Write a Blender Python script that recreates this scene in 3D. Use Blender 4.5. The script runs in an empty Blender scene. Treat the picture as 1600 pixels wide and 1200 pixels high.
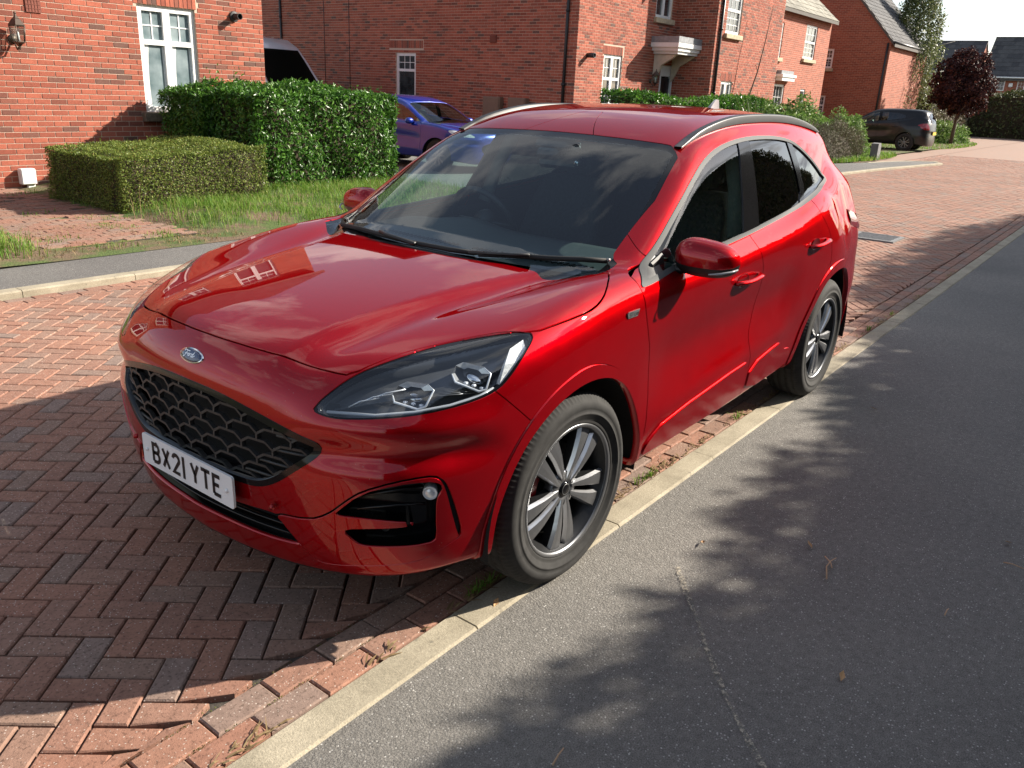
import bpy, bmesh, math, random
import numpy as np
from mathutils import Vector, Matrix
R = math.radians
SC = bpy.context.scene; COL = SC.collection
# ---------------------------------------------------------------- camera, sky, sun, exposure
CAM_P = (-2.2295, -2.2949, 1.6843); YAW, PITCH, ROLL, FPX = .6442, .3433, -.0480, 1280.35
def cam_axes():
    cp, sp = math.cos(PITCH), math.sin(PITCH)
    f = Vector((math.cos(YAW)*cp, math.sin(YAW)*cp, -sp)); r = Vector((math.sin(YAW), -math.cos(YAW), 0)); d = f.cross(r)
    return math.cos(ROLL)*r+math.sin(ROLL)*d, -math.sin(ROLL)*r+math.cos(ROLL)*d, f
_r, _d, _f = cam_axes()
cam = bpy.data.objects.new('camera', bpy.data.cameras.new('camera')); COL.objects.link(cam)
cam.matrix_world = Matrix(((_r.x, -_d.x, -_f.x, CAM_P[0]), (_r.y, -_d.y, -_f.y, CAM_P[1]), (_r.z, -_d.z, -_f.z, CAM_P[2]), (0, 0, 0, 1)))
cam.data.sensor_width = 36; cam.data.lens = FPX*36/1600; cam.data.clip_start = .05; cam.data.clip_end = 2000
SC.camera = cam
SUN_D = Vector((-1.42, .98, -1.0)).normalized()          # the way the light travels
SUN_EL = math.asin(-SUN_D.z); SUN_AZ = math.atan2(-SUN_D.x, -SUN_D.y)   # from +Y, clockwise
world = bpy.data.worlds.new('World'); SC.world = world; world.use_nodes = True
def build_sky():
    nt = world.node_tree; nt.nodes.clear(); N = nt.nodes.new; L = nt.links.new
    out = N('ShaderNodeOutputWorld'); bg = N('ShaderNodeBackground'); sky = N('ShaderNodeTexSky')
    sky.sky_type = 'NISHITA'; sky.sun_disc = False; sky.sun_elevation = SUN_EL; sky.sun_rotation = SUN_AZ
    sky.air_density = 1.0; sky.dust_density = 1.0; sky.ozone_density = 1.2
    bg.inputs[1].default_value = .085
    # cumulus: noise on the view direction stretched on a flat cloud deck
    tc = N('ShaderNodeTexCoord'); sep = N('ShaderNodeSeparateXYZ'); L(tc.outputs['Generated'], sep.inputs[0])
    mx = N('ShaderNodeMath'); mx.operation = 'MAXIMUM'; L(sep.outputs[2], mx.inputs[0]); mx.inputs[1].default_value = 0
    ad = N('ShaderNodeMath'); ad.operation = 'ADD'; L(mx.outputs[0], ad.inputs[0]); ad.inputs[1].default_value = .16
    dv = N('ShaderNodeVectorMath'); dv.operation = 'DIVIDE'; L(tc.outputs['Generated'], dv.inputs[0])
    cb = N('ShaderNodeCombineXYZ')
    for i in range(3): L(ad.outputs[0], cb.inputs[i])
    L(cb.outputs[0], dv.inputs[1])
    n1 = N('ShaderNodeTexNoise'); n1.inputs['Scale'].default_value = 2.1; n1.inputs['Detail'].default_value = 10; n1.inputs['Roughness'].default_value = .56
    mp = N('ShaderNodeMapping'); mp.inputs['Location'].default_value = (5.5, .7, 9.2); L(dv.outputs[0], mp.inputs[0]); L(mp.outputs[0], n1.inputs['Vector'])
    cr = N('ShaderNodeValToRGB'); L(n1.outputs[0], cr.inputs[0])
    cr.color_ramp.elements[0].position = .515; cr.color_ramp.elements[1].position = .60
    n2 = N('ShaderNodeTexNoise'); n2.inputs['Scale'].default_value = 2.3; n2.inputs['Detail'].default_value = 6
    L(dv.outputs[0], n2.inputs['Vector'])
    c2 = N('ShaderNodeValToRGB'); L(n2.outputs[0], c2.inputs[0])
    c2.color_ramp.elements[0].position = .35; c2.color_ramp.elements[0].color = (3.6, 3.8, 4.2, 1)
    c2.color_ramp.elements[1].position = .62; c2.color_ramp.elements[1].color = (6.8, 6.8, 6.8, 1)
    mix = N('ShaderNodeMix'); mix.data_type = 'RGBA'
    L(cr.outputs[0], mix.inputs[0]); hs = N('ShaderNodeHueSaturation'); hs.inputs['Saturation'].default_value = .72; L(sky.outputs[0], hs.inputs['Color']); L(hs.outputs[0], mix.inputs[6]); L(c2.outputs[0], mix.inputs[7])
    L(mix.outputs[2], bg.inputs[0]); L(bg.outputs[0], out.inputs[0])
build_sky()
sun = bpy.data.objects.new('sun', bpy.data.lights.new('sun', 'SUN')); COL.objects.link(sun)
sun.data.energy = 5.0; sun.data.angle = R(.55); sun.data.color = (1, .91, .78)
sun.rotation_euler = SUN_D.to_track_quat('-Z', 'Y').to_euler(); sun.location = (8, -10, 9)
SC.view_settings.view_transform = 'Standard'; SC.view_settings.look = 'None'; SC.view_settings.exposure = 1.16; SC.view_settings.gamma = 1
SC.view_settings.use_curve_mapping = False
SC.cycles.max_bounces = 10; SC.cycles.transparent_max_bounces = 24; SC.cycles.glossy_bounces = 5; SC.cycles.transmission_bounces = 6
SC.cycles.caustics_reflective = False; SC.cycles.caustics_refractive = False; SC.cycles.use_denoising = True
SC.cycles.sample_clamp_indirect = 6

# ---------------------------------------------------------------- helpers
def tag(o, label=None, cat=None, group=None, kind=None):
    for k, v in (('label', label), ('category', cat), ('group', group), ('kind', kind)):
        if v: o[k] = v
    return o
def link(o, parent=None):
    COL.objects.link(o)
    if parent is not None:
        o.parent = parent
        if parent.type == 'EMPTY': o.matrix_parent_inverse = Matrix.Translation(-Vector(parent.location))
    return o
def empty(name, loc, label, cat, group=None):
    e = bpy.data.objects.new(name, None); e.empty_display_size = .3; e.location = loc
    COL.objects.link(e); return tag(e, label, cat, group)
def mesh(name, V, Fc, mat=None, parent=None, smooth=False, mats=None, mi=None, normals=None):
    me = bpy.data.meshes.new(name)
    me.from_pydata([tuple(map(float, v)) for v in V], [], [tuple(f) for f in Fc])
    for m in (mats or ([mat] if mat else [])): me.materials.append(m)
    if mi is not None: me.polygons.foreach_set('material_index', np.asarray(mi, dtype=np.int32))
    if smooth: me.polygons.foreach_set('use_smooth', np.ones(len(me.polygons), bool))
    me.update()
    if normals is not None: me.normals_split_custom_set_from_vertices([tuple(n) for n in normals])
    return link(bpy.data.objects.new(name, me), parent)
class MB:
    """collects simple shapes and links them as one mesh object"""
    def __init__(s): s.V = []; s.F = []; s.M = []; s.S = []
    def add(s, V, Fc, m=0, sm=False):
        o = len(s.V); s.V += [tuple(v) for v in V]; s.F += [tuple(i+o for i in f) for f in Fc]; s.M += [m]*len(Fc); s.S += [sm]*len(Fc); return s
    def box(s, c, d, rot=None, m=0, bev=0):
        cx, cy, cz = c; a, b, e = d[0]/2, d[1]/2, d[2]/2
        if bev:
            q = bev; V = []
            for sx in (-1, 1):
                for sy in (-1, 1):
                    for sz in (-1, 1): V += [(sx*(a-q), sy*(b-q), sz*e), (sx*(a-q), sy*b, sz*(e-q)), (sx*a, sy*(b-q), sz*(e-q))]
            bm = bmesh.new(); [bm.verts.new(v) for v in V]; bmesh.ops.convex_hull(bm, input=bm.verts)
            bmesh.ops.dissolve_limit(bm, angle_limit=.02, verts=bm.verts, edges=bm.edges)
            bm.verts.index_update(); V = [v.co.copy() for v in bm.verts]; Fc = [[v.index for v in f.verts] for f in bm.faces]; bm.free()
        else:
            V = [(x, y, z) for x in (-a, a) for y in (-b, b) for z in (-e, e)]
            Fc = [(0, 1, 3, 2), (4, 6, 7, 5), (0, 4, 5, 1), (2, 3, 7, 6), (0, 2, 6, 4), (1, 5, 7, 3)]
        if rot is not None: V = [rot @ Vector(v) for v in V]
        return s.add([(v[0]+cx, v[1]+cy, v[2]+cz) for v in V], Fc, m)
    def tube(s, pts, r, n=8, m=0, caps=True, flat=1.0, up=None):
        pts = [Vector(p) for p in pts]; k = len(pts); V = []; Fc = []
        rs = r if isinstance(r, (list, tuple)) else [r]*k
        prev = None
        for i, p in enumerate(pts):
            t = (pts[min(i+1, k-1)]-pts[max(i-1, 0)]).normalized()
            if up is not None: a = t.cross(Vector(up))
            elif prev is None: a = t.cross(Vector((0, 0, 1))) if abs(t.z) < .9 else t.cross(Vector((1, 0, 0)))
            else: a = prev-t*prev.dot(t)
            a.normalize(); prev = a; b = t.cross(a)
            for j in range(n):
                an = 2*math.pi*j/n; V.append(p+a*math.cos(an)*rs[i]+b*math.sin(an)*rs[i]*flat)
        for i in range(k-1):
            for j in range(n): Fc.append((i*n+j, i*n+(j+1) % n, (i+1)*n+(j+1) % n, (i+1)*n+j))
        if caps: Fc += [tuple(range(n-1, -1, -1)), tuple(range((k-1)*n, k*n))]
        return s.add(V, Fc, m, True)
    def lathe(s, prof, n=48, c=(0, 0, 0), axis='y', m=0, mod=None, close=False):
        """prof: (radius, along)"""
        V = []; Fc = []; k = len(prof)
        for j in range(n):
            an = 2*math.pi*j/n; ca, sa = math.cos(an), math.sin(an)
            for i, (r, h) in enumerate(prof):
                rr = r+(mod(i, j) if mod else 0)
                if axis == 'y': V.append((c[0]+rr*ca, c[1]+h, c[2]+rr*sa))
                elif axis == 'z': V.append((c[0]+rr*ca, c[1]+rr*sa, c[2]+h))
                else: V.append((c[0]+h, c[1]+rr*ca, c[2]+rr*sa))
        fl = axis == 'y'
        for j in range(n):
            j2 = (j+1) % n
            for i in range(k-1 if not close else k):
                i2 = (i+1) % k
                q = (j*k+i, j2*k+i, j2*k+i2, j*k+i2); Fc.append(q[::-1] if fl else q)
        return s.add(V, Fc, m, True)
    def prism(s, poly, h, org, ux, uy, m=0, bev=0, sm=False):
        """2D polygon (ccw seen against the normal ux x uy) extruded by h along the normal from org"""
        o = Vector(org); ux = Vector(ux); uy = Vector(uy); n = ux.cross(uy); k = len(poly)
        lo = [o+ux*a+uy*b for a, b in poly]; hi = [v+n*h for v in lo]
        Fc = [tuple(range(k-1, -1, -1)), tuple(range(k, 2*k))]+[(i, (i+1) % k, k+(i+1) % k, k+i) for i in range(k)]
        return s.add(lo+hi, Fc, m)
    def build(s, name, mats, parent=None, smooth=None):
        me = bpy.data.meshes.new(name); me.from_pydata([tuple(v) for v in s.V], [], s.F)
        for m in (mats if isinstance(mats, (list, tuple)) else [mats]): me.materials.append(m)
        me.polygons.foreach_set('material_index', np.array(s.M, np.int32))
        me.polygons.foreach_set('use_smooth', np.array(s.S if smooth is None else [smooth]*len(s.S), bool))
        me.update()
        return link(bpy.data.objects.new(name, me), parent)
def autosmooth(o, ang=35):
    me = o.data; me.polygons.foreach_set('use_smooth', np.ones(len(me.polygons), bool)); me.set_sharp_from_angle(angle=R(ang)); return o
# ---------------------------------------------------------------- materials
MAT = {}
class NT:
    def __init__(s, name):
        s.m = bpy.data.materials.new(name); s.m.use_nodes = True; s.t = s.m.node_tree; s.n = s.t.nodes; s.b = s.n['Principled BSDF']; s.out = s.n['Material Output']
    def N(s, ty, **kw):
        n = s.n.new('ShaderNode'+ty)
        for k, v in kw.items():
            if hasattr(n, k): setattr(n, k, v)
            else: n.inputs[k.replace('_', ' ')].default_value = v
        return n
    def L(s, a, b): s.t.links.new(a, b)
    def set(s, **kw):
        for k, v in kw.items():
            s.b.inputs[k.replace('_', ' ')].default_value = v if not (isinstance(v, tuple) and len(v) == 3) else (*v, 1)
        return s
    def coord(s, kind='Object', scale=(1, 1, 1)):
        c = s.N('TexCoord'); m = s.N('Mapping'); m.inputs['Scale'].default_value = scale; s.L(c.outputs[kind], m.inputs[0]); return m.outputs[0]
    def noise(s, vec, scale, detail=4, rough=.5, dist=0):
        n = s.N('TexNoise'); n.inputs['Scale'].default_value = scale; n.inputs['Detail'].default_value = detail; n.inputs['Roughness'].default_value = rough; n.inputs['Distortion'].default_value = dist
        if vec is not None: s.L(vec, n.inputs['Vector'])
        return n.outputs[0]
    def ramp(s, fac, stops):
        r = s.N('ValToRGB'); e = r.color_ramp.elements
        while len(e) < len(stops): e.new(.5)
        for q, (p, c) in zip(e, stops): q.position = p; q.color = c if len(c) == 4 else (*c, 1)
        s.L(fac, r.inputs[0]); return r.outputs[0]
    def mix(s, fac, a, b, blend='MIX'):
        x = s.N('Mix', data_type='RGBA', blend_type=blend)
        for i, v in ((0, fac), (6, a), (7, b)):
            if isinstance(v, (int, float)): x.inputs[i].default_value = v
            elif isinstance(v, tuple): x.inputs[i].default_value = v if len(v) == 4 else (*v, 1)
            else: s.L(v, x.inputs[i])
        return x.outputs[2]
    def bump(s, h, strength=.3, dist=.01, normal=None):
        b = s.N('Bump'); b.inputs['Strength'].default_value = strength; b.inputs['Distance'].default_value = dist; s.L(h, b.inputs['Height'])
        s.L(b.outputs[0], s.b.inputs['Normal']); return b
    def base(s, c): s.L(c, s.b.inputs['Base Color']); return s
def plain(name, col, rough=.5, metal=0, vary=.12, scale=9, **kw):
    """a procedural material: one colour with a faint mottling"""
    if name in MAT: return MAT[name]
    t = NT(name); t.set(Roughness=rough, Metallic=metal, **kw)
    n = t.noise(t.coord(), scale, 5)
    lo = tuple(max(0, c*(1-vary)) for c in col); hi = tuple(min(1, c*(1+vary)) for c in col)
    t.base(t.ramp(n, [(.3, lo), (.7, hi)])); MAT[name] = t.m; return t.m
def glass(name, tint, refl=.06, rough=0.0):
    """thin glazing: tinted see-through with a fresnel mirror on top"""
    t = NT(name); t.n.remove(t.b)
    tr = t.N('BsdfTransparent'); tr.inputs[0].default_value = (*tint, 1)
    gl = t.N('BsdfGlossy'); gl.inputs['Roughness'].default_value = rough; gl.inputs[0].default_value = (1, 1, 1, 1)
    ge = t.N('NewGeometry'); dt = t.N('VectorMath', operation='DOT_PRODUCT'); t.L(ge.outputs['Incoming'], dt.inputs[0]); t.L(ge.outputs['Normal'], dt.inputs[1])
    def mth(op, a, b=None):
        n = t.N('Math', operation=op)
        for i, v in enumerate((a, b)):
            if v is None: continue
            if isinstance(v, (int, float)): n.inputs[i].default_value = v
            else: t.L(v, n.inputs[i])
        return n.outputs[0]
    sch = mth('POWER', mth('SUBTRACT', 1.0, mth('ABSOLUTE', dt.outputs['Value'])), 5.0)      # same from both faces of the pane
    ad = t.N('Math', operation='MULTIPLY_ADD'); t.L(sch, ad.inputs[0]); ad.inputs[1].default_value = .92*refl; ad.inputs[2].default_value = .075*refl; ad.use_clamp = True
    mx = t.N('MixShader'); t.L(ad.outputs[0], mx.inputs[0]); t.L(tr.outputs[0], mx.inputs[1]); t.L(gl.outputs[0], mx.inputs[2])
    t.L(mx.outputs[0], t.out.inputs[0]); MAT[name] = t.m; return t.m
# ---------------------------------------------------------------- car body as a smooth implicit solid (x back, w half width, z up)
def nspline(xs, ys, q):
    """natural cubic spline through (xs, ys) (ys may have columns), linear outside"""
    xs = np.asarray(xs, float); ys = np.asarray(ys, float); q = np.asarray(q, float)
    one = ys.ndim == 1
    if one: ys = ys[:, None]
    n = len(xs); h = np.diff(xs)
    A = np.eye(n); b = np.zeros((n, ys.shape[1]))
    for i in range(1, n-1):
        A[i, i-1] = h[i-1]; A[i, i] = 2*(h[i-1]+h[i]); A[i, i+1] = h[i]
        b[i] = 6*((ys[i+1]-ys[i])/h[i] - (ys[i]-ys[i-1])/h[i-1])
    m = np.linalg.solve(A, b)
    i = np.clip(np.searchsorted(xs, q)-1, 0, n-2)
    t = (q-xs[i])[:, None]; hh = h[i][:, None]
    r = (ys[i] + t*((ys[i+1]-ys[i])/hh - hh*(2*m[i]+m[i+1])/6) + t*t*m[i]/2 + t**3*(m[i+1]-m[i])/(6*hh))
    lo = q < xs[0]; hi = q > xs[-1]
    if lo.any():
        s = (ys[1]-ys[0])/h[0]-h[0]*(2*m[0]+m[1])/6; r[lo] = ys[0]+(q[lo]-xs[0])[:, None]*s
    if hi.any():
        s = (ys[-1]-ys[-2])/h[-1]+h[-1]*(m[-2]+2*m[-1])/6; r[hi] = ys[-1]+(q[hi]-xs[-1])[:, None]*s
    return r[:, 0] if one else r
def _b3(t):
    return ((1-t)**3/6, (3*t**3-6*t*t+4)/6, (-3*t**3+3*t*t+3*t+1)/6, t**3/6)
def bsp(G, o, d, P):
    """uniform cubic B-spline on grid G (1, 2 or 3 D), origin o, step d, at coordinates P (list of arrays)"""
    import itertools
    ids = []; ws = []
    for k, p in enumerate(P):
        f = np.clip((p-o[k])/d[k], 1, G.shape[k]-2.001); i = np.floor(f).astype(np.int32)
        i = np.minimum(i, G.shape[k]-3)
        ids.append(i); ws.append(_b3(f-i))
    r = 0
    for off in itertools.product(range(4), repeat=len(P)):
        w = 1
        for k, a in enumerate(off): w = w*ws[k][a]
        r = r + w*G[tuple(ids[k]+a-1 for k, a in enumerate(off))]
    return r
def smin(a, b, k):
    h = np.maximum(k-np.abs(a-b), 0)/k
    return np.minimum(a, b)-h*h*k*.25
def smax(a, b, k): return -smin(-a, -b, k)
def sstep(a, b, x):
    t = np.clip((x-a)/(b-a), 0, 1); return t*t*(3-2*t)
def outline(pts, n=400):
    p = np.array(pts, float); s = np.r_[0, np.cumsum(np.linalg.norm(np.diff(p, axis=0), axis=1))]
    return nspline(s, p, np.linspace(0, s[-1], n))
def sd_outline(line, X, Wd):
    """signed distance (inside +) of points to an open outline running front centre -> side -> rear centre, mirrored"""
    P = np.c_[X.ravel(), np.abs(Wd.ravel())]
    a = line[:-1]; b = line[1:]; ab = b-a; L2 = (ab**2).sum(1)
    best = np.full(len(P), 1e9); sg = np.zeros(len(P))
    for c0 in range(0, len(P), 4000):
        q = P[c0:c0+4000]
        t = np.clip(((q[:, None]-a)*ab).sum(2)/L2, 0, 1)
        d = q[:, None]-(a+t[..., None]*ab); dd = (d**2).sum(2); j = dd.argmin(1)
        best[c0:c0+4000] = np.sqrt(dd[np.arange(len(q)), j])
        # crossing test against closed polygon line + mirrored
        poly = np.r_[line, line[::-1]*[1, -1]]
        x, y = q[:, 0][:, None], q[:, 1][:, None]
        p1 = poly; p2 = np.roll(poly, -1, 0)
        c = ((p1[:, 1] > y) != (p2[:, 1] > y)) & (x < (p2[:, 0]-p1[:, 0])*(y-p1[:, 1])/(p2[:, 1]-p1[:, 1]+1e-12)+p1[:, 0])
        sg[c0:c0+4000] = np.where(c.sum(1) % 2, 1, -1)
    return (best*sg).reshape(X.shape)
class Levels:
    def __init__(s, zs, lines, dx=.06, dw=.05, dz=.05, zlo=.0, zhi=1.8):
        s.xs = np.arange(-1.3, 4.1, dx); s.ws = np.arange(-.25, 1.3, dw); s.zs = np.arange(zlo, zhi, dz)
        X, Wd = np.meshgrid(s.xs, s.ws, indexing='ij')
        F = np.array([sd_outline(outline(l), X, Wd).ravel() for l in lines])
        s.G = nspline(zs, F, s.zs).reshape(len(s.zs), len(s.xs), len(s.ws)).transpose(1, 2, 0).copy()
        s.o = (s.xs[0], s.ws[0], s.zs[0]); s.d = (dx, dw, dz)
    def __call__(s, x, w, z): return bsp(s.G, s.o, s.d, [x, w, z])
class Curve:
    def __init__(s, xs, ys, d=.05):
        q = np.arange(min(xs)-.5, max(xs)+.5, d); s.G = nspline(xs, ys, q); s.o = (q[0],); s.d = (d,)
    def __call__(s, x): return bsp(s.G, s.o, s.d, [x])
# ---- lower body plan outlines at heights
FW = [0, .2, .4, .55, .68, .78, .86]
SX = [0, .45, .9, 1.4, 1.9, 2.3, 2.71, 3.1, 3.4]
LOW = {  # z: front x at FW, half width at SX, rear centre x
 .10: ([-.82, -.805, -.765, -.70, -.62, -.53, -.38], [0.865, 0.865, 0.865, 0.865, 0.865, 0.865, 0.863, 0.822, 0.745], 3.56),
 .20: ([-.872, -.858, -.82, -.76, -.685, -.60, -.455], [0.885, 0.882, 0.882, 0.882, 0.882, 0.885, 0.883, 0.842, 0.765], 3.60),
 .28: ([-.893, -.880, -.845, -.795, -.725, -.645, -.51], [0.908, 0.9, 0.897, 0.897, 0.885, 0.885, 0.905, 0.867, 0.79], 3.635),
 .40: ([-.908, -.896, -.864, -.82, -.756, -.678, -.54], [0.932, 0.925, 0.922, 0.92, 0.905, 0.908, 0.93, 0.89, 0.813], 3.655),
 .52: ([-.915, -.904, -.874, -.832, -.77, -.69, -.55], [0.94, 0.93, 0.924, 0.921, 0.912, 0.918, 0.936, 0.898, 0.823], 3.655),
 .64: ([-.914, -.904, -.876, -.836, -.774, -.694, -.55], [0.941, 0.928, 0.914, 0.911, 0.917, 0.932, 0.939, 0.903, 0.83], 3.645),
 .76: ([-.902, -.891, -.86, -.817, -.748, -.665, -.525], [0.94, 0.928, 0.914, 0.909, 0.917, 0.933, 0.94, 0.895, 0.815], 3.63),
 .88: ([-.872, -.858, -.818, -.76, -.684, -.60, -.47], [0.932, 0.928, 0.921, 0.919, 0.924, 0.934, 0.936, 0.885, 0.8], 3.61),
 1.00: ([-.82, -.80, -.75, -.685, -.60, -.51, -.38], [0.915, 0.917, 0.919, 0.921, 0.925, 0.929, 0.912, 0.842, 0.758], 3.59),
 1.12: ([-.74, -.72, -.67, -.60, -.51, -.42, -.28], [0.885, 0.893, 0.898, 0.902, 0.904, 0.902, 0.86, 0.782, 0.7], 3.56),
 1.24: ([-.66, -.64, -.59, -.52, -.43, -.34, -.18], [0.84, 0.85, 0.857, 0.862, 0.866, 0.862, 0.805, 0.725, 0.645], 3.50),
}
def low_line(fx, sw, rx):
    w4 = sw[-1]
    return ([(a, b) for a, b in zip(fx, FW)]+[(a, b) for a, b in zip(SX, sw)]
            + [(rx-.14, w4*.9), (rx-.065, w4*.74), (rx-.025, w4*.5), (rx-.006, w4*.25), (rx, 0)])
LOWER = Levels(list(LOW), [low_line(*LOW[z]) for z in LOW])
# ---- greenhouse: raked screen, leaning sides, roof and tailgate
GW = Curve([.2, .5, .8, 1.2, 1.6, 2.0, 2.4, 2.8, 3.2, 3.6], [.815, .838, .850, .857, .858, .850, .832, .795, .735, .65])
GX = Curve([.8, 1.0, 1.155, 1.3, 1.4, 1.5, 1.6, 1.8], [-.22, .135, .402, .66, .843, 1.03, 1.235, 1.67])
GR = Curve([.8, 1.0, 1.2, 1.35, 1.5, 1.65], [3.62, 3.55, 3.45, 3.37, 3.27, 3.13])
def green(x, w, z):
    ds = (GW(x)-.36*(z-1.10)-.18*np.maximum(z-1.25, 0)**2-1.5*np.maximum(1.02-z, 0)**1.5-w)*.93
    dw = (x-(GX(z)+.15*w*w+.06*w**4))*.50
    dr = (GR(z)-.16*w*w-.25*w**4-x)*.86
    return np.minimum(smin(smin(ds, dw, .035), dr, .14), z-.88)
BON = Curve([-1.0, -.85, -.7, -.5, -.25, 0, .25, .5, .8], [.86, .905, .942, .978, 1.010, 1.035, 1.055, 1.07, 1.08])
CREASE = Curve([-.85, -.5, 0, .2, .45], [.36, .41, .50, .555, .70])
BELT = Curve([.3, .5, .8, 1.2, 1.5, 2.0, 2.4, 2.7, 3.0, 3.6], [1.045, 1.045, 1.04, 1.055, 1.078, 1.125, 1.178, 1.205, 1.215, 1.20])
ROOF = Curve([.8, 1.05, 1.3, 1.6, 1.95, 2.3, 2.7, 3.1, 3.5], [1.40, 1.525, 1.590, 1.632, 1.648, 1.648, 1.628, 1.588, 1.528])
def bonnet_top(x, w):
    z = BON(x)-(.055+.05*sstep(-.2, -.8, x))*w*w-.10*np.maximum(w-.55, 0)**2
    # raised centre plateau between two creases that run from the pillars to the badge
    cl = CREASE(x)
    amp = .016*sstep(-.95, -.55, x)
    z = z+(.012+.045*sstep(-.55, .25, x))*sstep(.52, .84, w)
    return z+amp*(1-sstep(-.045, .035, w-cl))-amp*.5*np.exp(-((w-cl-.07)/.05)**2)
def F(x, w, z):
    w = np.abs(w)
    dp = LOWER(x, w, z)
    # door sculpting: scooped flank over a rising lower ridge
    zr = .50+.055*(x-.5)
    band = sstep(.35, .65, x)*(1-sstep(1.85, 2.15, x))
    sc = np.exp(-((z-(zr+.20))/.12)**2)*.020
    rd = np.exp(-((z-(zr-.02))/.06)**2)*.008
    dp = dp+band*(rd-sc)
    # bumper brow: a fold between the headlight and the fog surround
    fr = sstep(-.36, -.56, x)*sstep(.40, .60, w)
    dp = dp-fr*(.024*np.exp(-((z-.668)/.042)**2)-.010*np.exp(-((z-.755)/.04)**2))
    tb = bonnet_top(x, w)
    t2 = BELT(x)+.35*np.clip(.90-w, 0, .12)
    s = sstep(.30, .62, x)
    top = (tb*(1-s)+t2*s)-z
    kk = .10+(.07-.10)*s
    L = smin(dp, top*.95, kk)
    dg = green(x, w, z)
    r = ROOF(x)-.075*w*w-.55*np.maximum(w-.42, 0)**2-z
    g = smin(dg, r, .085)
    k = .035+.14*sstep(2.62, 3.0, x)
    zb = .222+.055*sstep(.45, .82, w)*sstep(-.85, -.5, x)+.02*sstep(-.4, .3, x)
    return smin(smax(L, g, k), z-zb, .035)
def gradF(P, e=.002):
    g = np.zeros_like(P)
    for k in range(3):
        d = np.zeros(3); d[k] = e
        a = P+d; b = P-d
        g[:, k] = F(a[:, 0], a[:, 1], a[:, 2])-F(b[:, 0], b[:, 1], b[:, 2])
    return g/(2*e)
def surface(h=.0125):
    """surface nets over the half body w >= -h, sparse: returns vertices (x,w,z), quads"""
    lo = np.array([-1.0, -2*h, .18]); hi = np.array([3.75, 1.02, 1.72])
    n = np.ceil((hi-lo)/h).astype(int)+1
    B = 4; nb = np.ceil(n/B).astype(int)+1
    gx, gy, gz = np.meshgrid(*[lo[k]+np.arange(nb[k])*h*B for k in range(3)], indexing='ij')
    f = F(gx.ravel(), gy.ravel(), gz.ravel()).reshape(nb)
    act = np.abs(f) < h*B*3.2
    V = np.full(nb*B, -1.0, np.float32)
    V[np.repeat(np.repeat(np.repeat(f > 0, B, 0), B, 1), B, 2)] = 1.0
    idx = np.argwhere(act)
    sub = np.stack(np.meshgrid(*[np.arange(B)]*3, indexing='ij'), -1).reshape(-1, 3)
    full = (idx[:, None]*B+sub[None]).reshape(-1, 3)
    X = lo+full*h
    V[full[:, 0], full[:, 1], full[:, 2]] = F(X[:, 0], X[:, 1], X[:, 2])
    ins = V > 0
    c = sum(ins[a:V.shape[0]-1+a, b:V.shape[1]-1+b, d:V.shape[2]-1+d].astype(np.int8) for a in (0, 1) for b in (0, 1) for d in (0, 1))
    cell = np.argwhere((c > 0) & (c < 8))
    cid = np.full(c.shape, -1, np.int64); cid[tuple(cell.T)] = np.arange(len(cell))
    acc = np.zeros((len(cell), 3)); cnt = np.zeros(len(cell))
    cor = [(a, b, d) for a in (0, 1) for b in (0, 1) for d in (0, 1)]
    for p in cor:
        for k in range(3):
            if p[k] == 0:
                q = list(p); q[k] = 1
                v0 = V[tuple((cell+p).T)]; v1 = V[tuple((cell+q).T)]
                m = (v0 > 0) != (v1 > 0)
                t = v0/(v0-v1+1e-12)
                P = np.tile(np.array(p, float), (len(cell), 1)); P[:, k] = t
                acc[m] += P[m]; cnt[m] += 1
    P = lo+(cell+acc/cnt[:, None])*h
    for it in range(2):
        fv = F(P[:, 0], P[:, 1], P[:, 2]); g = gradF(P)
        P = P-g*(fv/np.maximum((g**2).sum(1), .05))[:, None].clip(-h, h)
    quads = []
    for k in range(3):
        o = [1, 2] if k == 0 else ([2, 0] if k == 1 else [0, 1])
        sl0 = [slice(None)]*3; sl1 = [slice(None)]*3
        sl0[k] = slice(0, -1); sl1[k] = slice(1, None)
        a = ins[tuple(sl0)]; b = ins[tuple(sl1)]
        e = np.argwhere(a != b)
        e = e[(e[:, o[0]] > 0) & (e[:, o[1]] > 0)]
        flip = ins[tuple(e.T)]
        e1 = e.copy(); e1[:, o[0]] -= 1
        e2 = e1.copy(); e2[:, o[1]] -= 1
        e3 = e.copy(); e3[:, o[1]] -= 1
        ok = np.all(np.stack([np.all(q < np.array(c.shape), 1) for q in (e, e1, e2, e3)]), 0)
        Q = np.stack([cid[tuple(q[ok].T)] for q in (e, e1, e2, e3)], 1); flip = flip[ok]
        Q[~flip] = Q[~flip][:, ::-1]
        Q = Q[(Q >= 0).all(1)]
        quads.append(Q)
    Q = np.concatenate(quads)
    return P, Q
def raycast(C, D, t0=1.2, t1=7.5, n=260):
    """first hit of rays C + t D with the body"""
    D = np.atleast_2d(D); t = np.linspace(t0, t1, n)
    P = C+D[:, None]*t[None, :, None]
    f = F(P[..., 0].ravel(), P[..., 1].ravel(), P[..., 2].ravel()).reshape(len(D), n)
    out = np.full((len(D), 3), np.nan)
    for i in range(len(D)):
        j = np.where(f[i] > 0)[0]
        if not len(j) or j[0] == 0: continue
        a, b = t[j[0]-1], t[j[0]]
        for k in range(30):
            m = .5*(a+b); p = C+D[i]*m
            if F(p[:1], p[1:2], p[2:3])[0] > 0: b = m
            else: a = m
        out[i] = C+D[i]*b
    return out

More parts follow.
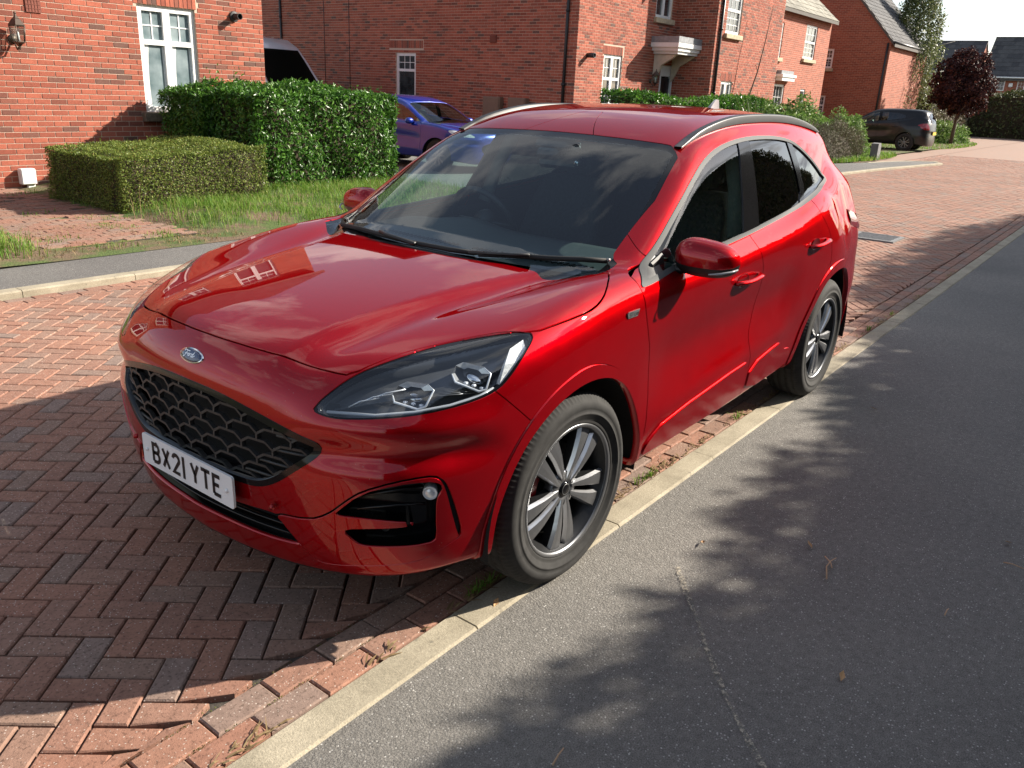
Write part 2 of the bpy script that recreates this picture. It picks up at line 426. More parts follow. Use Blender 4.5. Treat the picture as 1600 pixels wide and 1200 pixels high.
def hit(axis, a, b, lo, hi, n=50):
    """first surface coordinate along one axis walking from lo to hi; a, b are the two other coordinates in xyz order"""
    a = np.asarray(a, float).ravel(); b = np.asarray(b, float).ravel()
    def f(t):
        if axis == 'x': return F(t, a, b)
        if axis == 'w': return F(a, t, b)
        return F(a, b, t)
    ts = np.linspace(lo, hi, n); A = np.full(len(a), lo); B = np.full(len(a), hi); done = np.zeros(len(a), bool)
    for t0, t1 in zip(ts[:-1], ts[1:]):
        m = ~done & (f(np.full(len(a), t1)) > 0)
        A[m] = t0; B[m] = t1; done |= m
    for k in range(22):
        m = .5*(A+B); i = f(m) > 0
        B = np.where(i, m, B); A = np.where(i, A, m)
    return .5*(A+B)
# ---------------------------------------------------------------- the red SUV
def chaikin(p, it=2, closed=True):
    p = np.array(p, float)
    for _ in range(it):
        q = np.roll(p, -1, 0) if closed else p[1:]
        a = p if closed else p[:-1]
        n = np.empty((2*len(a), 2)); n[0::2] = .75*a+.25*q; n[1::2] = .25*a+.75*q
        p = n if closed else np.r_[p[:1], n, p[-1:]]
    return p
def poly_sd(poly, u, v, pad=.06):
    """signed distance to a closed 2D polygon, inside negative; far points get a coarse +1"""
    poly = np.asarray(poly); r = np.ones(len(u))
    lo = poly.min(0)-pad; hi = poly.max(0)+pad
    k = np.where((u > lo[0]) & (u < hi[0]) & (v > lo[1]) & (v < hi[1]))[0]
    a = poly; b = np.roll(poly, -1, 0); ab = b-a; L2 = (ab**2).sum(1)+1e-15
    for c0 in range(0, len(k), 3000):
        kk = k[c0:c0+3000]; q = np.c_[u[kk], v[kk]]
        t = np.clip(((q[:, None]-a)*ab).sum(2)/L2, 0, 1)
        d = np.sqrt(((q[:, None]-(a+t[..., None]*ab))**2).sum(2)).min(1)
        x, y = q[:, :1], q[:, 1:]
        c = ((a[:, 1] > y) != (b[:, 1] > y)) & (x < ab[:, 0]*(y-a[:, 1])/(ab[:, 1]+1e-15)+a[:, 0])
        r[kk] = np.where(c.sum(1) % 2, -d, d)
    return r
SIDE = lambda V: (V[:, 0], V[:, 2]); FRONT = lambda V: (V[:, 1], V[:, 2]); TOP = lambda V: (V[:, 0], V[:, 1])
DIAG = lambda V: ((V[:, 0]+V[:, 1])*.70711, V[:, 2])
def diag(pts): return [((x+w)*.70711, z) for x, w, z in pts]
class Soup:
    def __init__(s, P, Q, N): s.V = P; s.N = N
    def cut(s, faces, phi):
        """split faces at phi = 0: returns (inside, outside)"""
        if not faces: return [], []
        lens = np.fromiter((len(f) for f in faces), int, len(faces)); flat = np.fromiter((i for f in faces for i in f), int, lens.sum())
        u = np.unique(flat); val = np.zeros(len(s.V)); val[u] = phi(s.V[u])
        st = np.r_[0, np.cumsum(lens)[:-1]]; fv = val[flat]
        mn = np.minimum.reduceat(fv, st); mx = np.maximum.reduceat(fv, st)
        ins = [faces[i] for i in np.where(mx <= 0)[0]]; out = [faces[i] for i in np.where((mx > 0) & (mn >= 0))[0]]
        cr = np.where((mx > 0) & (mn < 0))[0]
        edges = {}
        for i in cr:
            f = faces[i]
            for a, b in zip(f, f[1:]+f[:1]):
                if (val[a] < 0) != (val[b] < 0): edges.setdefault((min(a, b), max(a, b)), 0)
        if edges:
            E = np.array(list(edges)); A, B = s.V[E[:, 0]], s.V[E[:, 1]]
            lo = np.zeros(len(E)); hi = np.ones(len(E)); sl = val[E[:, 0]] < 0
            for _ in range(14):
                m = .5*(lo+hi); neg = phi(A+(B-A)*m[:, None]) < 0
                go = neg == sl; lo = np.where(go, m, lo); hi = np.where(go, hi, m)
            t = (.5*(lo+hi))[:, None]; n0 = len(s.V)
            s.V = np.r_[s.V, A+(B-A)*t]; nn = s.N[E[:, 0]]*(1-t)+s.N[E[:, 1]]*t; nn /= np.linalg.norm(nn, axis=1)[:, None]; s.N = np.r_[s.N, nn]
            for k, e in enumerate(edges): edges[e] = n0+k
        for i in cr:
            f = faces[i]; fi = []; fo = []
            for a, b in zip(f, f[1:]+f[:1]):
                (fi if val[a] < 0 else fo).append(a)
                if (val[a] < 0) != (val[b] < 0):
                    k = edges[(min(a, b), max(a, b))]; fi.append(k); fo.append(k)
            if len(fi) > 2: ins.append(tuple(fi))
            if len(fo) > 2: out.append(tuple(fo))
        return ins, out
    def comps(s, faces):
        """connected pieces, largest first"""
        par = {}
        def find(a):
            while par.setdefault(a, a) != a: par[a] = par[par[a]]; a = par[a]
            return a
        for f in faces:
            r = find(f[0])
            for i in f[1:]: par[find(i)] = r
        g = {}
        for f in faces: g.setdefault(find(f[0]), []).append(f)
        return sorted(g.values(), key=len, reverse=True)
    def band(s, faces, sd, g):
        """inside | gap band (dropped) | outside"""
        i, o = s.cut(faces, lambda V: sd(V)+g); b, o = s.cut(o, lambda V: sd(V)-g); return i, o
    def piece(s, faces, off=0, flange=.012, side=-1):
        """vertices, normals, faces of one half piece on the side y = side * w"""
        used = sorted({i for f in faces for i in f}); mp = {v: k for k, v in enumerate(used)}
        P = s.V[used]+s.N[used]*off; N = s.N[used]
        Fc = [tuple(mp[i] for i in f) for f in faces]
        if flange:
            ec = {}
            for f in Fc:
                for a, b in zip(f, f[1:]+f[:1]): ec[(a, b)] = 1
            bd = [(a, b) for (a, b) in ec if (b, a) not in ec and not (P[a, 1] < 2e-3 and P[b, 1] < 2e-3)]
            if bd:
                acc = {}
                for a, b in bd:
                    d = P[b]-P[a]; n = np.cross(d, N[a]+N[b]); l = np.linalg.norm(n)
                    if l > 1e-12:
                        n = n/l
                        for q in (a, b): acc[q] = acc.get(q, 0)+n
                idx = {}; nP = []; nN = []
                for q, n in acc.items():
                    n = n/(np.linalg.norm(n)+1e-9); idx[q] = len(P)+len(nP)
                    nP += [P[q], P[q]-N[q]*flange]; nN += [n*.6+N[q]*.8, n]
                P = np.r_[P, np.array(nP)]; N = np.r_[N, np.array(nN)]
                Fc += [(b2, a2, a2+1, b2+1) for a2, b2 in ((idx[a], idx[b]) for a, b in bd if a in idx and b in idx)]
        P = P.copy(); N = N.copy(); P[:, 1] *= side; N[:, 1] *= side
        if side < 0: Fc = [f[::-1] for f in Fc]
        return P, N, Fc
    def emit(s, name, faces, mat, parent, off=0, flange=.012, both=True):
        """one object over both halves, or (both=False) one object for each side"""
        if not faces: return []
        pc = [s.piece(faces, off, flange, sd) for sd in (-1, 1)]
        if both:
            n = len(pc[0][0]); P = np.r_[pc[0][0], pc[1][0]]; N = np.r_[pc[0][1], pc[1][1]]
            return [mesh(name, P, pc[0][2]+[tuple(i+n for i in f) for f in pc[1][2]], mat, parent, True, normals=N)]
        return [mesh(name, p[0], p[2], mat, parent, True, normals=p[1]) for p in pc]
def paint():
    t = NT('red_metallic_paint'); co = t.coord()
    t.set(Metallic=.65, Roughness=.36, Specular_Tint=(.85, .03, .04), Coat_Weight=1.0, Coat_Roughness=.010, Coat_IOR=1.5); t.b.inputs['Specular IOR Level'].default_value = .0
    fl = t.N('TexVoronoi'); fl.inputs['Scale'].default_value = 900; t.L(co, fl.inputs['Vector'])
    c = t.mix(.12, (.34, .0016, .006), t.ramp(fl.outputs['Distance'], [(.0, (.24, .001, .004)), (.6, (.46, .0026, .009))]))
    # road dust: fine pale specks low on the body
    ob = t.N('TexCoord'); sp = t.N('SeparateXYZ'); t.L(ob.outputs['Object'], sp.inputs[0])
    sn = t.N('TexVoronoi'); sn.inputs['Scale'].default_value = 55; t.L(co, sn.inputs['Vector'])
    spot = t.ramp(sn.outputs['Distance'], [(.05, (1, 1, 1)), (.10, (0, 0, 0))])
    nz = t.ramp(t.noise(co, 6, 3), [(.52, (0, 0, 0)), (.7, (.5, .5, .5))])
    dust = t.mix(1.0, spot, nz, 'MULTIPLY')
    t.base(t.mix(dust, c, (.42, .30, .26)))
    rg = t.ramp(t.noise(co, 14, 4), [(.35, (.34, .34, .34)), (.7, (.40, .40, .40))]); t.L(rg, t.b.inputs['Roughness'])
    MAT['paint'] = t.m; return t.m
M_PAINT = paint()
M_GLOSSBLK = plain('gloss_black_plastic', (.006, .006, .007), .10, Specular_IOR_Level=.35)
M_BLK = plain('black_plastic', (.012, .012, .013), .45, vary=.25, scale=40)
M_VOID = plain('shadow_black_liner', (.004, .004, .004), .9)
M_SATIN = plain('satin_grey_trim', (.20, .205, .21), .38, .6, .05)
M_DLO = plain('window_trim_grey', (.075, .078, .08), .55, 0, .05, Specular_IOR_Level=.10)
M_CHROME = plain('chrome', (.72, .73, .75), .06, 1, .03)
M_RUBBER = plain('rubber_seal', (.012, .012, .012), .7)
M_DASH = plain('dashboard_grain', (.040, .045, .048), .62, vary=.2, scale=120)
M_SEAT = plain('seat_cloth', (.030, .032, .036), .85, vary=.3, scale=60)
G_WIND = glass('windscreen_glass', (.64, .78, .80), .95)
G_SIDE = glass('side_glass', (.55, .70, .65), 1.1)
G_DARK = glass('privacy_glass', (.07, .08, .08), 1.1)
G_LENS = glass('headlamp_lens', (.90, .93, .95), 1.0)
def build_red_suv():
    P, Q = surface(.014); N = -gradF(P); N /= np.linalg.norm(N, axis=1)[:, None]
    S = Soup(P, Q, N); fc = [tuple(q) for q in Q.tolist()]
    root = empty('red_suv', (1.36, 0, 0), 'glossy red family SUV parked half over the pale kerb in the foreground', 'car')
    _, fc = S.cut(fc, lambda V: V[:, 1])                     # keep the half w >= 0
    S.V[:, 1] = np.where(S.V[:, 1] < 1e-5, 0, S.V[:, 1])
    def PS(poly, proj, cond, it=2):
        p = chaikin(poly, it) if it else np.array(poly, float)
        return lambda V: np.where(cond(V), poly_sd(p, *proj(V)), 1.0)
    cs = lambda V: V[:, 1] > .45
    shell = []
    # underside
    und, fc = S.cut(fc, lambda V: np.where(V[:, 2] < .33, V[:, 2]-.243-.03*(V[:, 0] > -.4)*1.0, 1.0))
    S.emit('underbody', und, M_VOID, root, 0, 0)
    # wheel arches
    FA = [(-.43, .10), (-.43, .36), (-.41, .47), (-.355, .59), (-.27, .685), (-.15, .755), (0, .783), (.15, .760), (.27, .695), (.36, .585), (.42, .46), (.455, .33), (.46, .10)]
    RA = [(2.215, .10), (2.225, .33), (2.245, .44), (2.295, .56), (2.36, .66), (2.45, .74), (2.56, .785), (2.71, .80), (2.86, .78), (2.98, .71), (3.06, .60), (3.10, .47), (3.11, .35), (3.11, .10)]
    FO = [(-.475, .10), (-.472, .36), (-.455, .43), (-.41, .56), (-.34, .67), (-.25, .755), (-.14, .81), (0, .838), (.13, .81), (.25, .75), (.345, .665), (.41, .565), (.45, .46), (.472, .36), (.476, .10)]
    RO = [(2.165, .10), (2.175, .33), (2.195, .45), (2.25, .58), (2.32, .69), (2.42, .785), (2.55, .84), (2.71, .853), (2.88, .83), (3.02, .755), (3.115, .63), (3.155, .48), (3.165, .35), (3.165, .10)]
    for A, O in ((FA, FO), (RA, RO)):
        hole, fc = S.cut(fc, PS(A, SIDE, cs))
        mo, fc = S.band(fc, PS(O, SIDE, cs), .0012)
        S.emit('wheel_arch_moulding', mo, M_PAINT, root, .006, .03, False); shell += mo
    # windscreen with its black edge band
    WS = [(-.75, .99), (.75, 1.0), (.757, 1.10), (.742, 1.17), (.70, 1.31), (.655, 1.44), (.632, 1.488), (.50, 1.502), (.25, 1.512), (0, 1.516), (-.75, 1.516)]
    cw = lambda V: (V[:, 0] < 1.45) & (V[:, 2] > .95)
    # in front projection the bonnet rear lies below: use the screen plane to part them
    on_ws = lambda V: np.where(V[:, 2] > .97, (GX(V[:, 2])+.15*V[:, 1]**2+.06*V[:, 1]**4)-V[:, 0], 9.)   # ~0 on the glass
    wsd = PS(WS, FRONT, cw, 1)
    glassf, fc = S.cut(fc, lambda V: np.maximum(wsd(V), np.abs(on_ws(V))-.05))
    core, edge = S.cut(glassf, lambda V: wsd(V)+.022+.012*sstep(1.16, 1.06, V[:, 2]))
    g = S.emit('windscreen', core, G_WIND, root, -.002, 0)[0]
    S.emit('windscreen_border', edge, M_GLOSSBLK, g, -.0022, .006)
    # side windows
    DLO = [(.375, 1.020), (.42, 1.052), (.53, 1.098), (.632, 1.150), (.829, 1.269), (1.047, 1.392), (1.193, 1.453), (1.374, 1.498), (1.635, 1.528), (1.963, 1.532), (2.219, 1.516), (2.378, 1.484), (2.571, 1.413), (2.70, 1.35), (2.80, 1.295), (2.765, 1.266), (2.588, 1.233), (2.335, 1.198), (2.078, 1.163), (1.556, 1.117), (1.234, 1.093), (.80, 1.063)]
    dl, fc = S.cut(fc, PS(DLO, SIDE, lambda V: (V[:, 1] > .5) & (V[:, 2] > .95), 2))
    dsd = PS(DLO, SIDE, lambda V: V[:, 1] > .5, 2)
    inner, trim = S.cut(dl, lambda V: dsd(V)+.017)
    S.emit('window_trim', trim, M_DLO, root, .004, .012, False)
    line = lambda pts: (lambda V: V[:, 0]-np.interp(V[:, 2], [p[1] for p in pts], [p[0] for p in pts]))
    BF = [(1.37, 1.06), (1.389, 1.107), (1.445, 1.233), (1.506, 1.39), (1.557, 1.501), (1.57, 1.56)]; BR = [(1.56, 1.06), (1.581, 1.127), (1.616, 1.221), (1.663, 1.383), (1.693, 1.509), (1.70, 1.56)]
    CF = [(2.15, 1.12), (2.181, 1.18), (2.252, 1.238), (2.252, 1.331), (2.216, 1.489), (2.20, 1.55)]; CR = [(2.24, 1.12), (2.277, 1.196), (2.334, 1.261), (2.324, 1.40), (2.292, 1.481), (2.28, 1.55)]
    fwin, rest = S.cut(inner, line(BF)); bp, rest = S.cut(rest, line(BR)); rwin, rest = S.cut(rest, line(CF)); cp, qwin = S.cut(rest, line(CR))
    sail, fwin = S.cut(fwin, lambda V: V[:, 0]-.60)
    for nm, f, m, b in (('front_side_window', fwin, G_SIDE, .009), ('rear_side_window', rwin, G_DARK, .009), ('quarter_window', qwin, G_DARK, .009)):
        S.emit(nm, f, m, root, -.004, 0, False)
    S.emit('pillar_cover', bp, M_GLOSSBLK, root, .001, .01, False); S.emit('pillar_cover', cp, M_GLOSSBLK, root, .001, .01, False)
    S.emit('mirror_sail', sail, M_BLK, root, 0, .01, False)
    # headlamps
    HL = diag([(-.812, .519, .799), (-.787, .534, .83), (-.716, .569, .883), (-.627, .616, .918), (-.512, .662, .944), (-.395, .731, .965), (-.304, .808, .981), (-.236, .858, .982), (-.236, .874, .972), (-.245, .876, .958), (-.30, .888, .926), (-.368, .892, .874), (-.424, .884, .837), (-.511, .855, .818), (-.616, .80, .803), (-.707, .717, .789), (-.784, .602, .777), (-.806, .554, .779), (-.82, .518, .788)])
    hsd = PS(HL, DIAG, lambda V: (V[:, 0] < .1) & (V[:, 1] > .3) & (V[:, 2] > .70))
    lens, fc = S.cut(fc, lambda V: hsd(V)-.0)
    lens, seal = S.cut(lens, lambda V: hsd(V)+.005)
    # grille and intake openings
    GR = [(-.4, .778), (0, .779), (.15, .775), (.28, .758), (.42, .730), (.50, .709), (.552, .690), (.543, .648), (.478, .594), (.405, .536), (.335, .503), (.25, .497), (-.4, .497)]
    cf = lambda V: V[:, 0] < -.5
    gsd = PS(GR, FRONT, cf)
    gr, fc = S.cut(fc, gsd); g_in, g_fr = S.cut(gr, lambda V: gsd(V)+.020)
    gf = S.emit('grille_frame', g_fr, M_GLOSSBLK, root, .002, .05)[0]
    IN = [(-.3, .410), (0, .411), (.2, .416), (.37, .428), (.395, .422), (.466, .336), (.455, .328), (.345, .322), (.15, .325), (0, .325), (-.3, .325)]
    isd = PS(IN, FRONT, cf, 1); intake, fc = S.cut(fc, isd)
    # fog surrounds
    FO_ = diag([(-.871, .379, .428), (-.862, .405, .401), (-.843, .453, .344), (-.813, .504, .283), (-.795, .544, .277), (-.727, .686, .300), (-.65, .787, .322), (-.605, .824, .354), (-.556, .851, .382), (-.536, .86, .394), (-.556, .855, .472), (-.589, .844, .572), (-.612, .832, .606), (-.651, .811, .614), (-.721, .751, .602), (-.776, .674, .567), (-.798, .629, .528), (-.82, .572, .470), (-.84, .51, .438)])
    cfo = lambda V: (V[:, 0] < -.3) & (V[:, 2] < .68)
    fsd = PS(FO_, DIAG, cfo, 1)
    fog, fc = S.cut(fc, lambda V: fsd(V)-.003)
    fog, gap = S.cut(fog, lambda V: fsd(V)+.0035+.012*sstep(-.62, -.57, V[:, 0])*sstep(.38, .42, V[:, 2]))
    PK = diag([(-.81, .595, .481), (-.776, .674, .562), (-.717, .753, .594), (-.649, .81, .599), (-.614, .831, .590), (-.60, .838, .569), (-.62, .828, .541), (-.619, .825, .476), (-.613, .824, .402), (-.625, .816, .386), (-.739, .699, .377), (-.764, .657, .375), (-.776, .639, .389), (-.797, .608, .421), (-.779, .647, .438), (-.665, .794, .456), (-.675, .785, .466), (-.757, .693, .475), (-.809, .594, .473)])
    psd = PS(PK, DIAG, cfo, 1)
    pocket, fog = S.cut(fog, psd)
    S.emit('fog_surround', fog, M_PAINT, root, .004, .008, False)
    # bonnet
    BN = [(.155, -.3), (.155, 0), (.162, .16), (.180, .27), (.226, .42), (.248, .53), (.287, .617), (.324, .705), (.352, .765), (.312, .803), (.19, .868), (.12, .888), (.04, .894), (-.097, .884), (-.235, .862), (-.30, .80), (-.40, .725), (-.52, .655), (-.63, .608), (-.714, .571), (-.738, .514), (-.763, .41), (-.794, .262), (-.809, .1), (-.812, 0), (-.81, -.3)]
    bsd = PS(BN, TOP, lambda V: (V[:, 2] > .80), 1)
    bon, fc = S.band(fc, bsd, .0032)
    SCT = [(.145, -.3), (.145, 0), (.15, .16), (.17, .27), (.215, .42), (.238, .53), (.277, .617), (.318, .70), (.345, .752), (.43, .752), (.48, .70), (.48, -.3)]
    scut, fc = S.cut(fc, PS(SCT, TOP, lambda V: V[:, 2] > 1.0, 1)); S.emit('scuttle', scut, M_BLK, root, -.006, .01); shell += scut
    # doors
    FD = [(.385, 1.10), (.385, .97), (.41, .876), (.451, .78), (.477, .64), (.468, .50), (.462, .40), (.47, .05), (1.485, .05), (1.51, .374), (1.511, .5), (1.498, .55), (1.487, .613), (1.50, .655), (1.525, .693), (1.553, .76), (1.551, .856), (1.516, .96), (1.474, 1.034), (1.44, 1.14)]
    RD = FD[8:][::-1]; RD = [(1.44, 1.14), (1.474, 1.034), (1.516, .96), (1.551, .856), (1.553, .76), (1.525, .693), (1.50, .655), (1.487, .613), (1.498, .55), (1.511, .5), (1.51, .374), (1.485, .05),
          (2.30, .05), (2.30, .70), (2.488, .80), (2.50, .883), (2.474, .988), (2.424, 1.062), (2.33, 1.139), (2.36, 1.225), (2.2, 1.30), (1.6, 1.2)]
    cdoor = lambda V: V[:, 1] > .6
    CLF = [(.487, .36), (.52, .398), (.627, .455), (1.44, .516), (1.478, .488), (1.49, .40), (1.48, .33), (.49, .33)]
    CLR = [(1.526, .468), (1.90, .508), (1.935, .50), (1.995, .452), (2.14, .432), (2.13, .33), (1.52, .33)]
    for nm, D, CL in (('front_door', FD, CLF), ('rear_door', RD, CLR)):
        dsd2 = PS(D, SIDE, cdoor, 1)
        dr, fc = S.band(fc, dsd2, .0030)
        cl, dr = S.cut(dr, PS(CL, SIDE, cdoor, 1))
        objs = S.emit(nm, dr, M_PAINT, root, 0, .014, False)
        pcs = S.emit('door_moulding', cl, M_PAINT, None, .009, .02, False)
        for o, p in zip(objs, pcs): p.parent = o
        shell += dr+cl
    # bumper / wing seam, then what is left by place
    bw = [(-.424, .884, .837), (-.296, .921, .72)]
    seam = lambda V: np.where((V[:, 2] > .55) & (V[:, 0] < -.2), (V[:, 0]+.424)*.675+(V[:, 2]-.837)*.738, np.where(V[:, 0] < -.38, -1., 1.))
    sm2 = lambda V: np.where(V[:, 0] < .0, np.where(V[:, 2] > .60, (V[:, 0]+.424)*.675+(V[:, 2]-.837)*.738, -.2+0*V[:, 0]), 1.)
    bump, fc = S.band(fc, sm2, .0018)
    pl = lambda V: np.where(V[:, 2] > .95, np.where(V[:, 0] < 1.4, (V[:, 2]-1.148)*.85+(V[:, 1]-.757)*.55, 1), np.where(V[:, 0] < 1.2, -1., 1.))
    wing, fc = S.band(fc, pl, .0012)
    sills, wing = S.cut(wing, lambda V: np.where((V[:, 2] < .5), .46-V[:, 0], 1.0))
    rear, fc = S.cut(fc, lambda V: 2.66-V[:, 0]+.45*np.maximum(V[:, 2]-1.25, 0))
    S.emit('bonnet', bon, M_PAINT, root, 0, .014)
    S.emit('front_bumper', bump, M_PAINT, root, 0, .014)
    wc = S.comps(wing); S.emit('front_wing', wc[0], M_PAINT, root, 0, .014, False)
    for w_ in wc[1:]:
        if len(w_) > 3: S.emit('shoulder_panel', w_, M_PAINT, root, 0, .012, False)
    S.emit('sill', sills, M_PAINT, root, 0, .01, False)
    S.emit('rear_quarter', rear, M_PAINT, root, 0, .01)
    S.emit('roof', fc, M_PAINT, root, 0, .01)
    shell += bon+bump+wing+sills+rear+fc+gap
    S.emit('inner_shell', shell, M_VOID, root, -.017, 0)
    S.emit('fog_groove_dark', gap, M_GLOSSBLK, root, -.012, 0, False)  # groove round the fog surround, its dark line put in as black
    return root, S, lens, seal, pocket, intake, GR
SUV, SUVS, F_LENS, F_SEAL, F_POCKET, F_INTAKE, GRILLE = build_red_suv()
# ---------------------------------------------------------------- details of the red SUV
M_TYRE = plain('tyre_rubber', (.020, .0195, .019), .85, vary=.35, scale=30)
M_RIM = plain('gunmetal_alloy', (.20, .205, .215), .36, .75, .06)
M_RIMS = plain('machined_alloy_edge', (.60, .61, .63), .28, .85, .05)
M_RIMD = plain('dark_alloy_well', (.03, .031, .033), .4, .7)
M_DISC = plain('brake_disc_steel', (.30, .29, .28), .35, .9)
M_CALIPER = plain('red_caliper_paint', (.45, .01, .012), .3)
M_WHITEPL = plain('number_plate_white', (.80, .81, .82), .35, vary=.03)
M_INK = plain('plate_black_lettering', (.008, .008, .009), .4)
M_BLUEB = plain('badge_blue_enamel', (.006, .018, .085), .15, Coat_Weight=1.0)
M_LAMPW = plain('lamp_reflector', (.78, .80, .84), .22, .35, .10, 60)
M_LAMPC = plain('clear_corner_reflector', (.74, .75, .76), .3, .1, .3, 160)
M_LAMPD = plain('lamp_bezel_dark', (.10, .105, .115), .25, .3)
G_BULB = glass('projector_glass', (.86, .90, .95), 1.6)
M_CAR_INT = M_DASH
def ab(bmesh_mb): pass
# ---- wheels
def wheel(cx, side, steer=0):
    """side -1 = near; built round the hub on local y, outward = +"""
    r = empty_part = bpy.data.objects.new('wheel', None)
    t = MB(); W = .1125; RT = .362
    pr = [(.243, W-.014), (.250, W-.006), (.256, W-.002), (.264, W-.005), (.268, W-.001), (.285, W+.004), (.288, W+.007), (.291, W+.004), (.306, W+.004), (.309, W+.006), (.325, W+.002), (.333, W-.002), (.336, W-.006), (.345, W-.012), (.354, W-.022), (.3595, W-.034)]
    tread = [(RT-.001, W-.045), (RT-.008, W-.047), (RT-.008, W-.053), (RT, W-.055), (RT+.001, W-.085), (RT-.008, W-.087), (RT-.008, W-.094), (RT+.001, W-.096), (RT+.001, 0)]
    half = pr+tread
    prof = half+[(a, -b) for a, b in half[::-1][1:]]
    npr = len(pr); tot = len(prof)
    def mod(i, j):
        k = min(i, tot-1-i)
        if npr-3 <= k <= npr+0 and j % 3 == 0: return -.0045
        if npr+3 <= k <= npr+4 and j % 7 == 0: return -.004
        return 0
    t.lathe(prof, 330, (0, 0, 0), 'y', mod=mod)
    tyre = t.build('tyre', M_TYRE)
    b = MB()
    b.lathe([(.231, -W+.01), (.222, -W+.03), (.205, -.03), (.205, .03), (.214, .068), (.230, W-.024), (.234, W-.014)], 96, m=1); b.lathe([(.234, W-.014), (.237, W-.008), (.248, W-.004), (.252, W-.012), (.246, W-.02)], 96, m=0)
    # five pairs of spokes: flat dark faces that widen to the rim between bright chamfers
    for k in range(5):
        a0 = 2*math.pi*k/5-math.pi/2
        for sg in (-1, 1):
            secs = []
            for q in range(8):
                f = q/7; rr = .040+.196*f; an = a0+sg*(.34*(1-f)**2.2+(.165+.03*f)*min(1, f*1.6)**.8); w = .012+.045*f**1.3; yy = .086+.010*math.sin(f*math.pi*.85)-.002*f
                c = Vector((math.cos(an)*rr, 0, math.sin(an)*rr)); tn = Vector((-math.sin(an), 0, math.cos(an))); ch = .0065+.004*f
                def p(t, y): return c+tn*t+Vector((0, y, 0))
                secs.append([p(-w*.5-ch, yy-.045), p(-w*.5-ch*.8, yy-.014), p(-w*.5, yy-.001), p(0, yy), p(w*.5, yy-.001), p(w*.5+ch*.8, yy-.014), p(w*.5+ch, yy-.045)])
            V = [v for s_ in secs for v in s_]
            for j in range(6):
                b.add([], [], 0)
                Fc = [(i*7+j, i*7+j+1, (i+1)*7+j+1, (i+1)*7+j) for i in range(7)]
                o_ = len(b.V)
                if j == 0: b.V += [tuple(v) for v in V]; base_ = o_
                b.F += [tuple(x_+base_ for x_ in f_) for f_ in Fc]; b.M += [0 if j in (2, 3) else (2 if j in (1, 4) else 1)]*7; b.S += [False]*7
    b.lathe([(.070, .040), (.074, .070), (.066, .080), (.040, .084), (.036, .080), (.030, .080)], 40, m=0)
    rim = b.build('rim', [M_RIM, M_RIMD, M_RIMS]); rim.data.polygons.foreach_set('use_smooth', np.array(b.S, bool))
    c = MB(); c.lathe([(.0, .088), (.020, .088), (.027, .086), (.030, .078)], 32)
    cap = c.build('hub_cap', M_GLOSSBLK)
    e = MB(); e.lathe([(.0185, .0885), (.0205, .0892), (.0215, .0882)], 32); ring = e.build('cap_ring', M_SATIN)
    objs = [tyre, rim, cap, ring]
    for k in range(5):
        an = 2*math.pi*(k+.5)/5-math.pi/2; x, z = math.cos(an)*.052, math.sin(an)*.052
        n = MB(); n.lathe([(.0, .080), (.007, .080), (.0095, .076), (.0105, .060)], 6, (x, 0, z)); n.lathe([(.0125, .0795), (.0165, .081), (.018, .072)], 20, (x, 0, z), m=0)
        objs.append(n.build('wheel_nut', M_CHROME))
    d = MB(); d.lathe([(.06, .012), (.155, .012), (.158, .008), (.158, -.010), (.06, -.012)], 64); objs.append(d.build('brake_disc', M_DISC))
    cl = MB(); an = [-.20, 0, .20, .40, .60]
    V = []; Fc = []
    for a in an:
        for rr, yy in ((.105, .030), (.120, .045), (.168, .045), (.182, .030), (.182, -.03), (.105, -.03)): V.append((math.cos(a)*rr, yy, math.sin(a)*rr))
    for i in range(4):
        for j in range(6): Fc.append((i*6+j, i*6+(j+1) % 6, (i+1)*6+(j+1) % 6, (i+1)*6+j))
    Fc += [(0, 1, 2, 3, 4, 5)[::-1], tuple(24+j for j in range(6))]
    cl.add(V, Fc); objs.append(cl.build('brake_caliper', M_CALIPER))
    bk = MB(); bk.lathe([(.0, -.03), (.20, -.03)], 40); objs.append(bk.build('brake_backplate', M_VOID))
    # place: outward local +y -> world y*side
    COL.objects.link(r); r.parent = SUV; r.matrix_parent_inverse = Matrix.Translation(-Vector(SUV.location))
    rot = Matrix.Rotation(steer, 4, 'Z') @ (Matrix.Rotation(math.pi, 4, 'Z') if side < 0 else Matrix.Identity(4))
    r.matrix_basis = Matrix.Translation((cx, side*.797, .357)) @ rot
    for o in objs: o.parent = r
    return r
for cx in (0, 2.71):
    for sd in (-1, 1): wheel(cx, sd, -.04 if cx == 0 else 0)
# wheel arch liners
for cx, rr in ((0, .445), (2.71, .46)):
    for sd in (-1, 1):
        l = MB(); n = 40; V = []; Fc = []
        for i in range(n+1):
            a = -.12+(math.pi+.24)*i/n
            for w in (.50, .905 if cx == 0 else .90): V.append((cx+rr*math.cos(a)*1.04, sd*w, .33+rr*math.sin(a)))
        for i in range(n): Fc.append((2*i, 2*i+1, 2*i+3, 2*i+2))
        k = len(V); V += [(cx+rr*1.04*math.cos(-.12+(math.pi+.24)*i/n), sd*.50, .33+rr*math.sin(-.12+(math.pi+.24)*i/n)) for i in range(n+1)]
        Fc.append(tuple(range(k, k+n+1)))
        l.add(V, Fc).build('wheel_arch_liner', M_VOID, SUV)
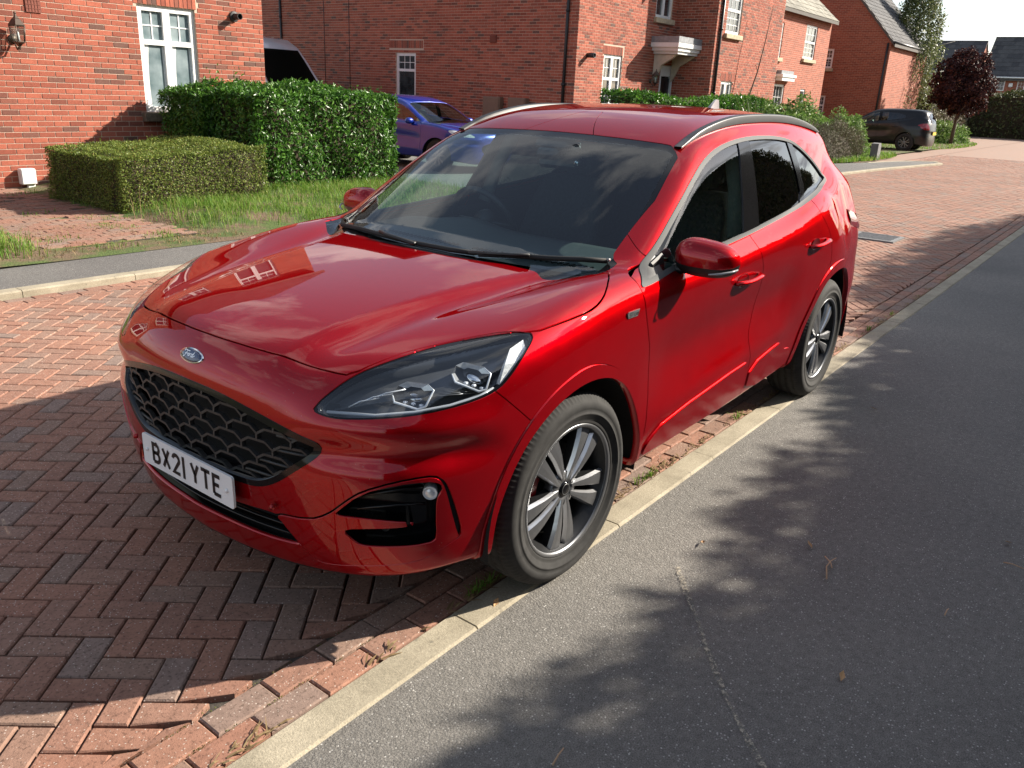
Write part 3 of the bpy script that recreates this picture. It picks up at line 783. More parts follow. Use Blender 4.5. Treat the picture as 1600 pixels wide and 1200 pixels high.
# ---- grille: long hexagon cells, set back behind the frame
def grille():
    ins = np.array([(w, z) for w, z in chaikin(GRILLE, 2)])
    cw, ch = .128, .040; b = MB()
    segs = []
    rows = range(-1, 9); cols = range(-8, 9)
    for r in rows:
        for c in cols:
            x0 = (c+.5*(r % 2))*cw; z0 = .505+r*ch
            # each cell: a flattened hexagon; draw its upper left, upper right and right edges
            a = .034
            p = [(x0-cw/2, z0-ch*.26), (x0-cw/2, z0+ch*.26), (x0-a, z0+ch*.74), (x0+a, z0+ch*.74), (x0+cw/2, z0+ch*.26)]
            segs += [(p[0], p[1]), (p[1], p[2]), (p[2], p[3]), (p[3], p[4])]
    n = 6; SG = np.array(segs)                                # clip every bar to the opening
    T = np.linspace(0, 1, n+1)[None, :, None]; PT = SG[:, :1]+(SG[:, 1:]-SG[:, :1])*T
    inn = (poly_sd(ins, np.abs(PT[..., 0].ravel()), PT[..., 1].ravel()) < -.010).reshape(len(SG), n+1)
    mids = []
    for q, k in zip(PT, inn):
        run = np.where(k)[0]
        if len(run) >= 2: mids.append((tuple(q[run[0]]), tuple(q[run[-1]])))
    if mids:
        A = np.array([m[0] for m in mids]); B = np.array([m[1] for m in mids])
        xa = hit('x', np.abs(A[:, 0]), A[:, 1], -1.1, -.4); xb = hit('x', np.abs(B[:, 0]), B[:, 1], -1.1, -.4)
        for (u0, v0), (u1, v1), a, c in zip(A, B, xa, xb):
            d = Vector((0, u1-u0, v1-v0)).normalized(); n = Vector((0, -d.z, d.y)); t = .0040; f = .012
            P0 = Vector((a+f, u0, v0)); P1 = Vector((c+f, u1, v1)); k = Vector((.016, 0, 0))
            V = [P0+n*t, P0-n*t, P1-n*t, P1+n*t, P0+n*t+k, P0-n*t+k, P1-n*t+k, P1+n*t+k]
            b.add(V, [(0, 3, 2, 1), (0, 4, 7, 3), (1, 2, 6, 5), (4, 5, 6, 7), (0, 1, 5, 4), (2, 3, 7, 6)])
    b.build('grille_mesh', plain('grille_plastic', (.032, .031, .030), .5, vary=.15, scale=40), SUV)
    # end blades of the grille: horizontal slats towards the tips
    for z in (.545, .592, .640, .685):
        u0 = {.545: .385, .592: .45, .640: .505, .685: .515}[z]; u = np.linspace(u0-.12, u0, 4); x = hit('x', u, np.full(4, z), -1.1, -.4, 40)+.018
        for sd in (-1, 1):
            bl = MB()
            bl.tube([(x[i], sd*u[i], z) for i in range(4)], .005, 6)
            bl.build('grille_blade', MAT['grille_plastic'], SUV)
    rd = MB(); u = np.linspace(-.56, .56, 15); x = hit('x', np.abs(u), np.full(15, .62), -1.1, -.4)+.075
    V = []; Fc = []
    for i in range(15): V += [(x[i], u[i], .30), (x[i], u[i], .80)]
    for i in range(14): Fc.append((2*i, 2*i+1, 2*i+3, 2*i+2))
    rd.add(V, Fc).build('radiator_screen', M_VOID, SUV)
    # lower intake bars
    for z, ww in ((.352, .43), (.382, .42)):
        lb = MB(); u = np.linspace(-ww, ww, 13); x = hit('x', np.abs(u), np.full(13, z), -1.1, -.4)+.022
        lb.tube([(x[i], u[i], z) for i in range(13)], .007, 6, flat=.6)
        lb.build('intake_bar', M_GLOSSBLK, SUV)
grille()
SUVS.emit('intake_recess', F_INTAKE, M_GLOSSBLK, SUV, -.045, 0)
# ---- number plate
def strokes(ch):
    """centre lines of a letter in a 36 x 65 box (stroke 14 added outside)"""
    arc = lambda cx, cy, rx, ry, a0, a1, n=8: [(cx+rx*math.cos(R(a0+(a1-a0)*i/n)), cy+ry*math.sin(R(a0+(a1-a0)*i/n))) for i in range(n+1)]
    return {
     'B': [[(0, 0), (0, 65), (20, 65)]+arc(20, 49.5, 15, 15.5, 90, -90)+[(0, 34)], [(0, 34), (21, 34)]+arc(20, 17, 16, 17, 90, -90)+[(0, 0)]],
     'X': [[(0, 0), (36, 65)], [(0, 65), (36, 0)]],
     '2': [[(0, 50)]+arc(18, 49, 18, 16, 170, -25)+[(0, 0), (37, 0)]],
     '1': [[(0, -7), (0, 72)]], 'Y': [[(18, 0), (18, 28), (-1, 66)], [(18, 28), (37, 66)]], 'T': [[(18, 0), (18, 65)], [(-6, 65), (42, 65)]],
     'E': [[(0, 0), (0, 65), (35, 65)], [(0, 0), (36, 0)], [(0, 34), (29, 34)]]}[ch]
def ribbon(pts, w):
    """flat mitred strip along a 2D polyline"""
    P = [Vector((a, b)) for a, b in pts]; L_, R_ = [], []
    for i, p in enumerate(P):
        d0 = (P[i]-P[i-1]).normalized() if i else (P[1]-P[0]).normalized(); d1 = (P[i+1]-P[i]).normalized() if i < len(P)-1 else d0
        n0 = Vector((-d0.y, d0.x)); n1 = Vector((-d1.y, d1.x)); m = (n0+n1).normalized(); k = min(1/max(m.dot(n0), .35), 1.8)
        q = p
        if i == 0: q = p-d0*w*.0
        L_.append(q+m*w/2*k); R_.append(q-m*w/2*k)
    return L_, R_
def flat_strip(mb, pts, w, conv, m=0):
    L_, R_ = ribbon(pts, w); n = len(L_)
    V = [conv(*p) for p in L_]+[conv(*p) for p in R_]
    mb.add(V, [(n+i, n+i+1, i+1, i) for i in range(n-1)], m)
def plate():
    x0 = -.928; zc = .4705; b = MB()
    pl = []
    for cx, cy, a0 in ((.25, .0455, 0), (-.25, .0455, 90), (-.25, -.0455, 180), (.25, -.0455, 270)):
        pl += [(cx+.010*math.cos(R(a0+t)), cy+.010*math.sin(R(a0+t))) for t in (0, 30, 60, 90)]
    b.prism(pl, .008, (x0+.006, 0, zc), (0, -1, 0), (0, 0, 1))
    p = b.build('number_plate', M_WHITEPL, SUV)
    l = MB(); u = -.201; 
    widths = {'1': 14, ' ': 22}
    for ch in 'BX21 YTE':
        if ch != ' ':
            for st in strokes(ch): flat_strip(l, st, 13.5, lambda a, bb, u=u: (x0-.0032, -(u+.007+a/1000), zc-.0325+bb/1000))
        u += (widths.get(ch, 50)+(11 if ch != ' ' else 0))/1000
    # small maker's line and corner mark under the characters
    for k in range(18): flat_strip(l, [(k*4.2, 0), (k*4.2+2.6, 0)], 2.2, lambda a, bb: (x0-.0032, -(-.04+a/1000), zc-.0475))
    flat_strip(l, [(0, 0), (24, 0)], 3, lambda a, bb: (x0-.0032, -(.215+a/1000), zc-.0475))
    l.build('plate_lettering', M_INK, p)
    for y in (.232, -.228):
        s = MB(); s.lathe([(.0, -.0045), (.006, -.0035), (.0075, 0)], 16, (x0-.003, y, zc), 'x'); s.build('plate_screw_cap', M_WHITEPL, p)
    h = MB(); h.box((x0+.022, 0, zc-.005), (.028, .40, .06)); h.build('plate_holder', M_BLK, p)
plate()
# ---- badge on the nose
def badge():
    z0 = .848; e = .02
    xs = hit('x', [0, 0], [z0-e, z0+e], -1.1, -.4); tilt = Vector((xs[1]-xs[0], 0, 2*e)).normalized()
    o = Vector((hit('x', [0], [z0], -1.1, -.4)[0], 0, z0)); ux = Vector((0, -1, 0)); uy = tilt; n = ux.cross(uy)
    a, bb = .060, .0245
    def disc(mb, ra, rb, h0, h1, dome=0):
        k = 48; V = []; Fc = []
        pr = [(1.0, h0), (1.0, h1-.0006), (.985, h1), (.6, h1+dome*.6), (.2, h1+dome)]
        for j in range(k):
            t = 2*math.pi*j/k
            for f, h in pr: V.append(o+ux*ra*f*math.cos(t)+uy*rb*f*math.sin(t)+n*h)
        m = len(pr)
        for j in range(k):
            for i in range(m-1): Fc.append((j*m+i, ((j+1) % k)*m+i, ((j+1) % k)*m+i+1, j*m+i+1))
        Fc.append(tuple(j*m+m-1 for j in range(k))); mb.add(V, Fc, 0, True)
    c = MB(); disc(c, a, bb, -.008, .0030); br = c.build('nose_badge', M_CHROME, SUV)
    d = MB(); disc(d, a*.925, bb*.84, -.002, .0042, .0012); d.build('badge_field', M_BLUEB, br)
    l = MB(); cv = lambda x, y: o+ux*(x*.00098)+uy*(y*.00098)+n*.0060
    S_ = [[(-33, 8), (-36, 11), (-32, 13.5), (-20, 11.5), (-8, 12)], [(-21, 12), (-25, 0), (-28, -8), (-32, -11), (-35, -8)], [(-30, 1), (-15, 2.5)],
          [(-11, -5), (-14, -1), (-11, 4), (-7, 3), (-7, -3), (-11, -5)], [(-3, 4), (-5, -5)], [(-4, 1), (0, 4.5), (3, 3.5)],
          [(12, 3), (7, 4), (4.5, -2), (7, -5.5), (11, -3)], [(18, 13), (12, -3), (13, -5.5), (18, -3), (24, 2)], [(12, 4), (16, 9)]]
    for st in S_: flat_strip(l, st, 2.6, cv)
    l.build('badge_script', M_CHROME, br)
badge()
# ---- headlamps
AT = {}
def headlamps():
    lens = SUVS.emit('headlamp_lens', F_LENS, G_LENS, None, -.001, 0, False)
    seal = SUVS.emit('headlamp_seal', F_SEAL, M_GLOSSBLK, None, -.004, .03, False)
    back = SUVS.emit('headlamp_housing', F_LENS, M_LAMPD, None, -.075, 0, False)
    rim = SUVS.emit('headlamp_wall', F_SEAL, M_LAMPD, None, -.03, .06, False)
    for k, sd in enumerate((-1, 1)):
        h = bpy.data.objects.new('headlamp', None); link(h, SUV)
        for o in (lens[k], seal[k], back[k], rim[k]): o.parent = h
        def at(x, w, z, depth):
            if (x, w, z) in AT: p0, n = AT[(x, w, z)]; p = p0-n*depth; return Vector((p[0], sd*p[1], p[2])), Vector((n[0], sd*n[1], n[2]))
            q = np.array([[x, w, z]])
            for _ in range(2):
                g = gradF(q); f = F(q[:, 0], q[:, 1], q[:, 2]); q = q-g*(f/np.maximum((g**2).sum(1), .05))[:, None]
            g = gradF(q)[0]; n = -g/np.linalg.norm(g); p = q[0]-n*depth; AT[(x, w, z)] = (q[0], n)
            return Vector((p[0], sd*p[1], p[2])), Vector((n[0], sd*n[1], n[2]))
        fwd = Vector((-.92, sd*.38, .06)).normalized(); lat = Vector((fwd.y*-sd, fwd.x*sd, 0)).normalized(); lat = Vector((0, 0, 1)).cross(fwd).normalized()*(-sd)
        up = Vector((0, 0, 1))
        # two projector modules in angular bright frames
        for i, (x, w, z, s) in enumerate(((-.63, .735, .858, 1.0), (-.455, .815, .885, 1.05))):
            p, n = at(x, w, z, .044); zz = Vector((0, 0, 1)); up = (zz-n*n.z*.85).normalized(); lat_ = Vector((0, 0, 1)).cross(fwd).normalized()*(-sd); lat = (lat_-n*lat_.dot(n)*.85).normalized()
            shp = [(-.056, -.008), (-.050, -.030), (.020, -.036), (.044, -.022), (.066, .030), (.048, .044), (-.014, .040), (-.040, .022)]
            ed = [p+lat*a*s+up*b*s+fwd*.012 for a, b in shp]; dp = [p+lat*a*s*.7+up*b*s*.7-fwd*.034 for a, b in shp]; k8 = len(shp)
            cv = MB(); cv.add(ed+dp, [(j, (j+1) % k8, k8+(j+1) % k8, k8+j) for j in range(k8)]+[tuple(range(k8, 2*k8))]); cv.build('lamp_cavity', M_LAMPD, h)
            fr = MB(); fr.tube([ed[0], ed[1], ed[2], ed[3], ed[4], ed[5]], [.002, .0042, .0042, .004, .0036, .0015], 7, flat=.8); fr.build('bright_strip', M_LAMPW, h)
            fp = MB(); q = [ed[4], ed[5], ed[6], ed[7]]; mid = [(v+p+up*.006)/2-fwd*.006 for v in q]
            fp.add(q+mid, [(0, 1, 5, 4), (1, 2, 6, 5), (2, 3, 7, 6)]); fp.build('reflector_facet', M_LAMPW, h)
            ln = MB(); V = []; Fc = []
            for a in range(6):
                th = a/5*1.35
                for q_ in range(20): V.append(p-fwd*.018+lat*.004-up*.010+(lat*math.cos(q_*math.pi/10)*1.25+up*math.sin(q_*math.pi/10)*.8)*.022*math.sin(th+.001)*s+fwd*.020*math.cos(th))
            for a in range(5):
                for q_ in range(20): Fc.append((a*20+q_, a*20+(q_+1) % 20, (a+1)*20+(q_+1) % 20, (a+1)*20+q_))
            ln.add(V, Fc, 0, True); ln.build('projector_lens', M_CHROME, h)
            for t_ in range(3):
                ft = MB(); c0 = p+lat*(-.02+.024*t_)*s-up*.026*s+fwd*.004; ft.box(c0, (.012, .012, .008), bev=.002); ft.build('led_facet', M_LAMPW, h)
        # daytime strip along the lower edge, ribbed apron, corner reflector
        st = MB(); pts = [at(x, w, z, .022)[0] for x, w, z in ((-.80, .55, .792), (-.73, .68, .797), (-.65, .765, .806), (-.56, .825, .816), (-.47, .868, .830), (-.42, .882, .846))]
        st.tube(pts, .0065, 8, flat=.7); st.build('daytime_strip', plain('light_guide', (.45, .47, .50), .2, .0, .05), h)
        ap = MB()
        for q in range(7):
            f = q/6; pp = [at(-.79+.33*t+0*f, .56+.29*t, .800+.034*t+f*.030*(.5+t), .040+.012*f)[0] for t in (0, .25, .5, .75, 1)]
            ap.tube(pp, .0022, 5)
        tag(ap.build('lamp_apron', M_LAMPD, h), kind='stuff')
        fn = MB()
        for f0 in (0, .45, .9):
            pp = [at(-.765+.05*f0, .60+.05*f0, .815+.03*f0, .035)[0], at(-.745+.06*f0, .625+.06*f0, .835+.035*f0, .030)[0], at(-.70+.06*f0, .665+.06*f0, .845+.04*f0, .034)[0]]; fn.tube(pp, .0022, 5)
        tag(fn.build('lamp_fin', M_LAMPW, h), kind='stuff')
        rc = MB(); Q = [(-.262, .850, .955), (-.30, .862, .952), (-.405, .868, .846), (-.345, .884, .884)]
        poly = [(-.40, .871, .852), (-.365, .864, .905), (-.325, .855, .952), (-.262, .853, .962), (-.272, .868, .935), (-.315, .880, .905), (-.36, .884, .868)]
        A = [at(*q, .012)[0] for q in poly]; B = [at(*q, .030)[0] for q in poly]; m = len(poly)
        rc.add(A+B, [tuple(range(m)) if sd > 0 else tuple(range(m))[::-1]]+[(j, (j+1) % m, m+(j+1) % m, m+j) for j in range(m)]); rc.build('corner_reflector', M_LAMPC, h)
headlamps()
# ---- fog pockets
pk = SUVS.emit('fog_pocket', F_POCKET, M_GLOSSBLK, SUV, -.055, 0, False)
pw = SUVS.emit('fog_pocket_rim', F_POCKET, M_GLOSSBLK, SUV, -.003, .06, False)
for o in pw:      # keep only the side walls of the recess
    bm = bmesh.new(); bm.from_mesh(o.data); bm.faces.ensure_lookup_table(); nf = len(F_POCKET)
    bmesh.ops.delete(bm, geom=[f for f in bm.faces if f.index < nf], context='FACES'); bm.to_mesh(o.data); bm.free()
for k, sd in enumerate((-1, 1)):
    pw[k].parent = pk[k]; pw[k].matrix_parent_inverse = Matrix.Identity(4)
    f = MB(); n = Vector((-.80, sd*.6, 0)).normalized()
    def dome(c, r, dp, mb, m=0):
        c = Vector(c); u = Vector((0, 0, 1)); v = n.cross(u); V = []; Fc = []
        pr = [(r, -dp), (r, 0), (r*.93, .003), (r*.8, -.002), (r*.5, .003), (r*.15, .005)]
        for j in range(24):
            a = 2*math.pi*j/24
            for q, h in pr: V.append(c+(u*math.sin(a)+v*math.cos(a))*q+n*h)
        k6 = len(pr)
        for j in range(24):
            for i in range(k6-1): Fc.append((j*k6+i, j*k6+i+1, ((j+1) % 24)*k6+i+1, ((j+1) % 24)*k6+i))
        Fc.append(tuple(j*k6+k6-1 for j in range(24))[::-1]); mb.add(V, Fc, m, True)
    dome((-.622, sd*.803, .548), .0225, .03, f); f.build('fog_lamp', M_LAMPW, SUV)
    s = MB(); dome((-.706, sd*.70, .428), .013, .03, s); s.build('parking_sensor', M_BLK, SUV)
    s = MB(); dome((-.888, sd*.395, .456), .009, .01, s); s.build('parking_sensor', M_PAINT, SUV)
    v = MB(); v.tube([(-.775, sd*.655, .505), (-.70, sd*.745, .520), (-.635, sd*.795, .515)], .008, 6, flat=.5); v.tube([(-.765, sd*.66, .545), (-.70, sd*.74, .568), (-.64, sd*.79, .575)], .010, 6, flat=.5)
    v.build('pocket_vane', M_GLOSSBLK, SUV)
# ---- mirrors
def mirror(sd):
    b = MB(); nu, nv = 28, 20; V = []; Fc = []; mi = []
    C_ = Vector((.735, sd*.992, 1.108)); ax = Vector((0, sd, 0))
    for i in range(nu+1):
        f = i/nu; u = -.138+.252*f                      # across
        env = (1-abs(2*f-1)**3.2)**.5 if 0 < f < 1 else .02
        hh = .081*env*(1.0-.22*f); dd = .075*env*(1-.15*f); zc = .004-.012*f
        for j in range(nv):
            a = 2*math.pi*j/nv; ca, sa = math.cos(a), math.sin(a)
            x = -abs(ca)**.8*dd*1.15 if ca > 0 else abs(ca)**.45*dd*.55
            V.append(C_+Vector((x+.03*f, sd*u, zc+math.copysign(abs(sa)**.85, sa)*hh)))
    for i in range(nu):
        for j in range(nv):
            Fc.append((i*nv+j, i*nv+(j+1) % nv, (i+1)*nv+(j+1) % nv, (i+1)*nv+j) if sd < 0 else (i*nv+j, (i+1)*nv+j, (i+1)*nv+(j+1) % nv, i*nv+(j+1) % nv))
            a = 2*math.pi*(j+.5)/nv; mi.append(1 if math.sin(a) < -.42 else (2 if math.cos(a) < -.25 else 0))
    Fc += [tuple(range(nv))[::-1], tuple(range(nu*nv, nu*nv+nv))]; mi += [0, 0]
    def sub(m, name, mat, par):
        return mesh(name, V, [f for f, q in zip(Fc, mi) if q == m], mat, par, True)
    root = sub(0, 'door_mirror', M_PAINT, SUV)
    sub(1, 'mirror_base', M_BLK, root); sub(2, 'mirror_glass', M_CHROME, root)
    a = MB(); a.tube([(.70, sd*.80, 1.052), (.715, sd*.87, 1.054), (.735, sd*.93, 1.055), (.745, sd*1.02, 1.055)], [.036, .030, .026, .016], 10, flat=.6); a.build('mirror_arm', M_BLK, root)
    t = MB(); t.tube([(.655, sd*1.030, 1.064), (.675, sd*1.072, 1.070), (.705, sd*1.099, 1.077), (.74, sd*1.109, 1.083)], [.003, .005, .005, .003], 6); t.build('indicator_lens', plain('indicator_clear', (.30, .30, .31), .2), root)
    f = MB(); f.box((.60, sd*.838, 1.075), (.10, .02, .07), bev=.008, rot=Matrix.Rotation(-.35, 3, 'Y')); f.build('mirror_foot', M_BLK, root)
for sd in (-1, 1): mirror(sd)
# ---- door handles
for sd in (-1, 1):
    for x0, x1, z0, z1 in ((1.205, 1.475, .926, .936), (2.125, 2.385, .986, 1.002)):
        xs = np.linspace(x0, x1, 9); zs = np.linspace(z0, z1, 9); ws = hit('w', xs, zs, 1.02, .7)
        h = MB(); lift = [.004, .022, .032, .036, .037, .036, .033, .026, .004]
        h.tube([(xs[i], sd*(ws[i]+lift[i]), zs[i]) for i in range(9)], [.012, .016, .0165, .016, .016, .016, .0165, .017, .012], 10, flat=.62, up=(0, 0, 1))
        o = h.build('door_handle', M_PAINT, SUV)
        c = MB(); k = 20; xc = x0+.085; V = []; Fc = []
        for rr, dp in ((1.0, .0015), (.9, -.001), (.0, -.0015)):
            for j in range(k):
                a = 2*math.pi*j/k; V.append((xc+.062*rr*math.cos(a), sd*(ws[3]+dp+.0016), zs[3]+.030*rr*math.sin(a)))
        for i in range(2):
            for j in range(k): Fc.append((i*k+j, i*k+(j+1) % k, (i+1)*k+(j+1) % k, (i+1)*k+j))
        c.add(V, [f if sd < 0 else f[::-1] for f in Fc], 0, True); c.build('handle_cup', plain('handle_cup_red', (.10, .002, .003), .3), o)
    # wing badge
    xs = np.array([.256, .335]); w = hit('w', xs, np.array([.957, .957]), 1.02, .7)+.002
    b = MB(); q = [(.0, -.012), (.066, -.012), (.078, .012), (.0, .012), (-.006, .004)]
    P_ = [(.256+a, sd*(w[0]+(w[1]-w[0])*a/.079+.001), .957+c) for a, c in q]
    b.add(P_+[(x, y+sd*.003, z) for x, y, z in P_], [(5, 6, 7, 8, 9) if sd > 0 else (9, 8, 7, 6, 5)]+[(i, (i+1) % 5, 5+(i+1) % 5, 5+i) for i in range(5)])
    bo = b.build('wing_badge', M_SATIN, SUV)
    l = MB(); cv = lambda x, y: ((.262+x/1000), sd*(w[0]+(w[1]-w[0])*(x/1000)/.079+.0055), .957+y/1000)
    for st in ([(10, 7), (2, 7), (2, 0), (9, 0), (9, -7), (1, -7)], [(13, 7), (23, 7)], [(18, 7), (18, -7)], [(26, 0), (30, 0)], [(34, 7), (34, -7), (40, -7)], [(44, 3), (44, -7)], [(48, -7), (48, 3), (54, 1), (54, -7)], [(64, -6), (58, -6), (58, 3), (64, 2), (64, -1), (58, -1)]):
        flat_strip(l, st, 2.2, cv)
    l.build('wing_badge_lettering', M_INK, bo)
# ---- roof rails, antenna, rear lamps, wipers
for sd in (-1, 1):
    n = 26; V = []; Fc = []
    xs = 1.13+(2.98-1.13)*np.linspace(0, 1, n); base = np.interp(xs, [1.13, 2.98], [.622, .585])
    zb = hit('z', xs, base, 1.85, 1.2)
    r_ = MB(); g_ = MB(); Vt = []; Vs = []
    for i in range(n):
        f = i/(n-1); lift = .005+.030*min(1, (math.sin(math.pi*f)*1.25)**.55 if 0 < f < 1 else 0)
        x, w, z = xs[i], base[i], zb[i]
        if i == 0: x -= .02
        Vt += [(x, sd*(w-.026), z-.02), (x, sd*(w-.022), z+lift*.86), (x, sd*(w-.012), z+lift), (x, sd*(w+.004), z+lift), (x, sd*(w+.012), z+lift*.9)]
        Vs += [(x, sd*(w+.0125), z+lift*.9), (x, sd*(w+.0150), z+lift*.74), (x, sd*(w+.013), z-.004)]
    Fa = [(i*5+j, i*5+j+1, (i+1)*5+j+1, (i+1)*5+j) for i in range(n-1) for j in range(4)]+[(0, 1, 2, 3, 4), tuple((n-1)*5+j for j in range(5))]
    Fb = [(i*3+j, i*3+j+1, (i+1)*3+j+1, (i+1)*3+j) for i in range(n-1) for j in range(2)]
    if sd > 0: Fa = [f[::-1] for f in Fa]; Fb = [f[::-1] for f in Fb]
    rail = mesh('roof_rail', Vt, Fa, plain('rail_charcoal', (.022, .022, .023), .5), SUV, True)
    mesh('rail_bright_side', Vs, Fb, plain('rail_grey', (.10, .10, .103), .40, .2, .05), rail, True)
fin = MB(); zf = float(hit('z', [2.76], [0], 1.9, 1.3)[0])
prof = [(0, .030, .0), (.012, .026, .012), (.045, .019, .034), (.085, .012, .060), (.110, .008, .068), (.140, .010, .066), (.150, .016, .02), (.152, .022, 0)]
V = []; Fc = []
for a, hw, h in prof: V += [(2.68+a, -hw, zf-.012), (2.68+a, -hw*.45, zf+h), (2.68+a, hw*.45, zf+h), (2.68+a, hw, zf-.012)]
for i in range(len(prof)-1):
    for j in range(3): Fc.append((i*4+j, (i+1)*4+j, (i+1)*4+j+1, i*4+j+1))
Fc += [(0, 1, 2, 3), tuple((len(prof)-1)*4+j for j in range(4))[::-1]]
autosmooth(fin.add(V, Fc).build('roof_antenna', plain('antenna_pale', (.42, .40, .41), .2), SUV))
for sd in (-1, 1):
    xs = np.array([3.00, 3.06, 3.12, 3.18, 3.24, 3.30]); t_ = MB(); V = []; Fc = []
    gx = np.repeat(xs, 4); dz = np.tile([0, -.03, -.065, -.09], 6); gz = 1.105-.012*np.repeat(np.arange(6), 4)+dz
    V = list(zip(gx, sd*(hit('w', gx, gz, 1.0, .4, 40)+np.tile([.002, .010, .010, .002], 6)), gz))
    for i in range(5):
        for j in range(3): q = (i*4+j, (i+1)*4+j, (i+1)*4+j+1, i*4+j+1); Fc.append(q if sd > 0 else q[::-1])
    t_.add(V, Fc, 0, True); t_.build('rear_lamp', plain('rear_lamp_red', (.22, .012, .015), .08, Coat_Weight=1.0), SUV)
def wiper(pts, arm):
    Q = np.array(pts+arm, float); Zs = hit('z', Q[:, 0], np.abs(Q[:, 1]), 1.6, .95, 40); n = len(pts)
    a = MB(); a.tube([(Q[i, 0], Q[i, 1], Zs[i]+l) for i, l in zip(range(n, len(Q)), (.012, .022, .024))], [.013, .009, .010], 8, flat=.7); o = a.build('wiper_arm', M_BLK, SUV)
    b = MB(); b.tube([(Q[i, 0], Q[i, 1], Zs[i]+.010) for i in range(n)], .0085, 8, flat=1.2); b.build('wiper_blade', M_RUBBER, o)
    c = MB(); p = Q[n-1]; c.box((p[0], p[1], Zs[n-1]+.014), (.016, .016, .012), bev=.003); c.build('blade_tip', M_SATIN, o)
wiper([(.305, .63), (.262, .45), (.225, .268), (.200, .087), (.205, -.119), (.224, -.237)], [(.185, .05), (.215, .25), (.232, .30)])
wiper([(.222, -.26), (.275, -.387), (.328, -.53), (.38, -.64), (.424, -.726)], [(.215, -.22), (.262, -.40), (.285, -.46)])
# ---- cabin
def cabin():
    d = MB(); u = np.linspace(-.72, .72, 25); V = []; Fc = []
    for w in u:
        hump = .035*math.exp(-((w-.36)/.17)**2)
        xf = .40+.11*w*w
        V += [(xf, w, 1.02), (xf+.16, w, 1.045), (.82, w, 1.055+hump), (.93, w, 1.045+hump), (.96, w, .99), (.97, w, .70)]
    for i in range(24):
        for j in range(5): Fc.append((i*6+j, (i+1)*6+j, (i+1)*6+j+1, i*6+j+1))
    d.add(V, Fc, 0, True).build('dashboard', M_DASH, SUV)
    v = MB()
    for k in range(46):
        w = -.60+k*.027
        if abs(w-.02) < .05: continue
        v.box((.470+.10*w*w, w, 1.040), (.036, .008, .006))
    v.build('demister_vent', M_VOID, SUV)
    s = MB(); c = Vector((1.02, .37, 1.055)); ax = Vector((.88, 0, .47)).normalized(); a = Vector((0, 1, 0)); b = ax.cross(a)
    s.tube([c+a*.185*math.cos(t)+b*.185*math.sin(t) for t in np.linspace(0, 2*math.pi, 33)], .016, 8, caps=False)
    s.tube([c-a*.17, c+a*.17], .018, 6, flat=.5); s.tube([c, c-b*.17], .018, 6, flat=.5)
    s.lathe([(.0, -.03), (.055, -.025), (.06, .02)], 20, tuple(c), 'x'); s.build('steering_wheel', M_BLK, SUV)
    for y in (-.37, .37):
        q = MB(); sec = []
        for f, x, hw in ((0, 1.62, .25), (.2, 1.66, .26), (.5, 1.74, .26), (.8, 1.83, .235), (1, 1.88, .19)):
            z = .62+.62*f; sec += [(x-.06, y-hw*.75, z), (x-.085, y-hw*.95, z), (x, y-hw, z), (x+.07, y, z), (x, y+hw, z), (x-.085, y+hw*.95, z), (x-.06, y+hw*.75, z), (x-.03, y, z)]
        Fc = [(i*8+j, i*8+(j+1) % 8, (i+1)*8+(j+1) % 8, (i+1)*8+j) for i in range(4) for j in range(8)]+[tuple(range(32, 40))]
        q.add(sec, Fc, 0, True); q.box((1.45, y, .62), (.5, .5, .16), bev=.05); so = q.build('front_seat', M_SEAT, SUV)
        h = MB(); h.box((1.90, y, 1.335), (.10, .26, .18), bev=.04); h.tube([(1.895, y-.06, 1.2), (1.895, y-.06, 1.30)], .006, 6); h.tube([(1.895, y+.06, 1.2), (1.895, y+.06, 1.30)], .006, 6); h.build('head_rest', M_SEAT, so)
    q = MB(); q.box((2.72, 0, .88), (.16, 1.3, .62), bev=.05, rot=Matrix.Rotation(.3, 3, 'Y')); q.box((2.42, 0, .62), (.5, 1.3, .16), bev=.05)
    rb = q.build('rear_bench', M_SEAT, SUV)
    for y in (-.42, 0, .42): h = MB(); h.box((2.86, y, 1.24), (.09, .24, .14), bev=.035); h.build('head_rest', M_SEAT, rb)
    m = MB(); m.box((1.075, 0, 1.462), (.09, .20, .055), bev=.018, rot=Matrix.Rotation(-.5, 3, 'Y')); m.box((1.02, .0, 1.415), (.05, .12, .05), bev=.015, rot=Matrix.Rotation(-.5, 3, 'Y'))
    sp = m.build('sensor_pod', M_GLOSSBLK, SUV)
    r = MB(); r.box((1.12, 0, 1.375), (.03, .24, .065), bev=.014, rot=Matrix.Rotation(.15, 3, 'Y')); r.build('rear_view_mirror', M_BLK, SUV)
    dc = MB(); dc.tube([(1.02, -.17, 1.475), (1.03, -.17, 1.43), (1.035, -.17, 1.40)], .008, 8); dc.lathe([(.0, -.036), (.016, -.034), (.019, -.02), (.019, .02), (0, .022)], 20, (1.04, -.17, 1.385), 'x'); dc.lathe([(.0, -.01), (.022, -.008), (.022, .008), (0, .01)], 20, (1.0, -.17, 1.45), 'x')
    do = dc.build('dash_camera', M_BLK, SUV)
    ln = MB(); ln.lathe([(.006, -.0385), (.011, -.037), (.013, -.033)], 20, (1.04, -.17, 1.385), 'x'); ln.build('camera_lens_ring', M_CHROME, do)
    for sd in (-1, 1):
        f = MB(); xs = np.linspace(.62, 2.9, 12); V = []
        for x in xs: V += [(x, sd*.80, .30), (x, sd*.80, 1.02+.03*x)]
        f.add(V, [(2*i, 2*i+2, 2*i+3, 2*i+1) for i in range(11)]).build('door_card', M_DASH, SUV)
        p = MB(); p.tube([(1.50, sd*.77, 1.08), (1.56, sd*.72, 1.30), (1.62, sd*.64, 1.50)], .045, 8, flat=.5); p.build('inner_pillar', plain('pillar_grey', (.16, .165, .16), .8), SUV)
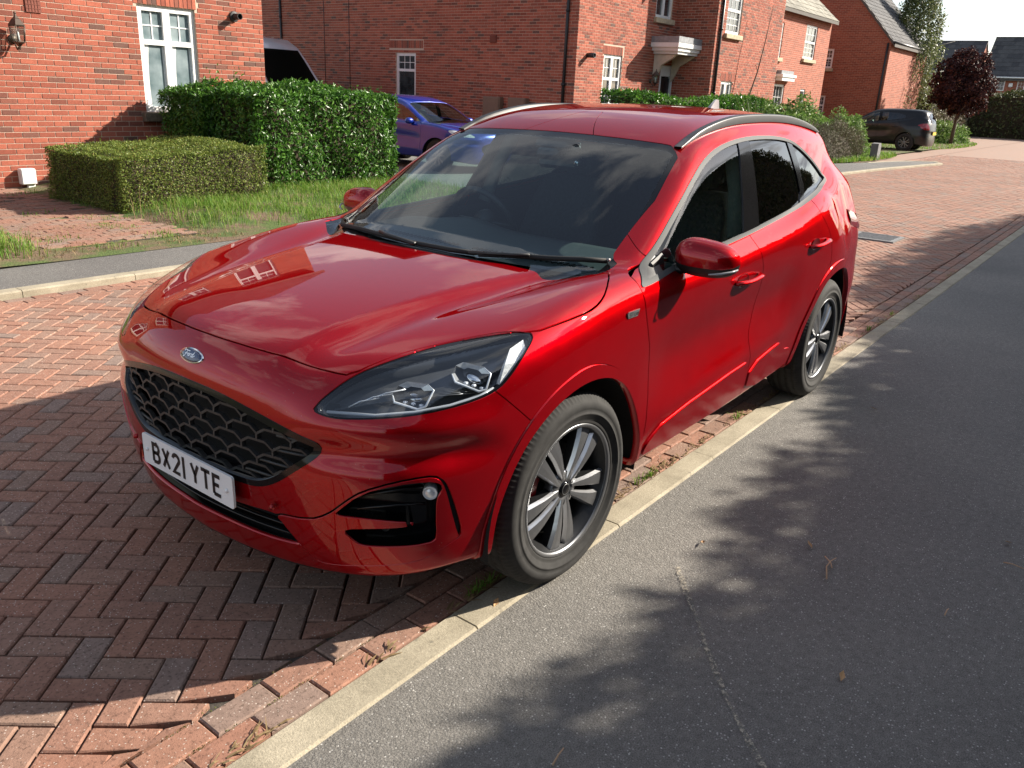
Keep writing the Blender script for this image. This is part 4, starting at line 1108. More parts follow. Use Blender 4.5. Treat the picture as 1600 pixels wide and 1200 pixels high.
    fl = MB(); fl.box((1.8, 0, .34), (2.4, 1.5, .04)); fl.build('cabin_floor', M_DASH, SUV)
    hl = MB(); xs = np.linspace(1.25, 3.0, 9); V = []; Fc = []
    gx, gw = np.meshgrid(xs, np.linspace(-.58, .58, 9), indexing='ij'); gx = gx.ravel(); gw = gw.ravel()
    V = list(zip(gx, gw, hit('z', gx, np.abs(gw), 1.9, 1.2, 30)-.035))
    for i in range(8):
        for j in range(8): Fc.append((i*9+j, i*9+j+1, (i+1)*9+j+1, (i+1)*9+j))
    hl.add(V, Fc, 0, True).build('headlining', plain('headlining_grey', (.10, .10, .10), .9), SUV)
    bk = MB(); bk.box((3.05, 0, .8), (.04, 1.3, .9)); bk.build('boot_trim', M_DASH, SUV)
cabin()
# ---------------------------------------------------------------- fast array meshes
def fmesh(name, V, Fq, mat, parent=None, attr=None, smooth=False, vattr=None):
    """V (n,3), Fq (m,k) arrays; attr: per-face float 'tint'"""
    V = np.ascontiguousarray(V, np.float32); Fq = np.ascontiguousarray(Fq, np.int32); m, k = Fq.shape
    me = bpy.data.meshes.new(name); me.vertices.add(len(V)); me.vertices.foreach_set('co', V.ravel())
    me.loops.add(m*k); me.loops.foreach_set('vertex_index', Fq.ravel())
    me.polygons.add(m); me.polygons.foreach_set('loop_start', np.arange(0, m*k, k, dtype=np.int32))
    me.polygons.foreach_set('use_smooth', np.full(m, bool(smooth)))
    me.materials.append(mat); me.update(calc_edges=True); me.validate()
    if attr is not None:
        a = me.attributes.new('tint', 'FLOAT', 'FACE'); a.data.foreach_set('value', np.asarray(attr, np.float32))
    return link(bpy.data.objects.new(name, me), parent)
RS = np.random.RandomState(7)
def gz(x): return .0052*np.maximum(np.asarray(x, float)-6, 0)       # the street climbs very gently away from the camera
def proj_px(P):
    """rough size on the photograph: pixel position of points, to pick the pieces that show largest"""
    d = np.asarray(P, float)-np.array(CAM_P); A = np.array([_r, _d, _f]); q = d@A.T
    return 800+FPX*q[:, 0]/np.maximum(q[:, 2], .01), 600+FPX*q[:, 1]/np.maximum(q[:, 2], .01), q[:, 2]
def tint_input(t, use_obj):
    if use_obj: return t.N('ObjectInfo').outputs['Random']
    a = t.N('Attribute'); a.attribute_name = 'tint'; return a.outputs['Fac']
def block_mat(name, use_obj):
    t = NT(name); co = t.coord('Object' if not use_obj else 'Object'); g = t.N('NewGeometry').outputs['Position']
    ti = tint_input(t, use_obj)
    c = t.ramp(ti, [(0, (.33, .165, .115)), (.22, (.345, .18, .125)), (.42, (.30, .155, .11)), (.62, (.30, .17, .125)), (.80, (.285, .185, .14)), (.90, (.265, .18, .145)), (.97, (.255, .185, .155)), (1, (.34, .19, .135))])
    n = t.noise(g, 26, 6, .65); c = t.mix(.5, c, t.ramp(n, [(.30, (.60, .58, .56)), (.72, (1.35, 1.35, 1.35))]), 'MULTIPLY')
    v = t.N('TexVoronoi'); v.inputs['Scale'].default_value = 125; t.L(g, v.inputs['Vector'])
    sp = t.ramp(v.outputs['Distance'], [(.20, (1, 1, 1)), (.34, (0, 0, 0))]); rn = t.ramp(v.outputs['Color'], [(.66, (0, 0, 0)), (.74, (.9, .9, .9))])
    c = t.mix(t.mix(1.0, sp, rn, 'MULTIPLY'), c, (.60, .52, .46))
    dk = t.ramp(t.noise(g, 90, 3, .6), [(.34, (.40, .38, .36)), (.46, (1, 1, 1))]); c = t.mix(.75, c, dk, 'MULTIPLY')
    big = t.ramp(t.noise(g, .9, 3), [(.35, (.86, .84, .82)), (.7, (1.08, 1.07, 1.06))]); c = t.mix(1.0, c, big, 'MULTIPLY')
    # lime splashes
    lm = t.ramp(t.noise(g, 5.5, 5, .6), [(.735, (0, 0, 0)), (.76, (.75, .75, .75))]); c = t.mix(lm, c, (.62, .58, .53))
    t.base(c); t.set(Roughness=.88); t.bump(t.noise(g, 210, 4, .7), .55, .003); return t.m
def joint_mat():
    t = NT('paving_joint_sand'); g = t.N('NewGeometry').outputs['Position']
    c = t.ramp(t.noise(g, 60, 4), [(.3, (.030, .026, .022)), (.7, (.085, .072, .058))])
    mo = t.ramp(t.noise(g, 2.1, 4, .6), [(.50, (0, 0, 0)), (.60, (1, 1, 1))])
    c = t.mix(mo, c, t.ramp(t.noise(g, 120, 3), [(.3, (.06, .075, .015)), (.7, (.17, .19, .04))]))
    t.base(c); t.set(Roughness=.95); t.bump(t.noise(g, 150, 3), .6, .004); return t.m
def asphalt_mat(name, lo, hi, seed=0, crack=False):
    t = NT(name); g = t.N('NewGeometry').outputs['Position']
    big = t.noise(g, .55, 5, .55); fine = t.noise(g, 240, 4, .75); mid = t.noise(g, 38, 4, .6)
    c = t.ramp(fine, [(.32, lo), (.66, hi)])
    c = t.mix(.55, c, t.ramp(mid, [(.3, (.62, .62, .62)), (.7, (1.3, 1.3, 1.3))]), 'MULTIPLY')
    c = t.mix(.8, c, t.ramp(big, [(.3, (.72, .72, .74)), (.7, (1.22, 1.2, 1.17))]), 'MULTIPLY')
    v = t.N('TexVoronoi'); v.inputs['Scale'].default_value = 105; t.L(g, v.inputs['Vector'])
    st = t.mix(1.0, t.ramp(v.outputs['Distance'], [(.20, (1, 1, 1)), (.34, (0, 0, 0))]), t.ramp(v.outputs['Color'], [(.60, (0, 0, 0)), (.70, (.95, .95, .95))]), 'MULTIPLY')
    c = t.mix(st, c, t.ramp(t.noise(g, 50, 2), [(.35, (.20, .195, .185)), (.7, (.62, .60, .56))]))
    t.base(c); t.set(Roughness=.86); t.bump(t.mix(.4, fine, v.outputs['Distance']), 1.0, .006); return t.m
def concrete_mat():
    t = NT('kerb_concrete'); g = t.N('NewGeometry').outputs['Position']
    c = t.ramp(t.noise(g, 140, 5, .7), [(.3, (.27, .24, .18)), (.7, (.46, .41, .31))])
    c = t.mix(.7, c, t.ramp(t.noise(g, 4.5, 6, .65), [(.32, (.62, .60, .56)), (.62, (1.12, 1.1, 1.08))]), 'MULTIPLY')
    st = t.ramp(t.noise(g, 17, 3, .6), [(.67, (0, 0, 0)), (.72, (.55, .55, .55))]); c = t.mix(st, c, (.11, .10, .08))
    t.base(c); t.set(Roughness=.9); t.bump(t.noise(g, 180, 4, .7), .6, .004); return t.m
M_BLOCK = block_mat('paving_block_mix', False); M_BLOCKO = block_mat('paving_block_single', True); M_JOINT = joint_mat()
M_ASPH = asphalt_mat('asphalt_footway', (.058, .056, .053), (.270, .256, .234)); M_ASPH2 = asphalt_mat('asphalt_worn_footway', (.075, .072, .068), (.20, .195, .185))
M_KERB = concrete_mat()
def soil_mat():
    t = NT('verge_soil'); g = t.N('NewGeometry').outputs['Position']
    c = t.ramp(t.noise(g, 35, 5, .65), [(.3, (.075, .05, .03)), (.55, (.17, .115, .07)), (.8, (.27, .20, .12))])
    gr = t.ramp(t.noise(g, 1.7, 5, .6), [(.44, (0, 0, 0)), (.56, (1, 1, 1))]); c = t.mix(gr, c, t.ramp(t.noise(g, 60, 3), [(.3, (.045, .075, .018)), (.7, (.11, .16, .035))]))
    t.base(c); t.set(Roughness=.95); t.bump(t.noise(g, 70, 4), .8, .02); return t.m
def far_paving():
    t = NT('far_block_paving'); g = t.N('NewGeometry').outputs['Position']; v = t.N('TexVoronoi'); v.inputs['Scale'].default_value = 7; t.L(g, v.inputs['Vector'])
    c = t.mix(.5, t.ramp(v.outputs['Color'], [(0, (.33, .18, .13)), (.6, (.28, .19, .145)), (1, (.22, .18, .16))]), (.29, .19, .145)); t.base(c); t.set(Roughness=.9); return t.m
def sheet(name, xs, ys, z, mat, kind='structure'):
    """a gridded ground sheet that follows the climb"""
    X, Y = np.meshgrid(xs, ys, indexing='ij'); n, m = X.shape
    V = np.c_[X.ravel(), Y.ravel(), (gz(X)+z).ravel()]; i = np.arange((n-1)*(m-1)); a = i//(m-1)*m+i % (m-1)
    o = fmesh(name, V, np.c_[a, a+m, a+m+1, a+1], mat); return tag(o, kind=kind)
M_SOIL = soil_mat()
LX = np.r_[-30, -6, 0, 6, 12, 20, 30, 45, 70, 120, 300, 900]
sheet('ground', np.r_[-900, -300, -60, LX[1:]], np.r_[-900, -200, -40, 0, 40, 200, 900], -.075, M_SOIL)
sheet('asphalt_path', LX[:-3], np.r_[-9, -4, -.86], -.004, M_ASPH)
road = sheet('block_paved_road', LX[:-5], np.r_[-.74, 2, 4.48], -.022, M_JOINT)
sheet('paved_street_end', np.r_[32.9, 45, 70, 90], np.r_[-.74, 2, 4.48], -.002, far_paving())
yard = sheet('paved_yard', np.r_[24.5, 30, 36, 45, 70], np.r_[4.48, 6, 9.5], .004, far_paving())
# ---- kerbs: long concrete units, each a piece
def kerb_line(name, pts, w, top, drop, L_unit=.915):
    par = tag(bpy.data.objects.new(name, None), kind='structure'); COL.objects.link(par)
    P = np.array(pts, float); s = np.r_[0, np.cumsum(np.hypot(*np.diff(P, axis=0).T))]
    n = int(s[-1]/L_unit)
    for k in range(n):
        a, b = k*L_unit+.003, (k+1)*L_unit-.003
        q = [np.array([np.interp(t, s, P[:, 0]), np.interp(t, s, P[:, 1])]) for t in (a, b)]
        d = (q[1]-q[0])/np.linalg.norm(q[1]-q[0]); nn = np.array([-d[1], d[0]]); bv = .012
        dz = RS.uniform(-.002, .002)
        prof = [(0, -drop), (0, top-bv), (bv, top), (w-bv*.5, top), (w, top-bv*.5), (w, -drop)]
        V = []
        for e in q:
            for o, h in prof: V.append((e[0]+nn[0]*o, e[1]+nn[1]*o, gz(e[0])+h+dz))
        Fc = [(i, i+1, 7+i, 6+i) for i in range(5)]+[tuple(range(6))[::-1], tuple(range(6, 12))]
        o = mesh('kerb_unit', V, [f[::-1] for f in Fc], M_KERB); o.parent = par
kerb_line('near_kerb', [(-3.19, -.866), (2, -.866), (40, -.866)], .122, .004, .10)
kerb_line('far_kerb', [(-6, 4.48), (12, 4.48), (17, 4.2), (22, 3.85), (25.5, 3.4), (26.9, 3.2), (27.6, 3.4), (27.4, 3.95), (26.0, 4.5), (24, 4.9)], .125, .055, .10)
# ---- herringbone blocks
def blocks():
    u = .0965; th = R(-50.2); ca, sa = math.cos(th), math.sin(th); cs = []
    rng = np.arange(-345, 346)
    A, B = np.meshgrid(rng, rng, indexing='ij'); A = A.ravel(); B = B.ravel(); k = (A-B) % 4
    h = k == 0; v = k == 3
    cx = np.r_[(A[h]+1.0)*u, (A[v]+.5)*u]; cy = np.r_[(B[h]+.5)*u, (B[v]+1.0)*u]; an = np.r_[np.zeros(h.sum()), np.full(v.sum(), math.pi/2)]
    x = cx*ca-cy*sa; y = cx*sa+cy*ca; an = an+th; hl = np.full(len(x), .1)
    def keep(x, y): return (x > -3.2) & (x < 33) & (y > -.6) & (y < 4.36)
    m = keep(x, y); x, y, an, hl = x[m], y[m], an[m], hl[m]
    # clip blocks at the edge courses: shrink those that would cross
    lim = .10*np.abs(np.cos(an))+.05*np.abs(np.sin(an)); lim = np.abs(np.sin(an))*.1+np.abs(np.cos(an))*.05
    lo = -.533; hi = 4.275
    m = (y+lim > lo) & (y-lim < hi); x, y, an, hl = x[m], y[m], an[m], hl[m]
    out = []
    # edge courses of stretchers, two rows each side
    ex = []; 
    for r, yy in enumerate((-.586, -.687, 4.328, 4.428)):
        xs = np.arange(-3.2+.1*(r % 2), 33, .203); ex.append(np.c_[xs, np.full(len(xs), yy)+RS.uniform(-.0015, .0015, len(xs))])
    ex = np.concatenate(ex)
    # geometry: chamfered top block 8 + 4 vertices
    def geo(x, y, an, wid, lng, clip):
        n = len(x); g = .0030; b = .005
        dz = RS.uniform(-.0022, .0022, n); rx = RS.uniform(-.006, .006, n); ry = RS.uniform(-.006, .006, n); an = an+RS.uniform(-.008, .008, n)
        T = np.array([(-1, -1), (1, -1), (1, 1), (-1, 1)], float); V = np.zeros((n, 12, 3))
        for lev, (ins, z) in enumerate(((g, -.03), (g, -b*.9), (g+b, 0))):
            for c in range(4):
                a = T[c, 0]*(lng/2-ins); d = T[c, 1]*(wid/2-ins)
                V[:, lev*4+c, 0] = x+a*np.cos(an)-d*np.sin(an); V[:, lev*4+c, 1] = y+a*np.sin(an)+d*np.cos(an)
                V[:, lev*4+c, 2] = z+dz+rx*a+ry*d
        if clip:
            V[:, :, 1] = np.clip(V[:, :, 1], lo+.003, hi-.003)
        V[:, :, 2] += gz(V[:, :, 0])
        return V
    V1 = geo(x, y, an, u, 2*u, True); V2 = geo(ex[:, 0], ex[:, 1], np.zeros(len(ex)), .1, .203, False)
    V = np.r_[V1, V2]
    area = np.abs((V[:, 10, 0]-V[:, 8, 0])*(V[:, 11, 1]-V[:, 9, 1])-(V[:, 10, 1]-V[:, 8, 1])*(V[:, 11, 0]-V[:, 9, 0]))/2
    V = V[area > .0006]
    Fq = np.array([(8, 9, 10, 11), (4, 5, 9, 8), (5, 6, 10, 9), (6, 7, 11, 10), (7, 4, 8, 11), (0, 1, 5, 4), (1, 2, 6, 5), (2, 3, 7, 6), (3, 0, 4, 7)])
    tint = RS.uniform(0, 1, len(V))
    # the 300 that show largest in view, clear of the car, are pieces of their own
    c = V[:, 8:].mean(1); px, py, dp = proj_px(c)
    vis = (dp > .3) & (px > -20) & (px < 1620) & (py > 0) & (py < 1215)
    car = (c[:, 0] > -.80) & (c[:, 0] < 3.6) & (np.abs(c[:, 1]) < .82)
    hid = (c[:, 1] > -.1) & (px > 200) & (px < 1330) & (c[:, 0] > -.9)
    score = np.where(vis & ~car & ~hid, 1/dp**2, 0); top = np.argsort(-score)[:300]; rest = np.setdiff1d(np.arange(len(V)), top)
    n = len(rest); o = fmesh('paving_blocks', V[rest].reshape(-1, 3), (Fq[None]+(np.arange(n)*12)[:, None, None]).reshape(-1, 4), M_BLOCK, road, np.repeat(tint[rest], 9))
    tag(o, kind='stuff')
    for i in top:
        ctr = c[i].copy(); me = bpy.data.meshes.new('paving_block'); me.from_pydata((V[i]-ctr).tolist(), [], Fq.tolist()); me.materials.append(M_BLOCKO)
        q = bpy.data.objects.new('paving_block', me); q.location = ctr; COL.objects.link(q); q.parent = road
blocks()
# footway across the road, verge, drives
def footway():
    xs = np.r_[-6, 0, 6, 12, 14.5, 17, 20, 22, 24, 25.5, 26.9, 27.5]; a = np.interp(xs, [-6, 12, 17, 22, 25.5, 26.9, 27.5], [4.60, 4.60, 4.32, 3.97, 3.52, 3.32, 3.5]); b = np.interp(xs, [-6, 22, 24, 26, 27.4, 27.5], [5.47, 5.47, 4.86, 4.46, 3.9, 3.6])
    V = []
    for x, p, q in zip(xs, a, b): V += [(x, p, gz(x)+.047), (x, (p+q)/2, gz(x)+.049), (x, q, gz(x)+.047)]
    tag(mesh('far_footway', V, [(i*3+j, i*3+3+j, i*3+4+j, i*3+1+j) for i in range(len(xs)-1) for j in (0, 1)], M_ASPH2), kind='structure')
footway()
sheet('driveway', np.r_[8.3, 12, 15.5], np.r_[5.42, 9, 14, 30], .05, asphalt_mat('drive_asphalt', (.12, .118, .11), (.24, .235, .22)))
def verge():
    xs = np.linspace(-6, 8.3, 80); ys = np.linspace(5.36, 10.6, 40); X, Y = np.meshgrid(xs, ys, indexing='ij')
    Z = .052+.05*np.sin(X*2.1+Y)*.3*sstep(5.4, 5.9, Y)+.10*sstep(5.5, 7.2, Y)*sstep(2.6, 3.6, X)+.12*np.exp(-((X-.3)/.7)**2-((Y-6.2)/.6)**2)
    path = sstep(.7, 1.5, X-.18*(Y-5.6))*(1-sstep(2.55, 2.95, X))*sstep(5.5, 5.9, Y); Z = Z*(1-path)+.052*path
    n, m = X.shape; V = np.c_[X.ravel(), Y.ravel(), Z.ravel()]; i = np.arange((n-1)*(m-1)); a = i//(m-1)*m+i % (m-1)
    tag(fmesh('verge', V, np.c_[a, a+m, a+m+1, a+1], M_SOIL, smooth=True), kind='structure')
verge()
sheet('far_verge', np.r_[15.5, 22, 27, 30, 36, 45], np.r_[5.42, 7, 10.6], .05, M_SOIL)
sheet('far_lawn', np.r_[37, 42, 47], np.r_[5.6, 7.5, 9.4], .03, M_SOIL)
# garden path of old blocks by the house
def garden_path():
    p = sheet('garden_path', np.r_[1.0, 1.9, 2.85], np.r_[5.9, 8, 10.4], .056, M_JOINT); Vs = []; ys = np.arange(5.95, 10.4, .105)
    V = []; tint = []
    for r, y in enumerate(ys):
        for x in np.arange(1.02+.1*(r % 2), 2.75, .205):
            if x < 1.0+.16*(y-5.6)*.6 or RS.rand() < .04: continue
            z = .062+RS.uniform(-.004, .004)
            V.append([(x+a, y+b, z+c) for a, b, c in ((0, 0, -.02), (.2, 0, -.02), (.2, .1, -.02), (0, .1, -.02), (.004, .004, .006), (.196, .004, .006), (.196, .096, .006), (.004, .096, .006))]); tint.append(RS.uniform(.3, .95))
    V = np.array(V); n = len(V); Fq = np.array([(4, 5, 6, 7), (0, 1, 5, 4), (1, 2, 6, 5), (2, 3, 7, 6), (3, 0, 4, 7)])
    o = fmesh('path_blocks', V.reshape(-1, 3), (Fq[None]+(np.arange(n)*8)[:, None, None]).reshape(-1, 4), M_BLOCK, p, np.repeat(tint, 5)); tag(o, kind='stuff')
garden_path()
# ---------------------------------------------------------------- houses
def brick_mat(name, use_obj, lo, hi):
    t = NT(name); g = t.N('NewGeometry').outputs['Position']; ti = tint_input(t, use_obj)
    c = t.ramp(ti, [(0, lo), (.30, tuple((a+b)/2 for a, b in zip(lo, hi))), (.66, hi), (.84, tuple(a*.85 for a in lo)), (.93, (.13, .07, .055)), (1, tuple(a*.8 for a in hi))])
    c = t.mix(.55, c, t.ramp(t.noise(g, 30, 5, .65), [(.3, (.68, .66, .64)), (.7, (1.22, 1.2, 1.2))]), 'MULTIPLY')
    c = t.mix(.35, c, t.ramp(t.noise(g, .7, 4), [(.35, (.8, .8, .8)), (.65, (1.15, 1.15, 1.15))]), 'MULTIPLY')
    ef = t.ramp(t.noise(g, 3.0, 6, .7), [(.66, (0, 0, 0)), (.80, (.35, .35, .35))]); c = t.mix(ef, c, (.55, .42, .36))
    t.base(c); t.set(Roughness=.9); t.bump(t.noise(g, 120, 4, .7), .5, .004); return t.m
BR_LO, BR_HI = (.27, .072, .044), (.42, .120, .072)
M_BRICK = brick_mat('brick_mix', False, BR_LO, BR_HI); M_BRICKO = brick_mat('brick_single', True, BR_LO, BR_HI)
def mortar_mat():
    t = NT('mortar'); g = t.N('NewGeometry').outputs['Position']
    t.base(t.ramp(t.noise(g, 40, 4), [(.3, (.46, .35, .27)), (.7, (.64, .50, .40))])); t.set(Roughness=.95); t.bump(t.noise(g, 150, 3), .4, .003); return t.m
M_MORTAR = mortar_mat()
def far_brick(name, axis, lo, hi, mort):
    """brickwork too far off to pick apart: the bond as a texture on the wall (axis: horizontal world axis)"""
    t = NT(name); sp = t.N('SeparateXYZ'); t.L(t.N('NewGeometry').outputs['Position'], sp.inputs[0]); cb = t.N('CombineXYZ'); t.L(sp.outputs[axis], cb.inputs[0]); t.L(sp.outputs[2], cb.inputs[1])
    b = t.N('TexBrick'); b.inputs['Scale'].default_value = 1; b.inputs['Brick Width'].default_value = .225; b.inputs['Row Height'].default_value = .075; b.inputs['Mortar Size'].default_value = .006; b.inputs['Mortar Smooth'].default_value = .3
    b.inputs['Color1'].default_value = (*lo, 1); b.inputs['Color2'].default_value = (*hi, 1); b.inputs['Mortar'].default_value = (*mort, 1); t.L(cb.outputs[0], b.inputs[0])
    c = t.mix(.5, b.outputs[0], t.ramp(t.noise(cb.outputs[0], 14, 5), [(.3, (.7, .68, .66)), (.7, (1.2, 1.2, 1.2))]), 'MULTIPLY')
    t.base(c); t.set(Roughness=.9); t.bump(b.outputs['Fac'], -.3, .004); return t.m
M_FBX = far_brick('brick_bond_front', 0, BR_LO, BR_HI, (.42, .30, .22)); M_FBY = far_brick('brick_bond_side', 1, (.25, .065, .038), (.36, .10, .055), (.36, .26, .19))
M_UPVC = plain('white_window_frame', (.80, .80, .80), .3, vary=.03); M_STONE = plain('buff_stone', (.46, .38, .26), .85, vary=.2, scale=14); M_STONED = plain('weathered_sill', (.16, .12, .085), .9, vary=.35, scale=20)
M_PIPE = plain('black_downpipe', (.012, .012, .013), .4); M_LEAD = plain('lead_sheet', (.26, .27, .29), .55, .2, .2, 12)
def pane_mat(name, a, b, rough):
    t = NT(name); t.set(Roughness=rough, Coat_Weight=1.0, Coat_Roughness=.02); t.base(t.ramp(t.noise(t.coord(), 3.5, 4), [(.35, a), (.65, b)])); return t.m
P_DARK = pane_mat('pane_dark', (.015, .02, .024), (.05, .06, .065), .15); P_FROST = pane_mat('pane_frosted', (.10, .15, .165), (.26, .32, .34), .35)
M_CURT = plain('net_curtain', (.62, .64, .64), .9, vary=.08, scale=30)
def panel(mb, O, U, W, H, holes, m=0):
    """rectangle with rectangular holes in the plane O + u U + v Z, outward normal U x Z"""
    us = sorted({0, W, *[h[0] for h in holes], *[h[2] for h in holes]}); vs = sorted({0, H, *[h[1] for h in holes], *[h[3] for h in holes]})
    O = Vector(O); U = Vector(U)
    for a, b in zip(us, us[1:]):
        for c, d in zip(vs, vs[1:]):
            if any(h[0] <= a+1e-6 and b <= h[2]+1e-6 and h[1] <= c+1e-6 and d <= h[3]+1e-6 for h in holes): continue
            mb.add([O+U*a+Vector((0, 0, c)), O+U*b+Vector((0, 0, c)), O+U*b+Vector((0, 0, d)), O+U*a+Vector((0, 0, d))], [(0, 1, 2, 3)], m)
    N_ = U.cross(Vector((0, 0, 1)))
    for (a, c, b, d) in holes:
        q = [O+U*a+Vector((0, 0, c)), O+U*b+Vector((0, 0, c)), O+U*b+Vector((0, 0, d)), O+U*a+Vector((0, 0, d))]; k = [v-N_*.12 for v in q]
        for i in range(4): mb.add([q[i], q[(i+1) % 4], k[(i+1) % 4], k[i]], [(3, 2, 1, 0)], m)
def bricks(parent, O, U, W, H, holes, single=0, z_off=0, v0=0, proud=.006, soldier=()):
    """stretcher bond; O is the foot of the wall's face; pieces clipped at edges and openings"""
    O = np.array(O, float); U = np.array(U, float); N_ = np.cross(U, (0, 0, 1)); rows = int(H/.075); B = []
    for r in range(rows):
        z0, z1 = r*.075+.005, r*.075+.070
        if z1 < v0: continue
        spans = [(0, W)]
        for (a, c, b, d) in list(holes)+list(soldier):
            if z1 > c and z0 < d:
                ns = []
                for s, e in spans:
                    if b <= s or a >= e: ns.append((s, e))
                    else:
                        if a > s: ns.append((s, a))
                        if b < e: ns.append((b, e))
                spans = ns
        off = -.1125*(r % 2)
        for s, e in spans:
            k = math.floor((s-off)/.225)
            while off+k*.225 < e:
                a = max(off+k*.225+.005, s+.001); b = min(off+k*.225+.22, e-.001); k += 1
                if b-a > .03: B.append((a, z0, b, z1, 1 if b-a > .212 else 0))
    for (a, c, b, d) in soldier:           # upright bricks over an opening
        n = int((b-a)/.075)
        for i in range(n):
            x = a+i*.075+.005; B.append((x, c+.004, x+.065, min(d, c+.22), 0))
    B = np.array(B); n = len(B); tint = RS.uniform(0, 1, n); pr = proud+RS.uniform(-.0015, .002, n)
    V = np.zeros((n, 8, 3)); bv = .004
    for i, (p, q) in enumerate(((0, 1), (2, 1), (2, 3), (0, 3))):
        sx = 1 if p == 0 else -1; sz = 1 if q == 1 else -1
        V[:, i] = O+B[:, p, None]*U+B[:, q, None]*np.array([0, 0, 1.])
        V[:, 4+i] = O+(B[:, p]+sx*bv*.4)[:, None]*U+(B[:, q]+sz*bv*.4)[:, None]*np.array([0, 0, 1.])+N_*pr[:, None]
    Fq = np.array([(4, 5, 6, 7), (0, 1, 5, 4), (1, 2, 6, 5), (2, 3, 7, 6), (3, 0, 4, 7)])
    top = np.array([], int)
    if single:
        c = V[:, 4:].mean(1); px, py, dp = proj_px(c); ok = (px > 0) & (px < 1600) & (py > 0) & (py < 310) & (B[:, 4] > 0) & (c[:, 2] > .0)
        top = np.argsort(np.where(ok, dp, 1e9))[:single]; top = top[ok[top]]
    rest = np.setdiff1d(np.arange(n), top); m = len(rest)
    tag(fmesh('bricks', V[rest].reshape(-1, 3), (Fq[None]+(np.arange(m)*8)[:, None, None]).reshape(-1, 4), M_BRICK, parent, np.repeat(tint[rest], 5)), kind='stuff')
    if len(top):
        i0 = top[0]; c0 = V[i0].mean(0); me = bpy.data.meshes.new('brick'); me.from_pydata((V[i0]-c0).tolist(), [], Fq.tolist()); me.materials.append(M_BRICKO)
        for i in top:
            q = bpy.data.objects.new('brick', me); q.location = V[i].mean(0); COL.objects.link(q); q.parent = parent
            if parent.type == 'EMPTY': q.matrix_parent_inverse = Matrix.Translation(-Vector(parent.location))
def window(parent, O, U, a, c, b, d, lights=2, top=.33, bars=(2, 2), pane=None, sill=None, name='window', curtain=False, all_bars=False):
    """casement in the hole a,c,b,d of a wall face; each light has a barred top pane and a long pane"""
    O = Vector(O); U = Vector(U); N_ = U.cross(Vector((0, 0, 1))); Z = Vector((0, 0, 1)); F0 = O-N_*.065
    fr = MB(); pane = pane or P_DARK
    def bar(u0, v0, u1, v1, dep=.05, out=0):
        c_ = F0+U*((u0+u1)/2)+Z*((v0+v1)/2)+N_*(out+dep/2-.02)
        rot = Matrix((U, -N_, Z)).transposed(); fr.box(c_, (u1-u0, dep, v1-v0), rot=rot)
    w = .045
    bar(a, c, a+w, d); bar(b-w, c, b, d); bar(a+w, c, b-w, c+w); bar(a+w, d-w, b-w, d)
    lw = (b-a-2*w)/lights; H = d-c; cells = []
    for i in range(lights):
        u0 = a+w+i*lw; u1 = u0+lw
        if i: bar(u0-.022, c+w, u0+.022, d-w, .052)
        v = d-w-(H-2*w)*top if top else None; s = .038
        spans = [(c+w, v), (v, d-w)] if top else [(c+w, d-w)]
        for k, (v0, v1) in enumerate(spans):
            g = .001 if not i else .0
            bar(u0+g+(.022 if i else 0), v0, u0+s+(.022 if i else 0), v1, .046, .008); bar(u1-s-(.022 if i < lights-1 else 0), v0, u1-g-(.022 if i < lights-1 else 0), v1, .046, .008)
            uu0, uu1 = u0+s+(.022 if i else 0), u1-s-(.022 if i < lights-1 else 0)
            bar(uu0, v0, uu1, v0+s, .044, .008); bar(uu0, v1-s, uu1, v1, .044, .008)
            cells.append((uu0, v0+s, uu1, v1-s))
            if bars and (k == len(spans)-1 or all_bars):
                nx, nz = bars if k == len(spans)-1 or not top else (bars[0], bars[1]+1)
                for q in range(1, nx): x = uu0+(uu1-uu0)*q/nx; bar(x-.009, v0+s, x+.009, v1-s, .020, .002)
                for q in range(1, nz): z = v0+s+(v1-v0-2*s)*q/nz; bar(uu0, z-.009, uu1, z+.009, .019, .002)
    f = fr.build(name, M_UPVC, parent)
    for (u0, v0, u1, v1) in cells:
        q = [F0+U*u+Z*v-N_*.008 for u, v in ((u0, v0), (u1, v0), (u1, v1), (u0, v1))]
        mesh('pane', q, [(0, 1, 2, 3)], pane, f)
        if curtain and v1-v0 > .5:
            n = 14; V = []; 
            for side in (0, 1):
                V = []
                for j in range(8):
                    t = j/7; zz = v0+(v1-v0)*t; wid = (u1-u0)*(.16+.14*(t-.35)**2*2) if side == 0 else (u1-u0)*(.10+.25*max(0, .5-t)**2)
                    e0 = u0 if side == 0 else u1; sg = 1 if side == 0 else -1
                    V += [F0+U*(e0)+Z*zz-N_*.004, F0+U*(e0+sg*wid)+Z*zz-N_*.004]
                mesh('curtain', V, [(2*j, 2*j+1, 2*j+3, 2*j+2) if side == 0 else (2*j+1, 2*j, 2*j+2, 2*j+3) for j in range(7)], M_CURT, f)
    if sill:
        sb = MB(); c_ = O+U*((a+b)/2)+Z*(c-.075)+N_*.02; sb.box(c_, (b-a+.16, .16, .14), rot=Matrix((U, -N_, Z)).transposed(), bev=.012); sb.build('window_sill', sill, f)
    return f
def roof_mat(name, lo, hi):
    t = NT(name); g = t.N('NewGeometry').outputs['Position']
    c = t.ramp(tint_input(t, False), [(0, lo), (1, hi)]); c = t.mix(.6, c, t.ramp(t.noise(g, 3, 5, .6), [(.3, (.7, .7, .7)), (.7, (1.25, 1.25, 1.25))]), 'MULTIPLY'); t.base(c); t.set(Roughness=.85); t.bump(t.noise(g, 40, 3), .4, .01); return t.m
M_SLATE = roof_mat('slate_tiles', (.045, .045, .05), (.085, .083, .085)); M_STONET = roof_mat('stone_tiles', (.17, .16, .13), (.30, .28, .23))
